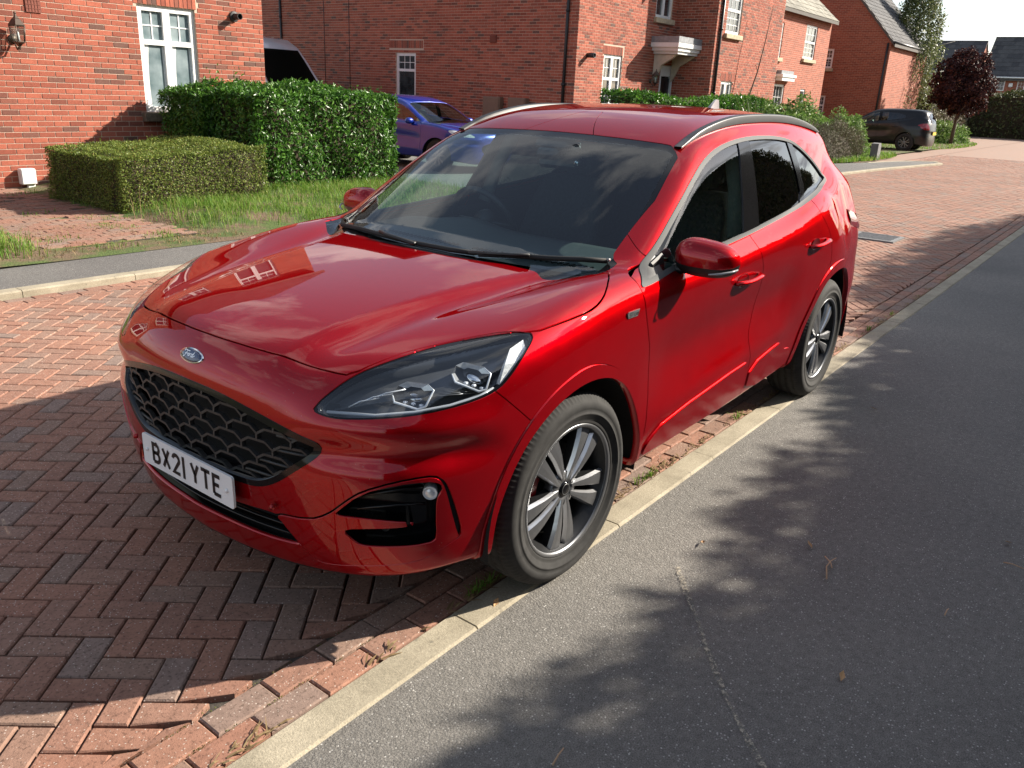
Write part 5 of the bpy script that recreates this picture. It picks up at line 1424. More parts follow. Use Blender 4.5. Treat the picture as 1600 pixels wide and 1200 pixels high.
def tiles(parent, A, B, C_, mat, w=.30, h=.26, thick=.02):
    """overlapping tiles on the slope A (eave start) -> B (eave end), C_ up the slope from A"""
    A, B, C_ = (np.array(v, float) for v in (A, B, C_)); ue = B-A; L_ = np.linalg.norm(ue); ue /= L_; us = C_-A; S_ = np.linalg.norm(us); us /= S_; n = np.cross(ue, us)
    nx, ny = max(1, int(L_/w)), max(1, int(S_/h)); w = L_/nx; h = S_/ny
    I, J = np.meshgrid(np.arange(nx), np.arange(ny), indexing='ij'); I = I.ravel(); J = J.ravel(); k = len(I); V = np.zeros((k, 8, 3)); jit = RS.uniform(-.004, .004, k)
    for q, (a, b, c) in enumerate(((.004, 0, thick), (w-.004, 0, thick), (w-.004, h*1.12, .004), (.004, h*1.12, .004), (.004, 0, 0), (w-.004, 0, 0), (w-.004, h*1.12, -.01), (.004, h*1.12, -.01))):
        off = np.where(J % 2, w*.5, 0); x = np.clip(I*w+a+off, 0, L_)
        V[:, q] = A+x[:, None]*ue+(J*h+b)[:, None]*us+(c+jit)[:, None]*n
    Fq = np.array([(0, 1, 2, 3), (4, 5, 1, 0), (5, 6, 2, 1), (7, 4, 0, 3)])
    return tag(fmesh('roof_tiles', V.reshape(-1, 3), (Fq[None]+(np.arange(k)*8)[:, None, None]).reshape(-1, 4), mat, parent, np.repeat(RS.uniform(0, 1, k), 4)), kind='stuff')
def gable_roof(parent, x0, x1, y0, y1, ez, rz, mat, axis='x', over=.25, tile=(.30, .26), soff=True):
    """ridge along axis; returns roof part"""
    m = MB(); t = .12
    if axis == 'x':
        ym = (y0+y1)/2; sl = (rz-ez)/(ym-y0); e0 = ez-over*sl
        prof = [(y0-over, e0), (ym, rz), (y1+over, e0), (y1+over, e0-t), (ym, rz-t*1.2), (y0-over, e0-t)]
        V = [(x, y, z) for x in (x0-over*.4, x1+over*.4) for y, z in prof]
    else:
        ym = (x0+x1)/2; sl = (rz-ez)/(ym-x0); e0 = ez-over*sl
        prof = [(x0-over, e0), (ym, rz), (x1+over, e0), (x1+over, e0-t), (ym, rz-t*1.2), (x0-over, e0-t)]
        V = [(x, y, z) for y in (y1+over*.4, y0-over*.4) for x, z in prof]
    Fc = [(i, (i+1) % 6, 6+(i+1) % 6, 6+i) for i in range(6)]+[(0, 1, 4, 5)[::-1], (1, 2, 3, 4)[::-1], (6, 7, 10, 11), (7, 8, 9, 10)]
    r = m.add(V, Fc).build('roof', plain('roof_edge', (.10, .09, .08), .8), parent)
    up = .006
    if axis == 'x': tiles(r, (x0-over*.4, y0-over, e0+up), (x1+over*.4, y0-over, e0+up), (x0-over*.4, ym, rz+up), mat, *tile); tiles(r, (x1+over*.4, y1+over, e0+up), (x0-over*.4, y1+over, e0+up), (x1+over*.4, ym, rz+up), mat, *tile)
    else: tiles(r, (x0-over, y1+over*.4, e0+up), (x0-over, y0-over*.4, e0+up), (ym, y1+over*.4, rz+up), mat, *tile); tiles(r, (x1+over, y0-over*.4, e0+up), (x1+over, y1+over*.4, e0+up), (ym, y0-over*.4, rz+up), mat, *tile)
    return r
X_, Y_ = (1, 0, 0), (0, -1, 0)     # wall directions: along +x faces -y; along -y faces -x
def shell(parent, x0, x1, y0, y1, H, front, side, mats, gable=0):
    """house body: front (faces -y) and left side (faces -x) with holes, plain back and right"""
    m = MB(); panel(m, (x0, y0, 0), X_, x1-x0, H, front, 0); panel(m, (x0, y1, 0), Y_, y1-y0, H, side, 1)
    m.add([(x1, y0, 0), (x1, y1, 0), (x1, y1, H), (x1, y0, H)], [(0, 1, 2, 3)], 1); m.add([(x1, y1, 0), (x0, y1, 0), (x0, y1, H), (x1, y1, H)], [(0, 1, 2, 3)], 0)
    if gable:
        ym = (y0+y1)/2
        m.add([(x0, y1, H), (x0, y0, H), (x0, ym, gable)], [(0, 1, 2)], 1); m.add([(x1, y0, H), (x1, y1, H), (x1, ym, gable)], [(0, 1, 2)], 1)
    back = MB(); back.box(((x0+x1)/2, (y0+y1)/2, H/2), (x1-x0-.3, y1-y0-.3, H-.02)); 
    w = m.build('wall', mats, parent); back.build('room_core', plain('dark_room', (.02, .02, .02), .9), w); return w
# ---- house by the clipped hedge
H1 = empty('brick_house', (2.4, 10.5, 0), 'bright orange-red brick house with lantern and white twin window behind the clipped hedge', 'house')
h1o = [(7.28, 1.115, 8.25, 2.665), (3.4, .15, 4.4, 2.25), (7.48, 4.0, 8.6, 5.25), (5.3, 4.0, 6.4, 5.25), (.45, 1.0, 1.75, 2.5), (.5, 4.0, 1.7, 5.25)]     # holes measured from x = -2.33
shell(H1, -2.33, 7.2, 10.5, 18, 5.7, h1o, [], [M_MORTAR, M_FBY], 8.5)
sold = [(h[0]-.05, h[3], h[2]+.05, h[3]+.22) for h in h1o if h[1] > .5 and h[1] < 3]
bricks(H1, (-2.33, 10.5, 0), X_, 9.53, 5.7, h1o, 300, soldier=sold)
for i, h in enumerate(h1o):
    if i == 1: continue
    window(H1, (-2.33, 10.5, 0), X_, *h, pane=P_FROST if i == 0 else P_DARK, sill=M_STONED if i == 0 else M_STONE, curtain=(i == 0))
dm = MB(); dm.box((1.57, 10.57, 1.2), (1.0, .06, 2.1)); [dm.box((1.57+a, 10.535, z), (.34, .02, .6), bev=.008) for a in (-.24, .24) for z in (.65, 1.55)]; dm.build('front_door', plain('door_dark_blue', (.02, .03, .05), .35), H1)
gable_roof(H1, -2.33, 7.2, 10.5, 18, 5.7, 8.6, M_SLATE)
vm = MB(); vm.box((3.45, 10.495, 2.50), (.20, .03, .20)); [vm.box((3.45+a, 10.478, 2.50), (.006, .006, .18)) for a in (-.06, -.02, .02, .06)]; [vm.box((3.45, 10.479, 2.50+a), (.18, .006, .006)) for a in (-.05, .0, .05)]; vm.build('air_vent', plain('terracotta_vent', (.20, .06, .04), .8), H1)
fl = MB(); fl.lathe([(.0, .02), (.045, .02), (.05, -.16), (.043, -.16), (.040, -.02)], 24, (6.63, 10.47, 2.63), 'y'); fl.lathe([(.05, 0), (.085, -.005), (.08, -.03), (.05, -.035)], 24, (6.63, 10.49, 2.63), 'y'); autosmooth(fl.build('flue_outlet', plain('flue_dark', (.03, .03, .032), .5), H1))
gp = MB(); gp.box((2.45, 10.46, .55), (.05, .05, 1.1)); 
mb_ = MB(); mb_.box((3.02, 10.42, .23), (.20, .12, .22), bev=.012); mb_.box((3.05, 10.42, .06), (.10, .05, .16), bev=.006, rot=Matrix.Rotation(.15, 3, 'Y'))
tag(mb_.build('junction_box', plain('white_plastic_box', (.72, .72, .72), .4, vary=.04)), 'small white plastic box low on the orange brick wall beside the clipped hedge', 'utility box')
tag(gp.build('drain_pipe', M_STONE), 'pale stub of pipe at the foot of the orange brick wall', 'pipe')
def lantern(p, s, label, group=None):
    x, y, z = p; r = empty('wall_lantern', (x, y+.16*s, z), label, 'lamp', group); bz = plain('bronze_metal', (.10, .075, .06), .45, .6)
    b = MB(); lb = MB(); lb.lathe([(.0, -.20*s), (.012*s, -.19*s), (.02*s, -.15*s), (.05*s, -.12*s), (.085*s, -.10*s), (.085*s, -.09*s)], 6, p, 'z'); lb.build('lantern_base', bz, r, False); b.lathe([(.105*s, .10*s), (.11*s, .115*s), (.055*s, .19*s), (.04*s, .20*s), (.015*s, .235*s), (.012*s, .25*s), (.018*s, .26*s), (.0, .29*s)], 6, p, 'z'); b.build('lantern_cap', bz, r, False)
    c = MB()
    for k in range(6):
        a = k*math.pi/3; c.tube([(x+.078*s*math.cos(a), y+.078*s*math.sin(a), z-.10*s), (x+.105*s*math.cos(a), y+.105*s*math.sin(a), z+.11*s)], .006*s, 5)
    c.tube([(x, y+.02*s, z-.16*s), (x, y+.08*s, z-.19*s), (x, y+.13*s, z-.12*s), (x, y+.17*s, z-.07*s)], .012*s, 6); c.lathe([(.0, -.02), (.06*s, -.015), (.065*s, .012)], 16, (x, y+.17*s, z-.06*s), 'y'); c.build('bracket', bz, r)
    g = MB(); V = [(x+q*s*math.cos(k*math.pi/3), y+q*s*math.sin(k*math.pi/3), z+h*s) for q, h in ((.074, -.095), (.10, .105)) for k in range(6)]; g.add(V, [(k, (k+1) % 6, 6+(k+1) % 6, 6+k) for k in range(6)]); g.build('glass_panel', MAT.get('lantern_glass') or glass('lantern_glass', (.75, .78, .78), 1.2), r)
    bl = MB(); bl.lathe([(.0, -.09*s), (.018*s, -.09*s), (.018*s, -.03*s), (.012*s, .02*s), (0, .04*s)], 10, p, 'z'); bl.build('bulb', M_UPVC, r)
lantern((3.13, 10.32, 2.10), 1.0, 'bronze hexagonal wall lantern on the orange brick house at the photo\'s left edge')
# ---- house with the big shaded side wall
H2 = empty('brick_house', (19, 10.5, 0), 'red brick house with a broad shaded side wall and porch canopy at the middle', 'house')
s2 = [(25-17.11, 1.30, 25-16.27, 2.62)]                 # on the side wall, u measured from y = 25 down
f2 = [(1.36, .9, 2.34, 2.74), (4.66, .15, 5.40, 2.62), (4.0, 3.9, 5.0, 5.1)]
shell(H2, 16.9, 22.3, 10.5, 25, 5.6, f2, s2, [M_MORTAR, M_MORTAR])
bricks(H2, (16.9, 10.5, 0), X_, 5.4, 5.6, f2, 0, soldier=[(1.3, 2.74, 2.42, 2.96)])
bricks(H2, (16.9, 25, 0), Y_, 14.5, 5.6, s2, 0, v0=.0, soldier=[(25-17.4, 2.75, 25-15.95, 2.97)])
window(H2, (16.9, 10.5, 0), X_, *f2[0], bars=(2, 2)); window(H2, (16.9, 10.5, 0), X_, *f2[2], sill=M_STONE)
window(H2, (16.9, 25, 0), Y_, *s2[0], lights=1, top=.36, bars=(3, 2))
d = MB(); d.box((21.93, 10.58, 1.22), (.74, .06, 2.1)); [d.box((21.93+a, 10.545, z), (.26, .02, .5), bev=.006) for a in (-.17, .17) for z in (.6, 1.3, 1.9)]; do = d.build('front_door', plain('black_door', (.015, .015, .017), .3), H2)
d = MB(); d.box((21.93, 10.56, 2.46), (.74, .08, .30)); d.box((21.54, 10.53, 1.38), (.06, .12, 2.46)); d.box((22.28, 10.53, 1.38), (.06, .12, 2.46)); d.build('door_frame', M_UPVC, do)
# bay with its own roof line
b2 = [(.66, 3.62, 1.72, 4.95), (.80, .9, 1.62, 2.26)]
m = MB(); panel(m, (22.3, 9.2, 0), X_, 5.2, 5.9, b2, 0); panel(m, (22.3, 10.5, 0), Y_, 1.3, 5.9, [], 1); m.add([(27.5, 9.2, 0), (27.5, 20, 0), (27.5, 20, 5.9), (27.5, 9.2, 5.9)], [(0, 1, 2, 3)], 1); m.add([(22.3, 10.5, 5.6), (22.3, 20, 5.6), (22.3, 20, 5.9), (22.3, 10.5, 5.9)], [(3, 2, 1, 0)], 1)
bw_ = m.build('bay_wall', [M_MORTAR, M_MORTAR], H2); bricks(H2, (22.3, 9.2, 0), X_, 5.2, 5.9, b2, 0, v0=.0, soldier=[(.7, 2.26, 1.75, 2.48)]); bricks(H2, (22.3, 10.5, 0), Y_, 1.3, 5.9, [], 0, v0=.0)
core = MB(); core.box((24.9, 14.5, 2.9), (4.8, 10, 5.8)); core.build('room_core', plain('dark_room', (.02, .02, .02), .9), bw_)
window(H2, (22.3, 9.2, 0), X_, *b2[0], sill=M_STONE, lights=1, top=.5, bars=(3, 2), all_bars=True); window(H2, (22.3, 9.2, 0), X_, *b2[1], lights=2, top=None, bars=None)
gable_roof(H2, 16.9, 27.5, 10.5, 25, 5.65, 9.4, M_SLATE); gable_roof(H2, 22.3, 27.5, 9.2, 16, 5.95, 8.9, M_SLATE, 'y')
# porch canopy: lead top, moulded white cornice, brackets
cn = MB(); cn.box((21.55, 10.05, 3.30), (1.50, .90, .16)); cp_ = cn.build('porch_canopy', M_LEAD, H2)
cn = MB(); cn.box((21.55, 10.05, 3.15), (1.52, .92, .12)); cn.box((21.58, 10.07, 3.04), (1.40, .86, .10)); cn.box((21.62, 10.09, 2.95), (1.28, .80, .08)); cn.build('cornice', M_UPVC, cp_)
for x in (21.05, 22.2):
    k = MB(); k.prism([(0, 0), (0, -.75), (-.10, -.60), (-.25, -.30), (-.60, -.10), (-.72, 0)], .12, (x, 10.49, 2.90), (0, 1, 0), (0, 0, 1)); k.build('canopy_bracket', plain('cream_paint', (.62, .55, .44), .6), cp_)
for (x, y, z0, z1) in ((16.86, 10.82, 0, 5.6), (16.86, 22.6, 0, 5.6), (22.55, 9.15, 0, 5.9)):
    p = MB(); p.tube([(x, y, z0), (x, y, z1)], .04, 10); [p.lathe([(.04, -.03), (.055, -.03), (.055, .03), (.04, .03)], 12, (x, y, z), 'z') for z in (1.9, 3.7)]; p.build('downpipe', M_PIPE, H2)
p = MB(); p.tube([(16.885, 20.4, 0), (16.885, 20.4, 5.5)], .008, 6); p.build('cable', M_PIPE, H2)
p = MB(); p.tube([(16.885, 19.2, 0), (16.885, 19.2, 5.5)], .008, 6); p.build('cable', M_PIPE, H2)
v = MB(); v.box((16.88, 13.28, 3.02), (.05, .22, .20)); [v.box((16.85, 13.28, 2.95+i*.045), (.02, .20, .012)) for i in range(4)]; v.build('air_vent', plain('terracotta_vent', (.2, .06, .04), .8), H2)
fl = MB(); fl.lathe([(.0, .02), (.06, .02), (.065, -.20), (.05, -.20), (.05, 0)], 20, (17.42, 10.46, 2.66), 'y'); fl.build('flue_outlet', plain('flue_dark', (.03, .03, .032), .5), H2)
for i, y in enumerate((13.15, 12.25)):
    k = MB(); k.box((16.80, y, 1.14), (.20, .62, .74), bev=.02); k.box((16.69, y, 1.14), (.012, .56, .68), bev=.004)
    tag(k.build('meter_box', plain('brown_meter_box', (.20, .125, .085), .55, vary=.06)), ('brown meter box on the shaded brick wall, nearer the parked blue car', 'brown meter box on the shaded brick wall, nearer its lit corner')[i], 'meter box')
lantern((20.92, 10.30, 2.20), 1.0, 'dark wall lantern beside the porch door of the middle brick house')
# ---- house with the stone tiled roof
H3 = empty('brick_house', (32, 10.5, 0), 'lit red brick house with a stone tiled roof beyond the porch house', 'house')
f3 = [(34.15-28.2-.65, 3.47, 34.15-28.2+.70, 4.75), (30.9-28.2, 1.45, 32.0-28.2, 2.4), (33.85-28.2, 1.1, 34.45-28.2, 2.3), (30.45-28.2, 3.35, 31.05-28.2, 4.6)]
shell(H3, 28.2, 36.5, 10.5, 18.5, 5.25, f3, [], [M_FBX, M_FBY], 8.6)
for i, h in enumerate(f3): window(H3, (28.2, 10.5, 0), X_, *h, lights=1, top=.5 if i in (0, 3) else None, bars=(3, 2) if i != 2 else (1, 2), sill=M_STONE if i in (0, 3) else None, all_bars=True)
gable_roof(H3, 28.2, 36.5, 10.5, 18.5, 5.3, 8.7, M_STONET, tile=(.34, .30))
cn = MB(); cn.box((31.6, 10.35, 2.72), (1.5, .30, .10)); cn.box((31.6, 10.37, 2.60), (1.36, .26, .14)); co = cn.build('window_hood', M_UPVC, H3); cn = MB(); cn.box((31.6, 10.4, 2.84), (1.3, .2, .14)); cn.build('hood_lead', M_LEAD, co)
# ---- gable house
H4 = empty('brick_house', (43, 10, 0), 'tall shaded brick gable end behind the black car', 'house')
s4 = [(18-11.80, 3.38, 18-11.36, 4.24), (18-11.80, 1.25, 18-11.42, 2.15)]
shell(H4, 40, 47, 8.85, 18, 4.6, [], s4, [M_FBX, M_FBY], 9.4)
for h in s4: window(H4, (40, 18, 0), Y_, *h, lights=1, top=.5, bars=(2, 2), all_bars=True, sill=M_STONE)
gable_roof(H4, 40, 47, 8.85, 18, 4.65, 9.5, M_SLATE, over=.18)
p = MB(); p.tube([(39.95, 8.98, .2), (39.95, 8.98, 4.5)], .045, 8); p.build('downpipe', M_PIPE, H4); p = MB(); p.tube([(39.9, 8.70, 4.52), (47.1, 8.70, 4.52)], .06, 8); p.build('gutter', M_PIPE, H4)
cn = MB(); cn.box((39.85, 12.2, 2.95), (.3, .9, .14)); cn.box((39.9, 12.2, 2.82), (.2, .7, .12)); cn.build('window_hood', M_STONE, H4)
# ---- two houses at the end of the street
for k, (y0, y1, ez, rz, lab) in enumerate(((14.2, 22.5, 5.2, 8.25, 'distant house showing only its dark slate roof behind the trees'), (3.0, 13.4, 5.0, 8.6, 'distant red brick house with slate roof and white windows at the right edge'))):
    H = empty('brick_house', (92, (y0+y1)/2, 0), lab, 'house', 'houses at the end of the street')
    hs = [] if k == 0 else [(13.4-12.6, 3.75, 13.4-11.35, 4.85), (13.4-10.35, 3.75, 13.4-9.1, 4.85)]
    m = MB(); panel(m, (90, y1, 0), Y_, y1-y0, ez, hs, 0); m.add([(90, y0, 0), (97, y0, 0), (97, y0, ez), (90, y0, ez)], [(0, 1, 2, 3)], 0); m.add([(97, y1, 0), (90, y1, 0), (90, y1, ez), (97, y1, ez)], [(0, 1, 2, 3)], 0)
    m.add([(90, y0, ez), (97, y0, ez), (93.5, y0, rz)], [(0, 1, 2)], 0); m.add([(97, y1, ez), (90, y1, ez), (93.5, y1, rz)], [(0, 1, 2)], 0)
    w = m.build('wall', M_FBY, H)
    for h in hs: window(H, (90, y1, 0), Y_, *h, lights=2, top=None, bars=(2, 3))
    gable_roof(H, 90, 97, y0, y1, ez, rz, M_SLATE, 'y', tile=(.6, .5))
    g = MB(); g.tube([(89.7, y1, ez-.1), (89.7, y0, ez-.1)], .07, 8); g.build('gutter', M_UPVC, H)
    if k: a = MB(); a.box((89.9, 10.85, 4.25), (.1, .34, .34), bev=.05); a.build('alarm_box', M_UPVC, H)
# ---------------------------------------------------------------- plants
def leaf_mat(name, stops, rough=.45, trans=.25, spec=.5):
    t = NT(name); ti = tint_input(t, False); g = t.N('NewGeometry').outputs['Position']
    c = t.ramp(ti, stops); c = t.mix(.4, c, t.ramp(t.noise(g, 40, 3), [(.3, (.75, .75, .75)), (.7, (1.2, 1.2, 1.2))]), 'MULTIPLY')
    t.base(c); t.set(Roughness=rough); t.b.inputs['Specular IOR Level'].default_value = spec
    tr = t.N('BsdfTranslucent'); t.L(c, tr.inputs[0]); mx = t.N('MixShader'); mx.inputs[0].default_value = trans
    t.L(t.b.outputs[0], mx.inputs[1]); t.L(tr.outputs[0], mx.inputs[2]); t.L(mx.outputs[0], t.out.inputs[0]); return t.m
def lay_leaves(name, P, N_, L_, Wd, mat, parent, spread=.8, droop=0, fold=.25, tint=None, six=True):
    """one leaf per point: a folded blade of length L_ and width Wd facing roughly along N_"""
    n = len(P); P = np.asarray(P); rn = RS.normal(size=(n, 3)); nn = N_+spread*rn; nn /= np.linalg.norm(nn, axis=1)[:, None]+1e-9
    d = RS.normal(size=(n, 3)); d[:, 2] -= droop; d += N_*.5; d -= nn*(d*nn).sum(1)[:, None]; d /= np.linalg.norm(d, axis=1)[:, None]+1e-9
    s = np.cross(nn, d); sz = RS.uniform(.65, 1.25, n)[:, None]; L2 = L_*sz; W2 = Wd*sz
    if tint is None: tint = RS.uniform(0, 1, n)
    if six:
        up = nn*fold*W2
        V = np.stack([P, P+d*L2*.45+s*W2*.5+up, P+d*L2, P+d*L2*.45-s*W2*.5+up, P+d*L2*.45], 1)
        Fq = np.array([(0, 1, 2, 4), (0, 4, 2, 3)]); k = 5
    else:
        V = np.stack([P, P+d*L2*.5+s*W2*.5, P+d*L2, P+d*L2*.5-s*W2*.5], 1); Fq = np.array([(0, 1, 2, 3)]); k = 4
    return fmesh(name, V.reshape(-1, 3), (Fq[None]+(np.arange(n)*k)[:, None, None]).reshape(-1, 4), mat, parent, np.repeat(tint, len(Fq)))
def lump(P, amp, f=2.3):
    return amp*(np.sin(P[:, 0]*f+1.3)*np.sin(P[:, 1]*f*1.2+.4)+.6*np.sin(P[:, 0]*f*2.3+P[:, 2]*f*1.7)+.5*np.sin(P[:, 2]*f*2.9+P[:, 1]*f*2.1))
def box_points(b, n, depth=.05, top=None, faces='tflr'):
    """points in a rind of the box b = x0,x1,y0,y1,z0,z1 with outward directions; top(x,y) overrides the top height"""
    x0, x1, y0, y1, z0, z1 = b; ar = {'t': (x1-x0)*(y1-y0), 'f': (x1-x0)*(z1-z0), 'b': (x1-x0)*(z1-z0), 'l': (y1-y0)*(z1-z0), 'r': (y1-y0)*(z1-z0)}
    tot = sum(ar[f] for f in faces); P = []; N_ = []
    for f in faces:
        k = int(n*ar[f]/tot); u = RS.rand(k); v = RS.rand(k); d = np.abs(RS.normal(0, depth, k))
        X = x0+u*(x1-x0); Y = y0+u*(y1-y0)
        if f == 't': q = np.c_[X, y0+v*(y1-y0), z1-d]; m = (0, 0, 1)
        elif f == 'f': q = np.c_[X, y0+d, z0+v*(z1-z0)]; m = (0, -1, 0)
        elif f == 'b': q = np.c_[X, y1-d, z0+v*(z1-z0)]; m = (0, 1, 0)
        elif f == 'l': q = np.c_[x0+d, Y, z0+v*(z1-z0)]; m = (-1, 0, 0)
        else: q = np.c_[x1-d, Y, z0+v*(z1-z0)]; m = (1, 0, 0)
        P.append(q); N_.append(np.tile(np.array(m, float), (k, 1)))
    P = np.concatenate(P); N_ = np.concatenate(N_)
    # round the arrises
    c = np.array([(x0+x1)/2, (y0+y1)/2, (z0+z1)/2]); h = np.array([x1-x0, y1-y0, z1-z0])/2; q = np.abs(P-c)/h; r = np.sort(q, 1)[:, 1]
    P = P-np.sign(P-c)*np.where(q > .80, ((q-.80)/.2)**2*np.where(np.sort(q, 1)[:, 1:2] > .80, 1, 0)*.04, 0)
    if top is not None: P[:, 2] = z0+(P[:, 2]-z0)*(top(P[:, 0], P[:, 1])-z0)/(z1-z0)
    return P+N_*lump(P, .018)[:, None], N_
M_CORE = plain('hedge_twigs', (.05, .038, .022), .95, vary=.5, scale=60)
def core_box(parent, b, ins, top=None):
    x0, x1, y0, y1, z0, z1 = b; n = 8; V = []; Fc = []
    m = MB(); m.box(((x0+x1)/2, (y0+y1)/2, (z0+z1-ins)/2), (x1-x0-2*ins, y1-y0-2*ins, z1-z0-ins)); 
    if top is not None: m.V = [(x, y, z if z < (z0+z1)/2 else float(top(x, y))-ins) for x, y, z in m.V]
    return m.build('inner_twigs', M_CORE, parent)
L_BOX = leaf_mat('clipped_hedge_leaf', [(0, (.075, .115, .02)), (.4, (.14, .20, .035)), (.75, (.22, .28, .055)), (.93, (.30, .33, .09)), (1, (.20, .13, .04))], .5, .35, .3)
L_LAUREL = leaf_mat('laurel_leaf', [(0, (.028, .08, .012)), (.5, (.06, .165, .02)), (.85, (.11, .26, .034)), (1, (.17, .32, .055))], .36, .28, .4)
L_BUSH = leaf_mat('light_shrub_leaf', [(0, (.07, .14, .025)), (.5, (.14, .25, .05)), (1, (.30, .38, .16))], .45, .3, .3)
L_LAV = leaf_mat('lavender_leaf', [(0, (.09, .09, .05)), (.6, (.17, .16, .09)), (1, (.20, .15, .13))], .8, .1)
L_GRASS = leaf_mat('grass_blade', [(0, (.08, .17, .02)), (.5, (.16, .30, .04)), (.85, (.25, .36, .07)), (1, (.36, .31, .13))], .5, .4, .3)
L_DRY = leaf_mat('dry_straw', [(0, (.16, .10, .045)), (.6, (.28, .19, .09)), (1, (.36, .27, .14))], .8, .2)
L_BIRCH = leaf_mat('birch_leaf', [(0, (.07, .10, .03)), (.5, (.13, .16, .055)), (1, (.24, .25, .12))], .5, .35)
L_COPPER = leaf_mat('copper_leaf', [(0, (.022, .009, .011)), (.6, (.050, .018, .020)), (.9, (.10, .034, .026)), (1, (.17, .065, .035))], .6, .2, .2)
L_CONIF = leaf_mat('dark_hedge_leaf', [(0, (.03, .042, .014)), (.6, (.065, .078, .026)), (1, (.13, .13, .05))], .6, .15, .3)
M_BARK = plain('bark_brown', (.10, .075, .055), .95, vary=.4, scale=20); M_BIRCHB = plain('birch_bark', (.48, .46, .42), .85, vary=.35, scale=6)
def straggle(name, base, n, ht, mat, parent, seed=0):
    """upright shoots with leaves above a hedge"""
    P = []; N_ = []
    for (x, y, z) in base:
        lean = RS.normal(0, .12, 2)
        for k in range(n): t = (k+1)/n; P.append((x+lean[0]*t*ht, y+lean[1]*t*ht, z+t*ht)); N_.append((lean[0], lean[1]-.3, .8))
    return lay_leaves(name, np.array(P), np.array(N_), .075, .028, mat, parent, .7)
# clipped hedge by the house
def clipped_hedge():
    b = (2.80, 4.95, 7.42, 9.40, .02, .72); top = lambda x, y: .73+.065*(np.asarray(x)-2.8)+.012*np.sin(np.asarray(x)*9)+.012*np.sin(np.asarray(y)*7)
    h = empty('clipped_hedge', (3.9, 8.4, 0), 'low boxy clipped hedge with tiny yellow-green leaves before the orange brick wall', 'hedge')
    P, N_ = box_points(b, 46000, .035, top, 'tfl'); lay_leaves('foliage', P, N_, .026, .015, L_BOX, h, .9, six=False)
    P, N_ = box_points((b[0]+.02, b[1], b[2]+.02, b[3], b[4], b[5]-.02), 9000, .05, top, 'tfl'); m = P[:, 2] < .55; lay_leaves('dead_twigs', P[m], N_[m], .05, .004, L_DRY, h, 1.2, six=False)
    bs = [(x, y, .70+.065*(x-2.8)) for x, y in zip(RS.uniform(2.85, 4.8, 40), RS.uniform(7.45, 9.2, 40))]; P = []; N_ = []
    for (x, y, z) in bs:
        l = RS.normal(0, .3, 2); hh = RS.uniform(.03, .11)
        for k in range(7): t = k/6; P.append((x+l[0]*hh*t, y+l[1]*hh*t, z+hh*t)); N_.append((l[0], l[1], .8))
    tag(lay_leaves('stray_shoots', np.array(P), np.array(N_), .026, .013, L_BOX, h, .8, six=False), kind='stuff')
    core_box(h, b, .09, top)
clipped_hedge()
def laurel():
    b = (5.15, 8.02, 8.0, 10.3, .05, 1.52); top = lambda x, y: 1.50+.10*np.exp(-((np.asarray(x)-6.6)/1.0)**2)+.03*np.sin(np.asarray(x)*5)
    h = empty('laurel_hedge', (6.6, 9.1, 0), 'tall glossy green laurel hedge beside the blue parked car', 'hedge')
    P, N_ = box_points(b, 27000, .07, top, 'tflr'); P = P+N_*lump(P, .045, 3.4)[:, None]; lay_leaves('foliage', P, N_, .078, .032, L_LAUREL, h, .75, .3)
    bs = [(x, y, 1.50) for x, y in zip(RS.uniform(5.2, 7.9, 26), RS.uniform(8.1, 9.8, 26))]; tag(straggle('shoots', bs, 5, .14, L_LAUREL, h), kind='stuff')
    b2 = (5.02, 5.5, 9.1, 10.3, .05, 1.46); P, N_ = box_points(b2, 6500, .06, None, 'tfl'); lay_leaves('side_foliage', P, N_, .07, .026, L_LAUREL, h, .75, .3)
    straggle('tall_shoots', [(5.9, 9.8, 1.5), (6.0, 9.7, 1.5), (6.25, 9.9, 1.48), (5.75, 9.9, 1.48)], 6, .34, L_LAUREL, h)['kind'] = 'stuff'
    core_box(h, b, .16, top)
laurel()
# grass on the verge, in tufts and patches
def blades(name, P, ht, wd, mat, parent=None, lean=.5, tint=None):
    n = len(P); a = RS.uniform(0, 2*math.pi, n); d = np.c_[np.cos(a), np.sin(a), np.zeros(n)]; H = ht*RS.uniform(.45, 1.25, n)[:, None]; l = RS.uniform(.1, 1, n)[:, None]*lean
    s = np.c_[-np.sin(a), np.cos(a), np.zeros(n)]*wd; up = np.array([0, 0, 1.])
    m1 = P+up*H*.55+d*H*l*.25; m2 = P+up*H*(1-.25*l)+d*H*l
    V = np.stack([P-s, P+s, m1+s*.8, m1-s*.8, m2], 1).reshape(-1, 3); k = np.arange(n)*5
    Fq = np.concatenate([np.c_[k, k+1, k+2, k+3], np.c_[k+3, k+2, k+4, k+4]]); 
    V = V; Fq2 = np.c_[k+3, k+2, k+4]
    tint = RS.uniform(0, 1, n) if tint is None else tint
    V6 = np.stack([P-s, P+s, m1+s*.8, m1-s*.8, m2+s*.1, m2-s*.1], 1).reshape(-1, 3); k = np.arange(n)*6
    Fq = np.stack([np.c_[k, k+1, k+2, k+3], np.c_[k+3, k+2, k+4, k+5]], 1).reshape(-1, 4)
    return fmesh(name, V6, Fq, mat, parent, np.repeat(tint, 2))
def verge_z(X, Y):
    Z = .052+.05*np.sin(X*2.1+Y)*.3*sstep(5.4, 5.9, Y)+.10*sstep(5.5, 7.2, Y)*sstep(2.6, 3.6, X)+.12*np.exp(-((X-.3)/.7)**2-((Y-6.2)/.6)**2)
    path = sstep(.7, 1.5, X-.18*(Y-5.6))*(1-sstep(2.55, 2.95, X))*sstep(5.5, 5.9, Y); return Z*(1-path)+.052*path
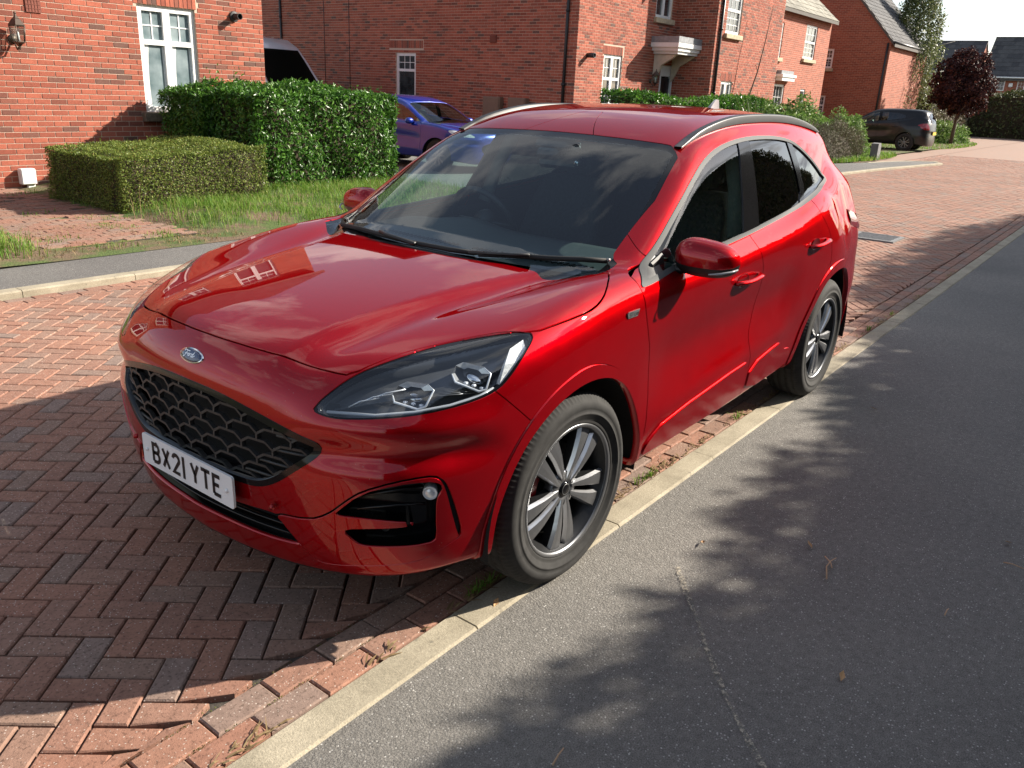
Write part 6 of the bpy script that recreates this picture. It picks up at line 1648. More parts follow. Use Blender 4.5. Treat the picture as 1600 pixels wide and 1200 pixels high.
def grass():
    def scatter(n, x0, x1, y0, y1, dens):
        x = RS.uniform(x0, x1, n); y = RS.uniform(y0, y1, n); m = RS.rand(n) < dens(x, y); x, y = x[m], y[m]; return np.c_[x, y, verge_z(x, y)-.005]
    nz = lambda x, y: .5+.5*np.sin(x*3.1+np.sin(y*2.7)*1.5)*np.sin(y*3.7+x)
    P = scatter(26000, 2.7, 8.2, 5.45, 8.1, lambda x, y: np.clip(sstep(2.7, 3.6, x)*(.10+.95*nz(x, y)), 0, 1)*sstep(5.43, 6.3, y-.12*np.maximum(5-x, 0))); 
    tag(blades('verge_grass', P, .13, .0035, L_GRASS, None, .9), 'patchy green grass growing along the verge before the hedges', 'grass', kind='stuff')
    P = scatter(9000, -1.5, 1.15, 5.55, 6.9, lambda x, y: np.exp(-((x-.35)/.6)**2-((y-6.1)/.45)**2)*1.3); tag(blades('mound_grass', P, .17, .004, L_GRASS, None, 1.1), 'lush green grass mound beside the garden path', 'grass', kind='stuff')
    P = scatter(9000, -1.0, 3.2, 5.42, 7.0, lambda x, y: .5*nz(x*2, y*2)*sstep(5.42, 5.5, y)); tag(blades('dry_grass', P, .05, .003, L_DRY, None, 1.5), 'dry straw and withered grass at the footway edge', 'grass', kind='stuff')
    P = scatter(5000, 1.0, 2.9, 5.6, 10, lambda x, y: (nz(x*1.7, y*1.3) > .72)*.8); tag(blades('path_weeds', P, .07, .004, L_GRASS, None, 1.0), 'weeds growing between the garden path blocks', 'weeds', kind='stuff')
    # tall seed stalks
    P = np.array([(2.75+.05*i, 7.0+.1*RS.rand(), .08) for i in range(12)]+[(6.3+.06*i, 6.9, .12) for i in range(14)]); tag(blades('seed_stalks', P, .42, .003, L_DRY, None, .35), 'tall dry seed stalks in front of the laurel hedge', 'weeds', kind='stuff')
    x = RS.uniform(18, 29, 9000); y = RS.uniform(4.5, 6.2, 9000); m = (y > np.interp(x, [17, 22, 25, 27.5, 30], [5.4, 5.4, 4.9, 4.9, 5.2])) & (y < 5.9); P = np.c_[x, y, gz(x)+.05][m]; tag(blades('far_grass', P, .16, .010, L_GRASS, None, .8), 'bright grass strip below the lavender bush by the far footway', 'grass', kind='stuff')
    x = RS.uniform(33, 58, 20000); y = RS.uniform(5.0, 12, 20000); m = ((x-41)/8)**2+((y-7.2)/2.2)**2 < 1; P = np.c_[x, y, gz(x)+.02][m]; tag(blades('far_lawn_grass', P, .07, .02, L_GRASS, None, .8), 'small green lawn under the purple-leaved tree', 'grass', kind='stuff')
grass()
def bush(name, c, r, n, L_, Wd, mat, label, flat=1.0, kind='bush', group=None, spread=.8, core=.7):
    h = empty(name, (c[0], c[1], 0), label, kind, group); d = RS.normal(size=(n, 3)); d /= np.linalg.norm(d, axis=1)[:, None]; d[:, 2] = np.abs(d[:, 2])
    rr = (1-.35*RS.rand(n)**2)[:, None]; lum = 1+.13*np.sin(d[:, :1]*7+c[0])*np.sin(d[:, 1:2]*6)+.08*np.sin(d[:, 2:3]*9+d[:, :1]*11)
    P = np.array(c)+d*np.array(r)*rr*lum; lay_leaves('foliage', P, d, L_, Wd, mat, h, spread)
    m = MB(); k = 14; V = []; Fc = []
    for i in range(7):
        th = i/6*math.pi/2
        for j in range(k): a = 2*math.pi*j/k; V.append((c[0]+r[0]*core*math.cos(th)*math.cos(a), c[1]+r[1]*core*math.cos(th)*math.sin(a), c[2]+r[2]*core*math.sin(th)))
    for i in range(6):
        for j in range(k): Fc.append((i*k+j, i*k+(j+1) % k, (i+1)*k+(j+1) % k, (i+1)*k+j))
    m.add(V, Fc, 0, True).build('inner_twigs', M_CORE, h); return h
# planting in front of the far houses
def row_hedge():
    h = empty('laurel_hedge', (20, 8.6, 0), 'trimmed green laurel hedge in front of the porch house', 'hedge'); b = (15.8, 24.8, 8.0, 9.0, .0, 1.86)
    P, N_ = box_points(b, 14000, .07, lambda x, y: 1.74+.10*np.sin(np.asarray(x)*.9), 'tfl'); lay_leaves('foliage', P, N_, .12, .05, L_LAUREL, h, .8, .3); core_box(h, b, .2)
row_hedge()
def phormium(c, n, ht, label):
    h = empty('phormium', c, label, 'plant'); V = []; Fc = []
    for k in range(n):
        a = RS.uniform(0, 2*math.pi); ln = RS.uniform(.15, .75); H = ht*RS.uniform(.6, 1.1); o = len(V); s = Vector((-math.sin(a), math.cos(a), 0))*.03
        for t in (0, .35, .7, 1): p = Vector(c)+Vector((math.cos(a), math.sin(a), 0))*ln*t**1.6*H*.6+Vector((0, 0, 1))*H*t*(1-.15*ln*t); V += [p-s*(1-t*.92), p+s*(1-t*.92)]
        Fc += [(o+2*i, o+2*i+1, o+2*i+3, o+2*i+2) for i in range(3)]
    fmesh('blades', np.array(V), np.array(Fc), leaf_mat('phormium_leaf', [(0, (.06, .11, .03)), (1, (.16, .20, .06))], .4), h, RS.uniform(0, 1, len(Fc)))
phormium((22.2, 7.6, .1), 46, 2.1, 'spiky sword-leaved plant at the end of the trimmed laurel hedge')
bush('light_bush', (23.6, 6.9, .1), (2.6, 1.0, 1.65), 9000, .13, .06, L_BUSH, 'rounded pale green shrub between the spiky plant and the black car')
bush('variegated_bush', (27.2, 6.5, .1), (1.6, .8, 1.35), 6000, .12, .06, L_BUSH, 'paler mottled shrub in front of the black car bonnet')
bush('lavender_bush', (24.0, 5.85, .1), (2.9, .55, 1.15), 9000, .14, .02, L_LAV, 'grey-brown lavender mound beside the far footway')
sp = MB(); pts = [(24.0, 8.9, .2), (24.3, 8.8, 1.6), (24.75, 8.75, 2.6), (24.9, 8.7, 3.4), (25.2, 8.7, 4.6)]; sp.tube(pts, [.03, .028, .022, .016, .008], 6); sp.tube([(24.75, 8.75, 2.6), (24.5, 8.7, 2.75), (24.4, 8.7, 2.8)], .01, 5); sp.tube([(24.9, 8.7, 3.4), (25.05, 8.7, 3.9)], .008, 5)
tag(sp.build('bare_sapling', M_BARK), 'thin bare leaning sapling against the porch house wall', 'sapling')
# trees
def limb_tree(name, base, ht, label, bark, trunk_r, limbs, crown_fn, lean=(0, 0)):
    h = empty(name, base, label, 'tree'); t = MB(); b = Vector(base); top = b+Vector((lean[0], lean[1], ht*.92))
    t.tube([b-Vector((0, 0, .1)), b.lerp(top, .3), b.lerp(top, .6)+Vector((.05, .03, 0)), top], [trunk_r, trunk_r*.8, trunk_r*.5, trunk_r*.12], 8); ends = []
    for k in range(limbs):
        f = RS.uniform(.25, .9); a = RS.uniform(0, 2*math.pi); p = b.lerp(top, f); ln = ht*.28*(1.1-f)+.4; q = p+Vector((math.cos(a)*ln*.5, math.sin(a)*ln*.5, ln*.45)); e = p+Vector((math.cos(a)*ln, math.sin(a)*ln, ln*.6)); t.tube([p, q, e], [trunk_r*.35*(1-f*.6), trunk_r*.2, trunk_r*.06], 5); ends.append((q, e))
    t.build('trunk', bark, h); crown_fn(h, b, top, ends); return h
def birch_crown(h, b, top, ends):
    P = []; N_ = []
    for k in range(620):
        f = RS.beta(1.3, 1.1); p = b.lerp(top, .22+.78*f); w = 1.65*(1.0-f)**.55*(.5+.7*RS.rand())+.12; a = RS.uniform(0, 2*math.pi); s = p+Vector((math.cos(a)*w, math.sin(a)*w, RS.uniform(0, .5))); L_ = RS.uniform(.5, 1.6)
        for q in range(26): t = q/26; P.append((s.x+RS.normal(0, .07), s.y+RS.normal(0, .07), s.z-L_*t)); N_.append((math.cos(a), math.sin(a), .3))
    lay_leaves('crown', np.array(P), np.array(N_), (.115), .08, L_BIRCH, h, .9, .8, six=False)
limb_tree('birch_tree', (46, 9.35, .2), 8.6, 'slender weeping silver birch beside the shaded gable', M_BIRCHB, .12, 16, birch_crown)
def copper_crown(h, b, top, ends):
    n = 15000; c = b.lerp(top, .66); d = RS.normal(size=(n, 3)); d /= np.linalg.norm(d, axis=1)[:, None]; lum = 1+.16*np.sin(d[:, 0]*6+1)*np.sin(d[:, 1]*7)+.13*np.sin(d[:, 2]*8+d[:, 0]*5)+.10*np.sin(d[:, 1]*13+d[:, 2]*9)
    r = (RS.rand(n)**.33*.55+.45)*lum; P = np.array(c)+d*r[:, None]*np.array([1.20, 1.20, 1.12])+np.c_[np.zeros(n), np.zeros(n), np.maximum(d[:, 2], 0)*.5]; m = P[:, 2] > b.z+1.05; lay_leaves('crown', P[m], d[m], .13, .085, L_COPPER, h, .9, .2, six=False)
limb_tree('purple_tree', (42.4, 6.0, .22), 4.1, 'round purple-leaved tree on the small lawn behind the black car', M_BARK, .09, 14, copper_crown, (.35, 0))
bush('low_bush', (44.5, 6.9, .2), (2.2, 1.2, .95), 5000, .16, .07, L_BUSH, 'low light green bushes under the purple-leaved tree')
def far_hedge(b, n, label, mat=L_CONIF, lf=.22, top=None):
    h = empty('tall_hedge', ((b[0]+b[1])/2, (b[2]+b[3])/2, 0), label, 'hedge'); P, N_ = box_points(b, n, .12, top, 'tfl'); P = P+N_*lump(P, .10, .8)[:, None]; lay_leaves('foliage', P, N_, lf, lf*.45, mat, h, .8, six=False); core_box(h, b, .35, top)
far_hedge((58, 66, 1.5, 9.6, .2, 3.0), 9000, 'tall dark conifer hedge closing the street at the right edge', top=lambda x, y: 2.75+.2*np.sin(np.asarray(y)*1.4)+.03*np.asarray(y))
far_hedge((47.5, 57, 8.0, 12.5, .2, 2.6), 8000, 'brownish mixed hedge behind the purple-leaved tree', L_LAV, .2)
def wild_hedge():
    h = empty('wild_hedge', (4, -5.2, 0), 'tall ragged hedge along the far side of the asphalt path', 'hedge')
    n = 42000; x = RS.uniform(-8, 32, n); tops = lambda x: np.interp(x, [-8, 4.4, 5.8, 6.9, 8.45, 9.9, 13, 15, 18, 21.4, 32], [3.60, 3.60, 3.62, 3.68, 3.86, 4.02, 4.7, 4.97, 4.97, 4.3, 4.3])+.05*np.sin(x*3.1)+.04*np.sin(x*7.3+1)+.03*np.sin(x*17)
    T = tops(x+0*x); z = T*RS.rand(n)**.75; yf = -4.55-.25*RS.rand(n)-.25*np.sin(x*1.3)*.4-.5*np.maximum(z-T+.7, 0)**1.5
    P = np.c_[x, yf, z]; N_ = np.tile([0, 1, .25], (n, 1)).astype(float)
    k = 24000; x2 = RS.uniform(-8, 32, k); P2 = np.c_[x2, RS.uniform(-5.5, -4.7, k), tops(x2)-np.abs(RS.normal(0, .10, k))]; N2 = np.tile([0, .2, 1.], (k, 1))
    lay_leaves('foliage', np.r_[P, P2], np.r_[N_, N2], .10, .05, L_CONIF, h, .9, six=False)
    tw = []
    for q in range(420):
        xx = RS.uniform(-6, 14); zz = float(tops(np.array([xx]))[0]); ln = RS.uniform(.05, .22); a = RS.normal(0, .4)
        for s in range(9): t = s/9; tw.append((xx+a*ln*t, -4.9+RS.normal(0, .02), zz+ln*t-.05))
    tw = np.array(tw); lay_leaves('top_shoots', tw, np.tile([0, .3, .8], (len(tw), 1)), .085, .04, L_CONIF, h, 1.0, six=False)
    m = MB()
    xs = np.linspace(-8, 32, 60); V = []; Fc = []
    for xx in xs: T = float(tops(np.array([xx]))[0]); V += [(xx, -4.95, 0), (xx, -4.95, T-.10), (xx, -5.6, T-.10), (xx, -5.6, 0)]
    for i in range(59):
        for j in range(3): Fc.append((i*4+j, (i+1)*4+j, (i+1)*4+j+1, i*4+j+1))
    m.add(V, Fc).build('inner_twigs', M_CORE, h)
wild_hedge()

def tree_belt():
    """the wood behind the ragged hedge, out of the picture but mirrored in the car's side"""
    P = []; N_ = []
    for k in range(16):
        cx, cy, cz, r = -16+k*4.0+RS.uniform(-.6, .6), -19.5+RS.uniform(-1.2, 1.2), RS.uniform(6.0, 7.6), RS.uniform(3.0, 3.8); n = 1900
        d = RS.normal(size=(n, 3)); d /= np.linalg.norm(d, axis=1)[:, None]; lum = 1+.2*np.sin(d[:, 0]*5+k)*np.sin(d[:, 1]*6)+.15*np.sin(d[:, 2]*7+k*2)
        P.append(np.array([cx, cy, cz])+d*(r*lum*(.6+.4*RS.rand(n)))[:, None]*np.array([1, .8, 1.35])); N_.append(d)
    tag(lay_leaves('tree_belt', np.concatenate(P), np.concatenate(N_), (.46), .30, L_BUSH, None, .9, six=False), 'belt of leafy trees behind the ragged hedge', 'trees', kind='stuff')
tree_belt()
# ---------------------------------------------------------------- other vehicles
def car_paint(name, col, metal=.3, coat=1.0):
    t = NT(name); t.set(Metallic=metal, Roughness=.3, Coat_Weight=coat, Coat_Roughness=.02); t.base(t.ramp(t.noise(t.coord(), 300, 2), [(.3, tuple(c*.85 for c in col)), (.7, tuple(c*1.15 for c in col))])); return t.m
def coarse_surface():
    P, Q = surface(.034); N_ = -gradF(P); N_ /= np.linalg.norm(N_, axis=1)[:, None]; return P, Q, N_
CS = coarse_surface()
def small_car(name, label, pm, warp, place, dark, plate_col, plate_rear=None, alloy=M_RIM):
    """warp: (x,w,z) -> new coordinates of the base body; place: 4x4 matrix to the world"""
    P, Q, N_ = CS; S = Soup(P.copy(), Q, N_.copy()); fc = [tuple(q) for q in Q.tolist()]
    _, fc = S.cut(fc, lambda V: V[:, 1]); cs = lambda V: V[:, 1] > .45
    def PS(poly, proj, cond, it=1): p = chaikin(poly, it); return lambda V: np.where(cond(V), poly_sd(p, *proj(V)), 1.0)
    circ = lambda cx, r: [(cx+r*math.cos(a), .36+r*math.sin(a)) for a in np.linspace(0, 2*math.pi, 25)[:-1]]
    for cx in (0, 2.71): _, fc = S.cut(fc, PS(circ(cx, .405), SIDE, cs))
    WS = [(-.7, 1.0), (.73, 1.02), (.735, 1.14), (.68, 1.33), (.63, 1.48), (.4, 1.50), (0, 1.51), (-.7, 1.51)]
    on_ws = lambda V: np.where(V[:, 2] > .97, (GX(V[:, 2])+.15*V[:, 1]**2+.06*V[:, 1]**4)-V[:, 0], 9.); wsd = PS(WS, FRONT, lambda V: V[:, 0] < 1.45)
    ws, fc = S.cut(fc, lambda V: np.maximum(wsd(V), np.abs(on_ws(V))-.05))
    DL = [(.50, 1.075), (.66, 1.16), (.85, 1.27), (1.07, 1.385), (1.37, 1.48), (1.65, 1.505), (2.2, 1.49), (2.45, 1.43), (2.6, 1.33), (2.4, 1.26), (2.0, 1.195), (1.5, 1.14), (1.0, 1.10)]
    dl, fc = S.cut(fc, PS(DL, SIDE, lambda V: (V[:, 1] > .5) & (V[:, 2] > .95)))
    bp, rest = [], dl; fw, rest = S.cut(rest, lambda V: V[:, 0]-1.48); bp, rest = S.cut(rest, lambda V: V[:, 0]-1.60); rw, qw = S.cut(rest, lambda V: V[:, 0]-2.28)
    rs, fc = S.cut(fc, PS([(-.5, 1.12), (.50, 1.12), (.56, 1.2), (.50, 1.46), (-.5, 1.48)], FRONT, lambda V: V[:, 0] > 2.9))
    hl, fc = S.cut(fc, PS(diag([(-.80, .52, .80), (-.63, .62, .90), (-.40, .73, .945), (-.25, .87, .95), (-.37, .89, .87), (-.60, .80, .81)]), DIAG, lambda V: (V[:, 0] < .1) & (V[:, 1] > .3) & (V[:, 2] > .7)))
    gr, fc = S.cut(fc, PS([(-.4, .70), (0, .70), (.40, .66), (.48, .56), (.38, .42), (0, .40), (-.4, .40)], FRONT, lambda V: V[:, 0] < -.5))
    tl, fc = S.cut(fc, PS([(.58, .86), (.86, .88), (.84, 1.10), (.70, 1.14), (.60, 1.02)], FRONT, lambda V: V[:, 0] > 3.0))
    seam = [fc]; 
    FD = [(.46, 1.12), (.44, .8), (.48, .5), (.48, .30), (1.50, .30), (1.52, .6), (1.52, 1.0), (1.46, 1.16)]; RD = [(1.46, 1.16), (1.52, 1.0), (1.52, .6), (1.50, .30), (2.25, .30), (2.36, .66), (2.48, .85), (2.44, 1.05), (2.3, 1.22), (1.9, 1.3)]
    fd, fc = S.band(fc, PS(FD, SIDE, lambda V: V[:, 1] > .6), .004); rd, fc = S.band(fc, PS(RD, SIDE, lambda V: V[:, 1] > .6), .004)
    S.V[:] = warp(S.V)
    root = bpy.data.objects.new(name, None); COL.objects.link(root); tag(root, label, 'car'); root.matrix_world = place
    def em(nm, f, m, off=0, fl=0, both=True):
        for o in S.emit(nm, f, m, None, off, fl, both): o.parent = root; yield o
    parts = [list(em(*a)) for a in (('body', fc, pm, 0, .012), ('front_door', fd, pm, 0, .012, False), ('rear_door', rd, pm, 0, .012, False), ('windscreen', ws, G_WIND if not dark else G_SIDE, -.002), ('front_side_window', fw, G_SIDE, -.004, 0, False), ('rear_side_window', rw, G_DARK if dark else G_SIDE, -.004, 0, False), ('quarter_window', qw, G_DARK if dark else G_SIDE, -.004, 0, False), ('pillar_cover', bp, M_GLOSSBLK, 0, 0, False), ('rear_screen', rs, G_DARK if dark else G_SIDE, -.003), ('headlamp', hl, M_LAMPC, -.004, .01, False), ('grille', gr, M_GLOSSBLK, -.015, .02), ('tail_lamp', tl, plain('tail_lamp_red', (.25, .012, .015), .1, Coat_Weight=1.0), .003, .01, False), ('inner_shell', fc+fd+rd, M_VOID, -.03, 0))]
    W1 = lambda x, w, z: Vector(warp(np.array([[x, w, z]], float))[0])
    r_t = W1(0, 0, .36).z
    for cx in (0, 2.71):
        for sd in (-1, 1):
            c = W1(cx, .80, .36); t = MB(); W = .10; RT = r_t-.003
            t.lathe([(RT*.62, W-.008), (RT*.70, W), (RT*.90, W), (RT*.97, W-.02), (RT, W-.05), (RT, -W+.05), (RT*.9, -W)], 48, (0, 0, 0), 'y'); ty = t.build('tyre', M_TYRE)
            b = MB(); b.lathe([(RT*.62, W-.006), (RT*.58, W-.03), (RT*.56, 0)], 40); b.lathe([(.0, W-.02), (.05, W-.022), (.06, W-.04)], 24)
            for k in range(5):
                a = 2*math.pi*k/5+.3
                for sgn in (-1, 1):
                    a0, a1 = a+sgn*.18, a+sgn*.26; d0 = Vector((math.cos(a0), 0, math.sin(a0))); d1 = Vector((math.cos(a1), 0, math.sin(a1))); t0 = Vector((-d0.z, 0, d0.x)); t1 = Vector((-d1.z, 0, d1.x))
                    b.add([d0*.04-t0*.012+Vector((0, W-.02, 0)), d0*.04+t0*.012+Vector((0, W-.02, 0)), d1*RT*.6+t1*.022+Vector((0, W-.014, 0)), d1*RT*.6-t1*.022+Vector((0, W-.014, 0))], [(0, 1, 2, 3), (3, 2, 1, 0)])
            ri = b.build('rim', alloy); bk = MB(); bk.lathe([(0, -.02), (RT*.6, -.02)], 24); bo = bk.build('brake_backplate', M_VOID)
            w = bpy.data.objects.new('wheel', None); COL.objects.link(w); w.parent = root; w.matrix_basis = Matrix.Translation((c.x, sd*c.y, r_t)) @ (Matrix.Rotation(math.pi, 4, 'Z') if sd < 0 else Matrix.Identity(4))
            for o in (ty, ri, bo): o.parent = w
    for sd in (-1, 1):
        c = W1(.74, .96, 1.09); m = MB(); V = []; Fc = []
        for i in range(9):
            f = i/8; e = math.sqrt(max(0, 1-(2*f-1)**2))**.7
            for j in range(10): a = j*math.pi/5; V.append((c.x+math.cos(a)*.07*e, sd*(c.y-.09+.20*f), c.z+math.sin(a)*.065*e))
        m.add(V, [(i*10+j, i*10+(j+1) % 10, (i+1)*10+(j+1) % 10, (i+1)*10+j) for i in range(8) for j in range(10)], 0, True); o = m.build('door_mirror', pm); o.parent = root
        for x in (1.33, 2.25): c = W1(x, .925, .95); m = MB(); m.tube([(c.x-.09, sd*(c.y-.005), c.z), (c.x-.04, sd*(c.y+.025), c.z), (c.x+.05, sd*(c.y+.025), c.z), (c.x+.10, sd*(c.y-.005), c.z)], .014, 8); o = m.build('door_handle', pm); o.parent = root
    c = W1(-.93, 0, .50); m = MB(); m.box((c.x, 0, c.z), (.01, .52, .11)); o = m.build('number_plate', M_WHITEPL); o.parent = root
    c = W1(3.655, 0, .74); m = MB(); m.box((c.x+.01, 0, c.z), (.012, .52, .11)); o = m.build('number_plate', plate_rear or M_WHITEPL); o.parent = root
    for y in (-.37, .37):
        c = W1(1.72, 0, .9); m = MB(); m.box((c.x, y, c.z), (.16, .48, .7), bev=.06, rot=Matrix.Rotation(.25, 3, 'Y')); m.box((c.x+.12, y, c.z+.42), (.09, .24, .17), bev=.03); o = m.build('front_seat', M_SEAT); o.parent = root
    c = W1(.78, 0, 1.0); m = MB(); m.box((c.x, 0, c.z-.1), (.4, 1.3, .25), bev=.05); o = m.build('dashboard', M_DASH); o.parent = root
    return root
def warp_blue(V):
    q = V.copy(); q[:, 0] = q[:, 0]*.955; q[:, 1] *= .965; z = V[:, 2]; q[:, 2] = np.where(z < .4, z*.93, .372+(z-.4)*.868); return q
def warp_black(V):
    q = V.copy(); x = V[:, 0]; q[:, 0] = x*.90-.0*x; q[:, 1] *= .90; z = V[:, 2]; q[:, 2] = z*.955+.03*sstep(2.2, 3.2, x)*sstep(1.1, 1.5, z); q[:, 0] += .10*sstep(2.6, 3.3, x)*sstep(.9, 1.45, z); return q
BLUE = small_car('blue_hatchback', 'metallic blue hatchback parked on the drive behind the laurel hedge', car_paint('blue_paint', (.004, .026, .30)), warp_blue, Matrix.Translation((11.25, 9.35, .05)) @ Matrix.Rotation(math.pi/2, 4, 'Z'), False, None)
BLACK = small_car('black_mpv', 'black people carrier with yellow rear plate parked nose-in at the far drive', car_paint('black_paint', (.007, .007, .008), .0, .10), warp_black, Matrix.Translation((34.05, 8.38, gz(34))) @ Matrix.Rotation(-math.pi/2, 4, 'Z'), True, None, plain('number_plate_yellow', (.75, .50, .03), .4, vary=.04), M_SATIN)
pl = MB()   # lettering on the yellow plate
def van():
    root = bpy.data.objects.new('panel_van', None); COL.objects.link(root); tag(root, 'high-roofed pale grey van between the two brick houses', 'van'); root.location = (12.7, 15.5, .05)
    wh = car_paint('van_pale_grey', (.50, .52, .56), .0); hw = .98
    prof = [(0, .45), (.05, .85), (.25, 1.05), (.85, 1.22), (1.00, 1.28), (1.75, 2.16), (2.05, 2.48), (2.45, 2.68), (3.0, 2.76), (6.0, 2.76), (6.05, .45), (5.2, .40), (1.2, .40)]
    m = MB(); n = len(prof); V = []; Fc = []
    for f, ins in ((-1, .10), (-.93, 0), (.93, 0), (1, .10)):
        for y, z in prof:
            cy, cz = 3.0, 1.4; V.append((hw*f-.12*f*max(0, (z-1.2)/1.5), y+(cy-y)*ins*.12, z+(cz-z)*ins*.35))
    for k in range(3):
        for i in range(n): Fc.append((k*n+i, k*n+(i+1) % n, (k+1)*n+(i+1) % n, (k+1)*n+i))
    Fc += [tuple(range(n)), tuple(range(3*n, 4*n))[::-1]]; o = autosmooth(m.add(V, Fc).build('body', wh), 40); o.parent = root
    inw = lambda z: hw*.93-.12*.93*max(0, (z-1.2)/1.5)
    P = [(1.06, 1.36), (1.74, 2.15), (1.98, 2.40)]; m = MB(); V = []
    for y, z in P: V += [(-inw(z)+.06, y-.012, z+.012), (inw(z)-.06, y-.012, z+.012)]
    o = m.add(V, [(0, 1, 3, 2), (2, 3, 5, 4)]).build('windscreen', G_DARK); o.parent = root
    for sd in (-1, 1):
        q = [(1.30, 1.40), (5.6, 1.30), (5.6, 2.12), (2.05, 2.12), (1.80, 2.02)]; m = MB(); m.add([(sd*(hw-.12*max(0, (z-1.2)/1.5)+.004-.035*(z > 2)), y, z) for y, z in q], [tuple(range(5)) if sd < 0 else tuple(range(5))[::-1]]); o = m.build('side_window', G_DARK); o.parent = root
        for y in (1.0, 4.9):
            t = MB(); t.lathe([(.2, .09), (.24, .1), (.31, .1), (.33, .07), (.33, -.1)], 32, (sd*.85, y, .33), 'x'); o = t.build('wheel', M_TYRE); o.parent = root
    return root
van()
# ---------------------------------------------------------------- small things on the ground
L_MOSS = leaf_mat('moss_green', [(0, (.06, .075, .015)), (1, (.15, .16, .04))], .9, .1, .1)
def litter():
    # marker post stone by the far footway
    m = MB(); m.prism([(-.16, 0), (.16, 0), (.16, .42), (.10, .52), (-.16, .50)], .22, (26.0, 5.15, gz(26)+.04), (1, 0, 0), (0, 0, 1)); tag(m.build('marker_stone', plain('grey_concrete_post', (.16, .16, .165), .85, vary=.2)), 'squat grey concrete post at the grass edge left of the black car', 'post')
    # drain cover in the road
    d = empty('drain_cover', (9.72, .60, 0), 'speckled grey drain cover set in the block paving behind the red car', 'drain cover'); f = MB(); z = float(gz(9.7))
    for k in range(4):
        c = ((9.72, .32, .012), (9.72, .88, .012), (9.43, .60, .012), (10.01, .60, .012))[k]; f.box((c[0], c[1], z+c[2]-.008), ((.62, .05, .03) if k < 2 else (.05, .51, .03)))
    f.build('frame', plain('cast_iron_grey', (.20, .20, .20), .6, .3, .3, 30), d)
    for i in range(7): b = MB(); b.box((9.50+i*.073, .60, z+.006), (.035, .50, .02), bev=.004); b.build('bar', plain('cast_iron_grey', (.20, .20, .20), .6), d)
    # debris along the near kerb: straw, dead leaves, weeds
    n = 1500; x = RS.uniform(-1.6, 8, n); m = RS.rand(n) < np.clip(.35+.6*np.sin(x*4.3)*np.sin(x*9.1+1), .05, 1); x = x[m]; n = len(x); y = -.742+np.abs(RS.normal(0, .020, n)); P = np.c_[x, y, np.full(n, .004)+gz(x)]
    a = RS.normal(0, .5, n); d = np.c_[np.cos(a), np.sin(a), RS.uniform(-.02, .15, n)]; L_ = RS.uniform(.015, .07, n)[:, None]; s = np.c_[-np.sin(a), np.cos(a), np.zeros(n)]*RS.uniform(.0012, .005, n)[:, None]
    V = np.stack([P-s, P+s, P+d*L_*.5+s+[0, 0, .004], P+d*L_*.5-s+[0, 0, .004], P+d*L_+s*.2, P+d*L_-s*.2], 1).reshape(-1, 3); k = np.arange(n)*6
    tag(fmesh('kerb_debris', V, np.stack([np.c_[k, k+1, k+2, k+3], np.c_[k+3, k+2, k+4, k+5]], 1).reshape(-1, 4), L_DRY, None, np.repeat(RS.uniform(0, 1, n), 2)), 'dry straw and dead leaves lying along the pale kerb', 'litter', kind='stuff')
    P = []
    for cx in (-.28, -.24, .9, 1.0, 2.0, 4.6, 5.3): P.append(np.c_[cx+RS.normal(0, .03, 26), -.735+np.abs(RS.normal(0, .015, 26)), np.zeros(26)])
    tag(blades('kerb_weeds', np.concatenate(P), .045, .0022, L_GRASS, None, 1.2), 'tiny green weeds sprouting beside the kerb under the red car', 'weeds', kind='stuff')
    # moss in the sunny paving joints nearest the camera
    n = 1500; x = RS.uniform(-1.6, -.7, n); y = RS.choice([-.535, -.638], n)+RS.normal(0, .004, n); m = np.sin(x*23)+np.sin(x*51+1) > .3; P = np.c_[x, y, np.full(n, -.004)][m]
    tag(blades('joint_moss', P[::3], .004, .0016, L_MOSS, None, 1.5), 'green moss in the joints of the edge course of paving', 'moss', kind='stuff')
    tw = ((-.66+.0, -1.60, 'forked pale twig lying on the dark asphalt', True), (.62, -1.92, '', False))
    def g(px, py): 
        d = _r*((px-800)/FPX)+_d*((py-600)/FPX)+_f; t = -CAM_P[2]/d.z; return Vector(CAM_P)+d*t
    def twig(pts, r, label):
        m = MB(); q = [g(*p) for p in pts]; h = [.006, .016, .012, .006]
        m.tube([(v.x, v.y, .004+h[min(i, 3)]) for i, v in enumerate(q)], [r, r*.9, r*.7, r*.5][:len(q)], 6); return tag(m.build('twig', plain('dry_twig', (.52, .33, .20), .85, vary=.3)), label, 'twig')
    o = twig([(1291, 908), (1290, 892), (1297, 882), (1306, 875)], .003, 'forked pale brown twig in the shade on the asphalt')
    m = MB(); q = [g(1288, 874), g(1297, 884), g(1299, 892)]; m.tube([(v.x, v.y, .014) for v in q], .0025, 6); b = m.build('side_shoot', MAT['dry_twig'], o)
    twig([(863, 1200), (872, 1188), (880, 1176)], .0028, 'short straw stalk at the bottom edge of the asphalt')
    twig([(1567, 882), (1580, 888), (1598, 894)], .0025, 'thin bent stalk near the right edge of the asphalt')
    twig([(1475, 965), (1478, 960), (1481, 957)], .0022, 'tiny pale stalk on the dark asphalt right of the forked twig')
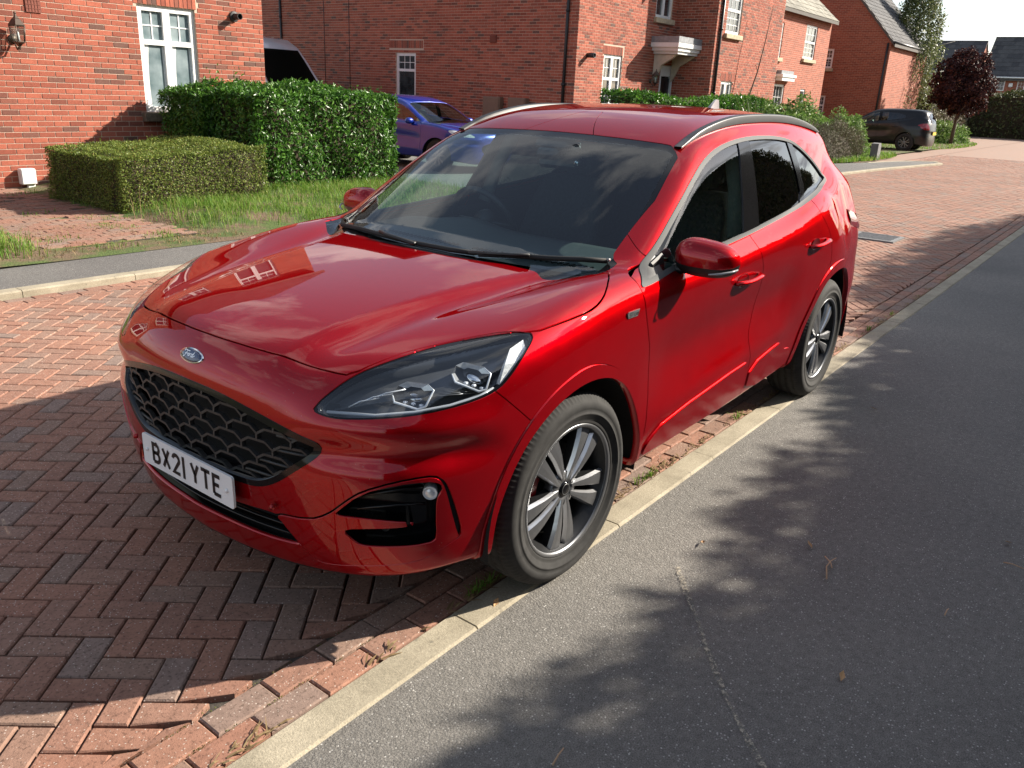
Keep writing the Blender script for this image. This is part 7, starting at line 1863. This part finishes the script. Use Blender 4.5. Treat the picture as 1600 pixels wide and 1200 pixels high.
    dl = [((1265, 854), 'small curled brown leaf above the forked twig on the asphalt'), ((1098, 850), 'tiny reddish leaf on the sunlit asphalt by the front wheel'), ((1315, 1060), 'pale dead leaf on the shaded asphalt below the forked twig'), ((775, 945), 'orange dead leaf on the kerb just behind the front tyre\'s shadow'), ((1575, 850), 'thin grey leaf near the right edge of the asphalt'), ((1365, 640), 'dark leaf speck on the asphalt beyond the rear wheel')]
    for (p, lab) in dl:
        c = g(*p); a = RS.uniform(0, 6); L_ = .022; u = Vector((math.cos(a), math.sin(a), .1))*L_; s = Vector((-math.sin(a), math.cos(a), .2))*L_*.45; z = Vector((0, 0, .007))
        V = [c+z-u, c+z+s+Vector((0, 0, .006)), c+z+u+Vector((0, 0, .008)), c+z-s+Vector((0, 0, .004)), c+z]
        tag(mesh('dead_leaf', V, [(0, 4, 1), (4, 2, 1), (0, 3, 4), (4, 3, 2)], plain('dead_leaf_brown', (.42, .25, .12), .8, vary=.3)), lab, 'leaf')
    # pale scuffed line worn into the asphalt
    pts = [(1058, 885), (1075, 930), (1092, 975), (1103, 1010), (1118, 1050), (1140, 1100), (1165, 1150), (1196, 1205)]; q = [g(*p) for p in pts]; V = []; Fc = []
    for i, v in enumerate(q):
        t = (q[min(i+1, 7)]-q[max(i-1, 0)]).normalized(); s = Vector((-t.y, t.x, 0))*(.009+.004*math.sin(i*2.1)); V += [(v.x-s.x, v.y-s.y, .0005), (v.x+s.x, v.y+s.y, .0005)]
    t = NT('dusty_scuff'); gpos = t.N('NewGeometry').outputs['Position']; t.base(t.ramp(t.noise(gpos, 200, 3), [(.3, (.28, .25, .20)), (.7, (.46, .41, .33))])); t.set(Roughness=.95)
    al = t.ramp(t.noise(gpos, 70, 4, .7), [(.46, (0, 0, 0)), (.60, (1, 1, 1))]); t.L(al, t.b.inputs['Alpha'])
    mesh('scuff_mark', V, [(2*i, 2*i+1, 2*i+3, 2*i+2) for i in range(7)], t.m, bpy.data.objects['asphalt_path'])
litter()
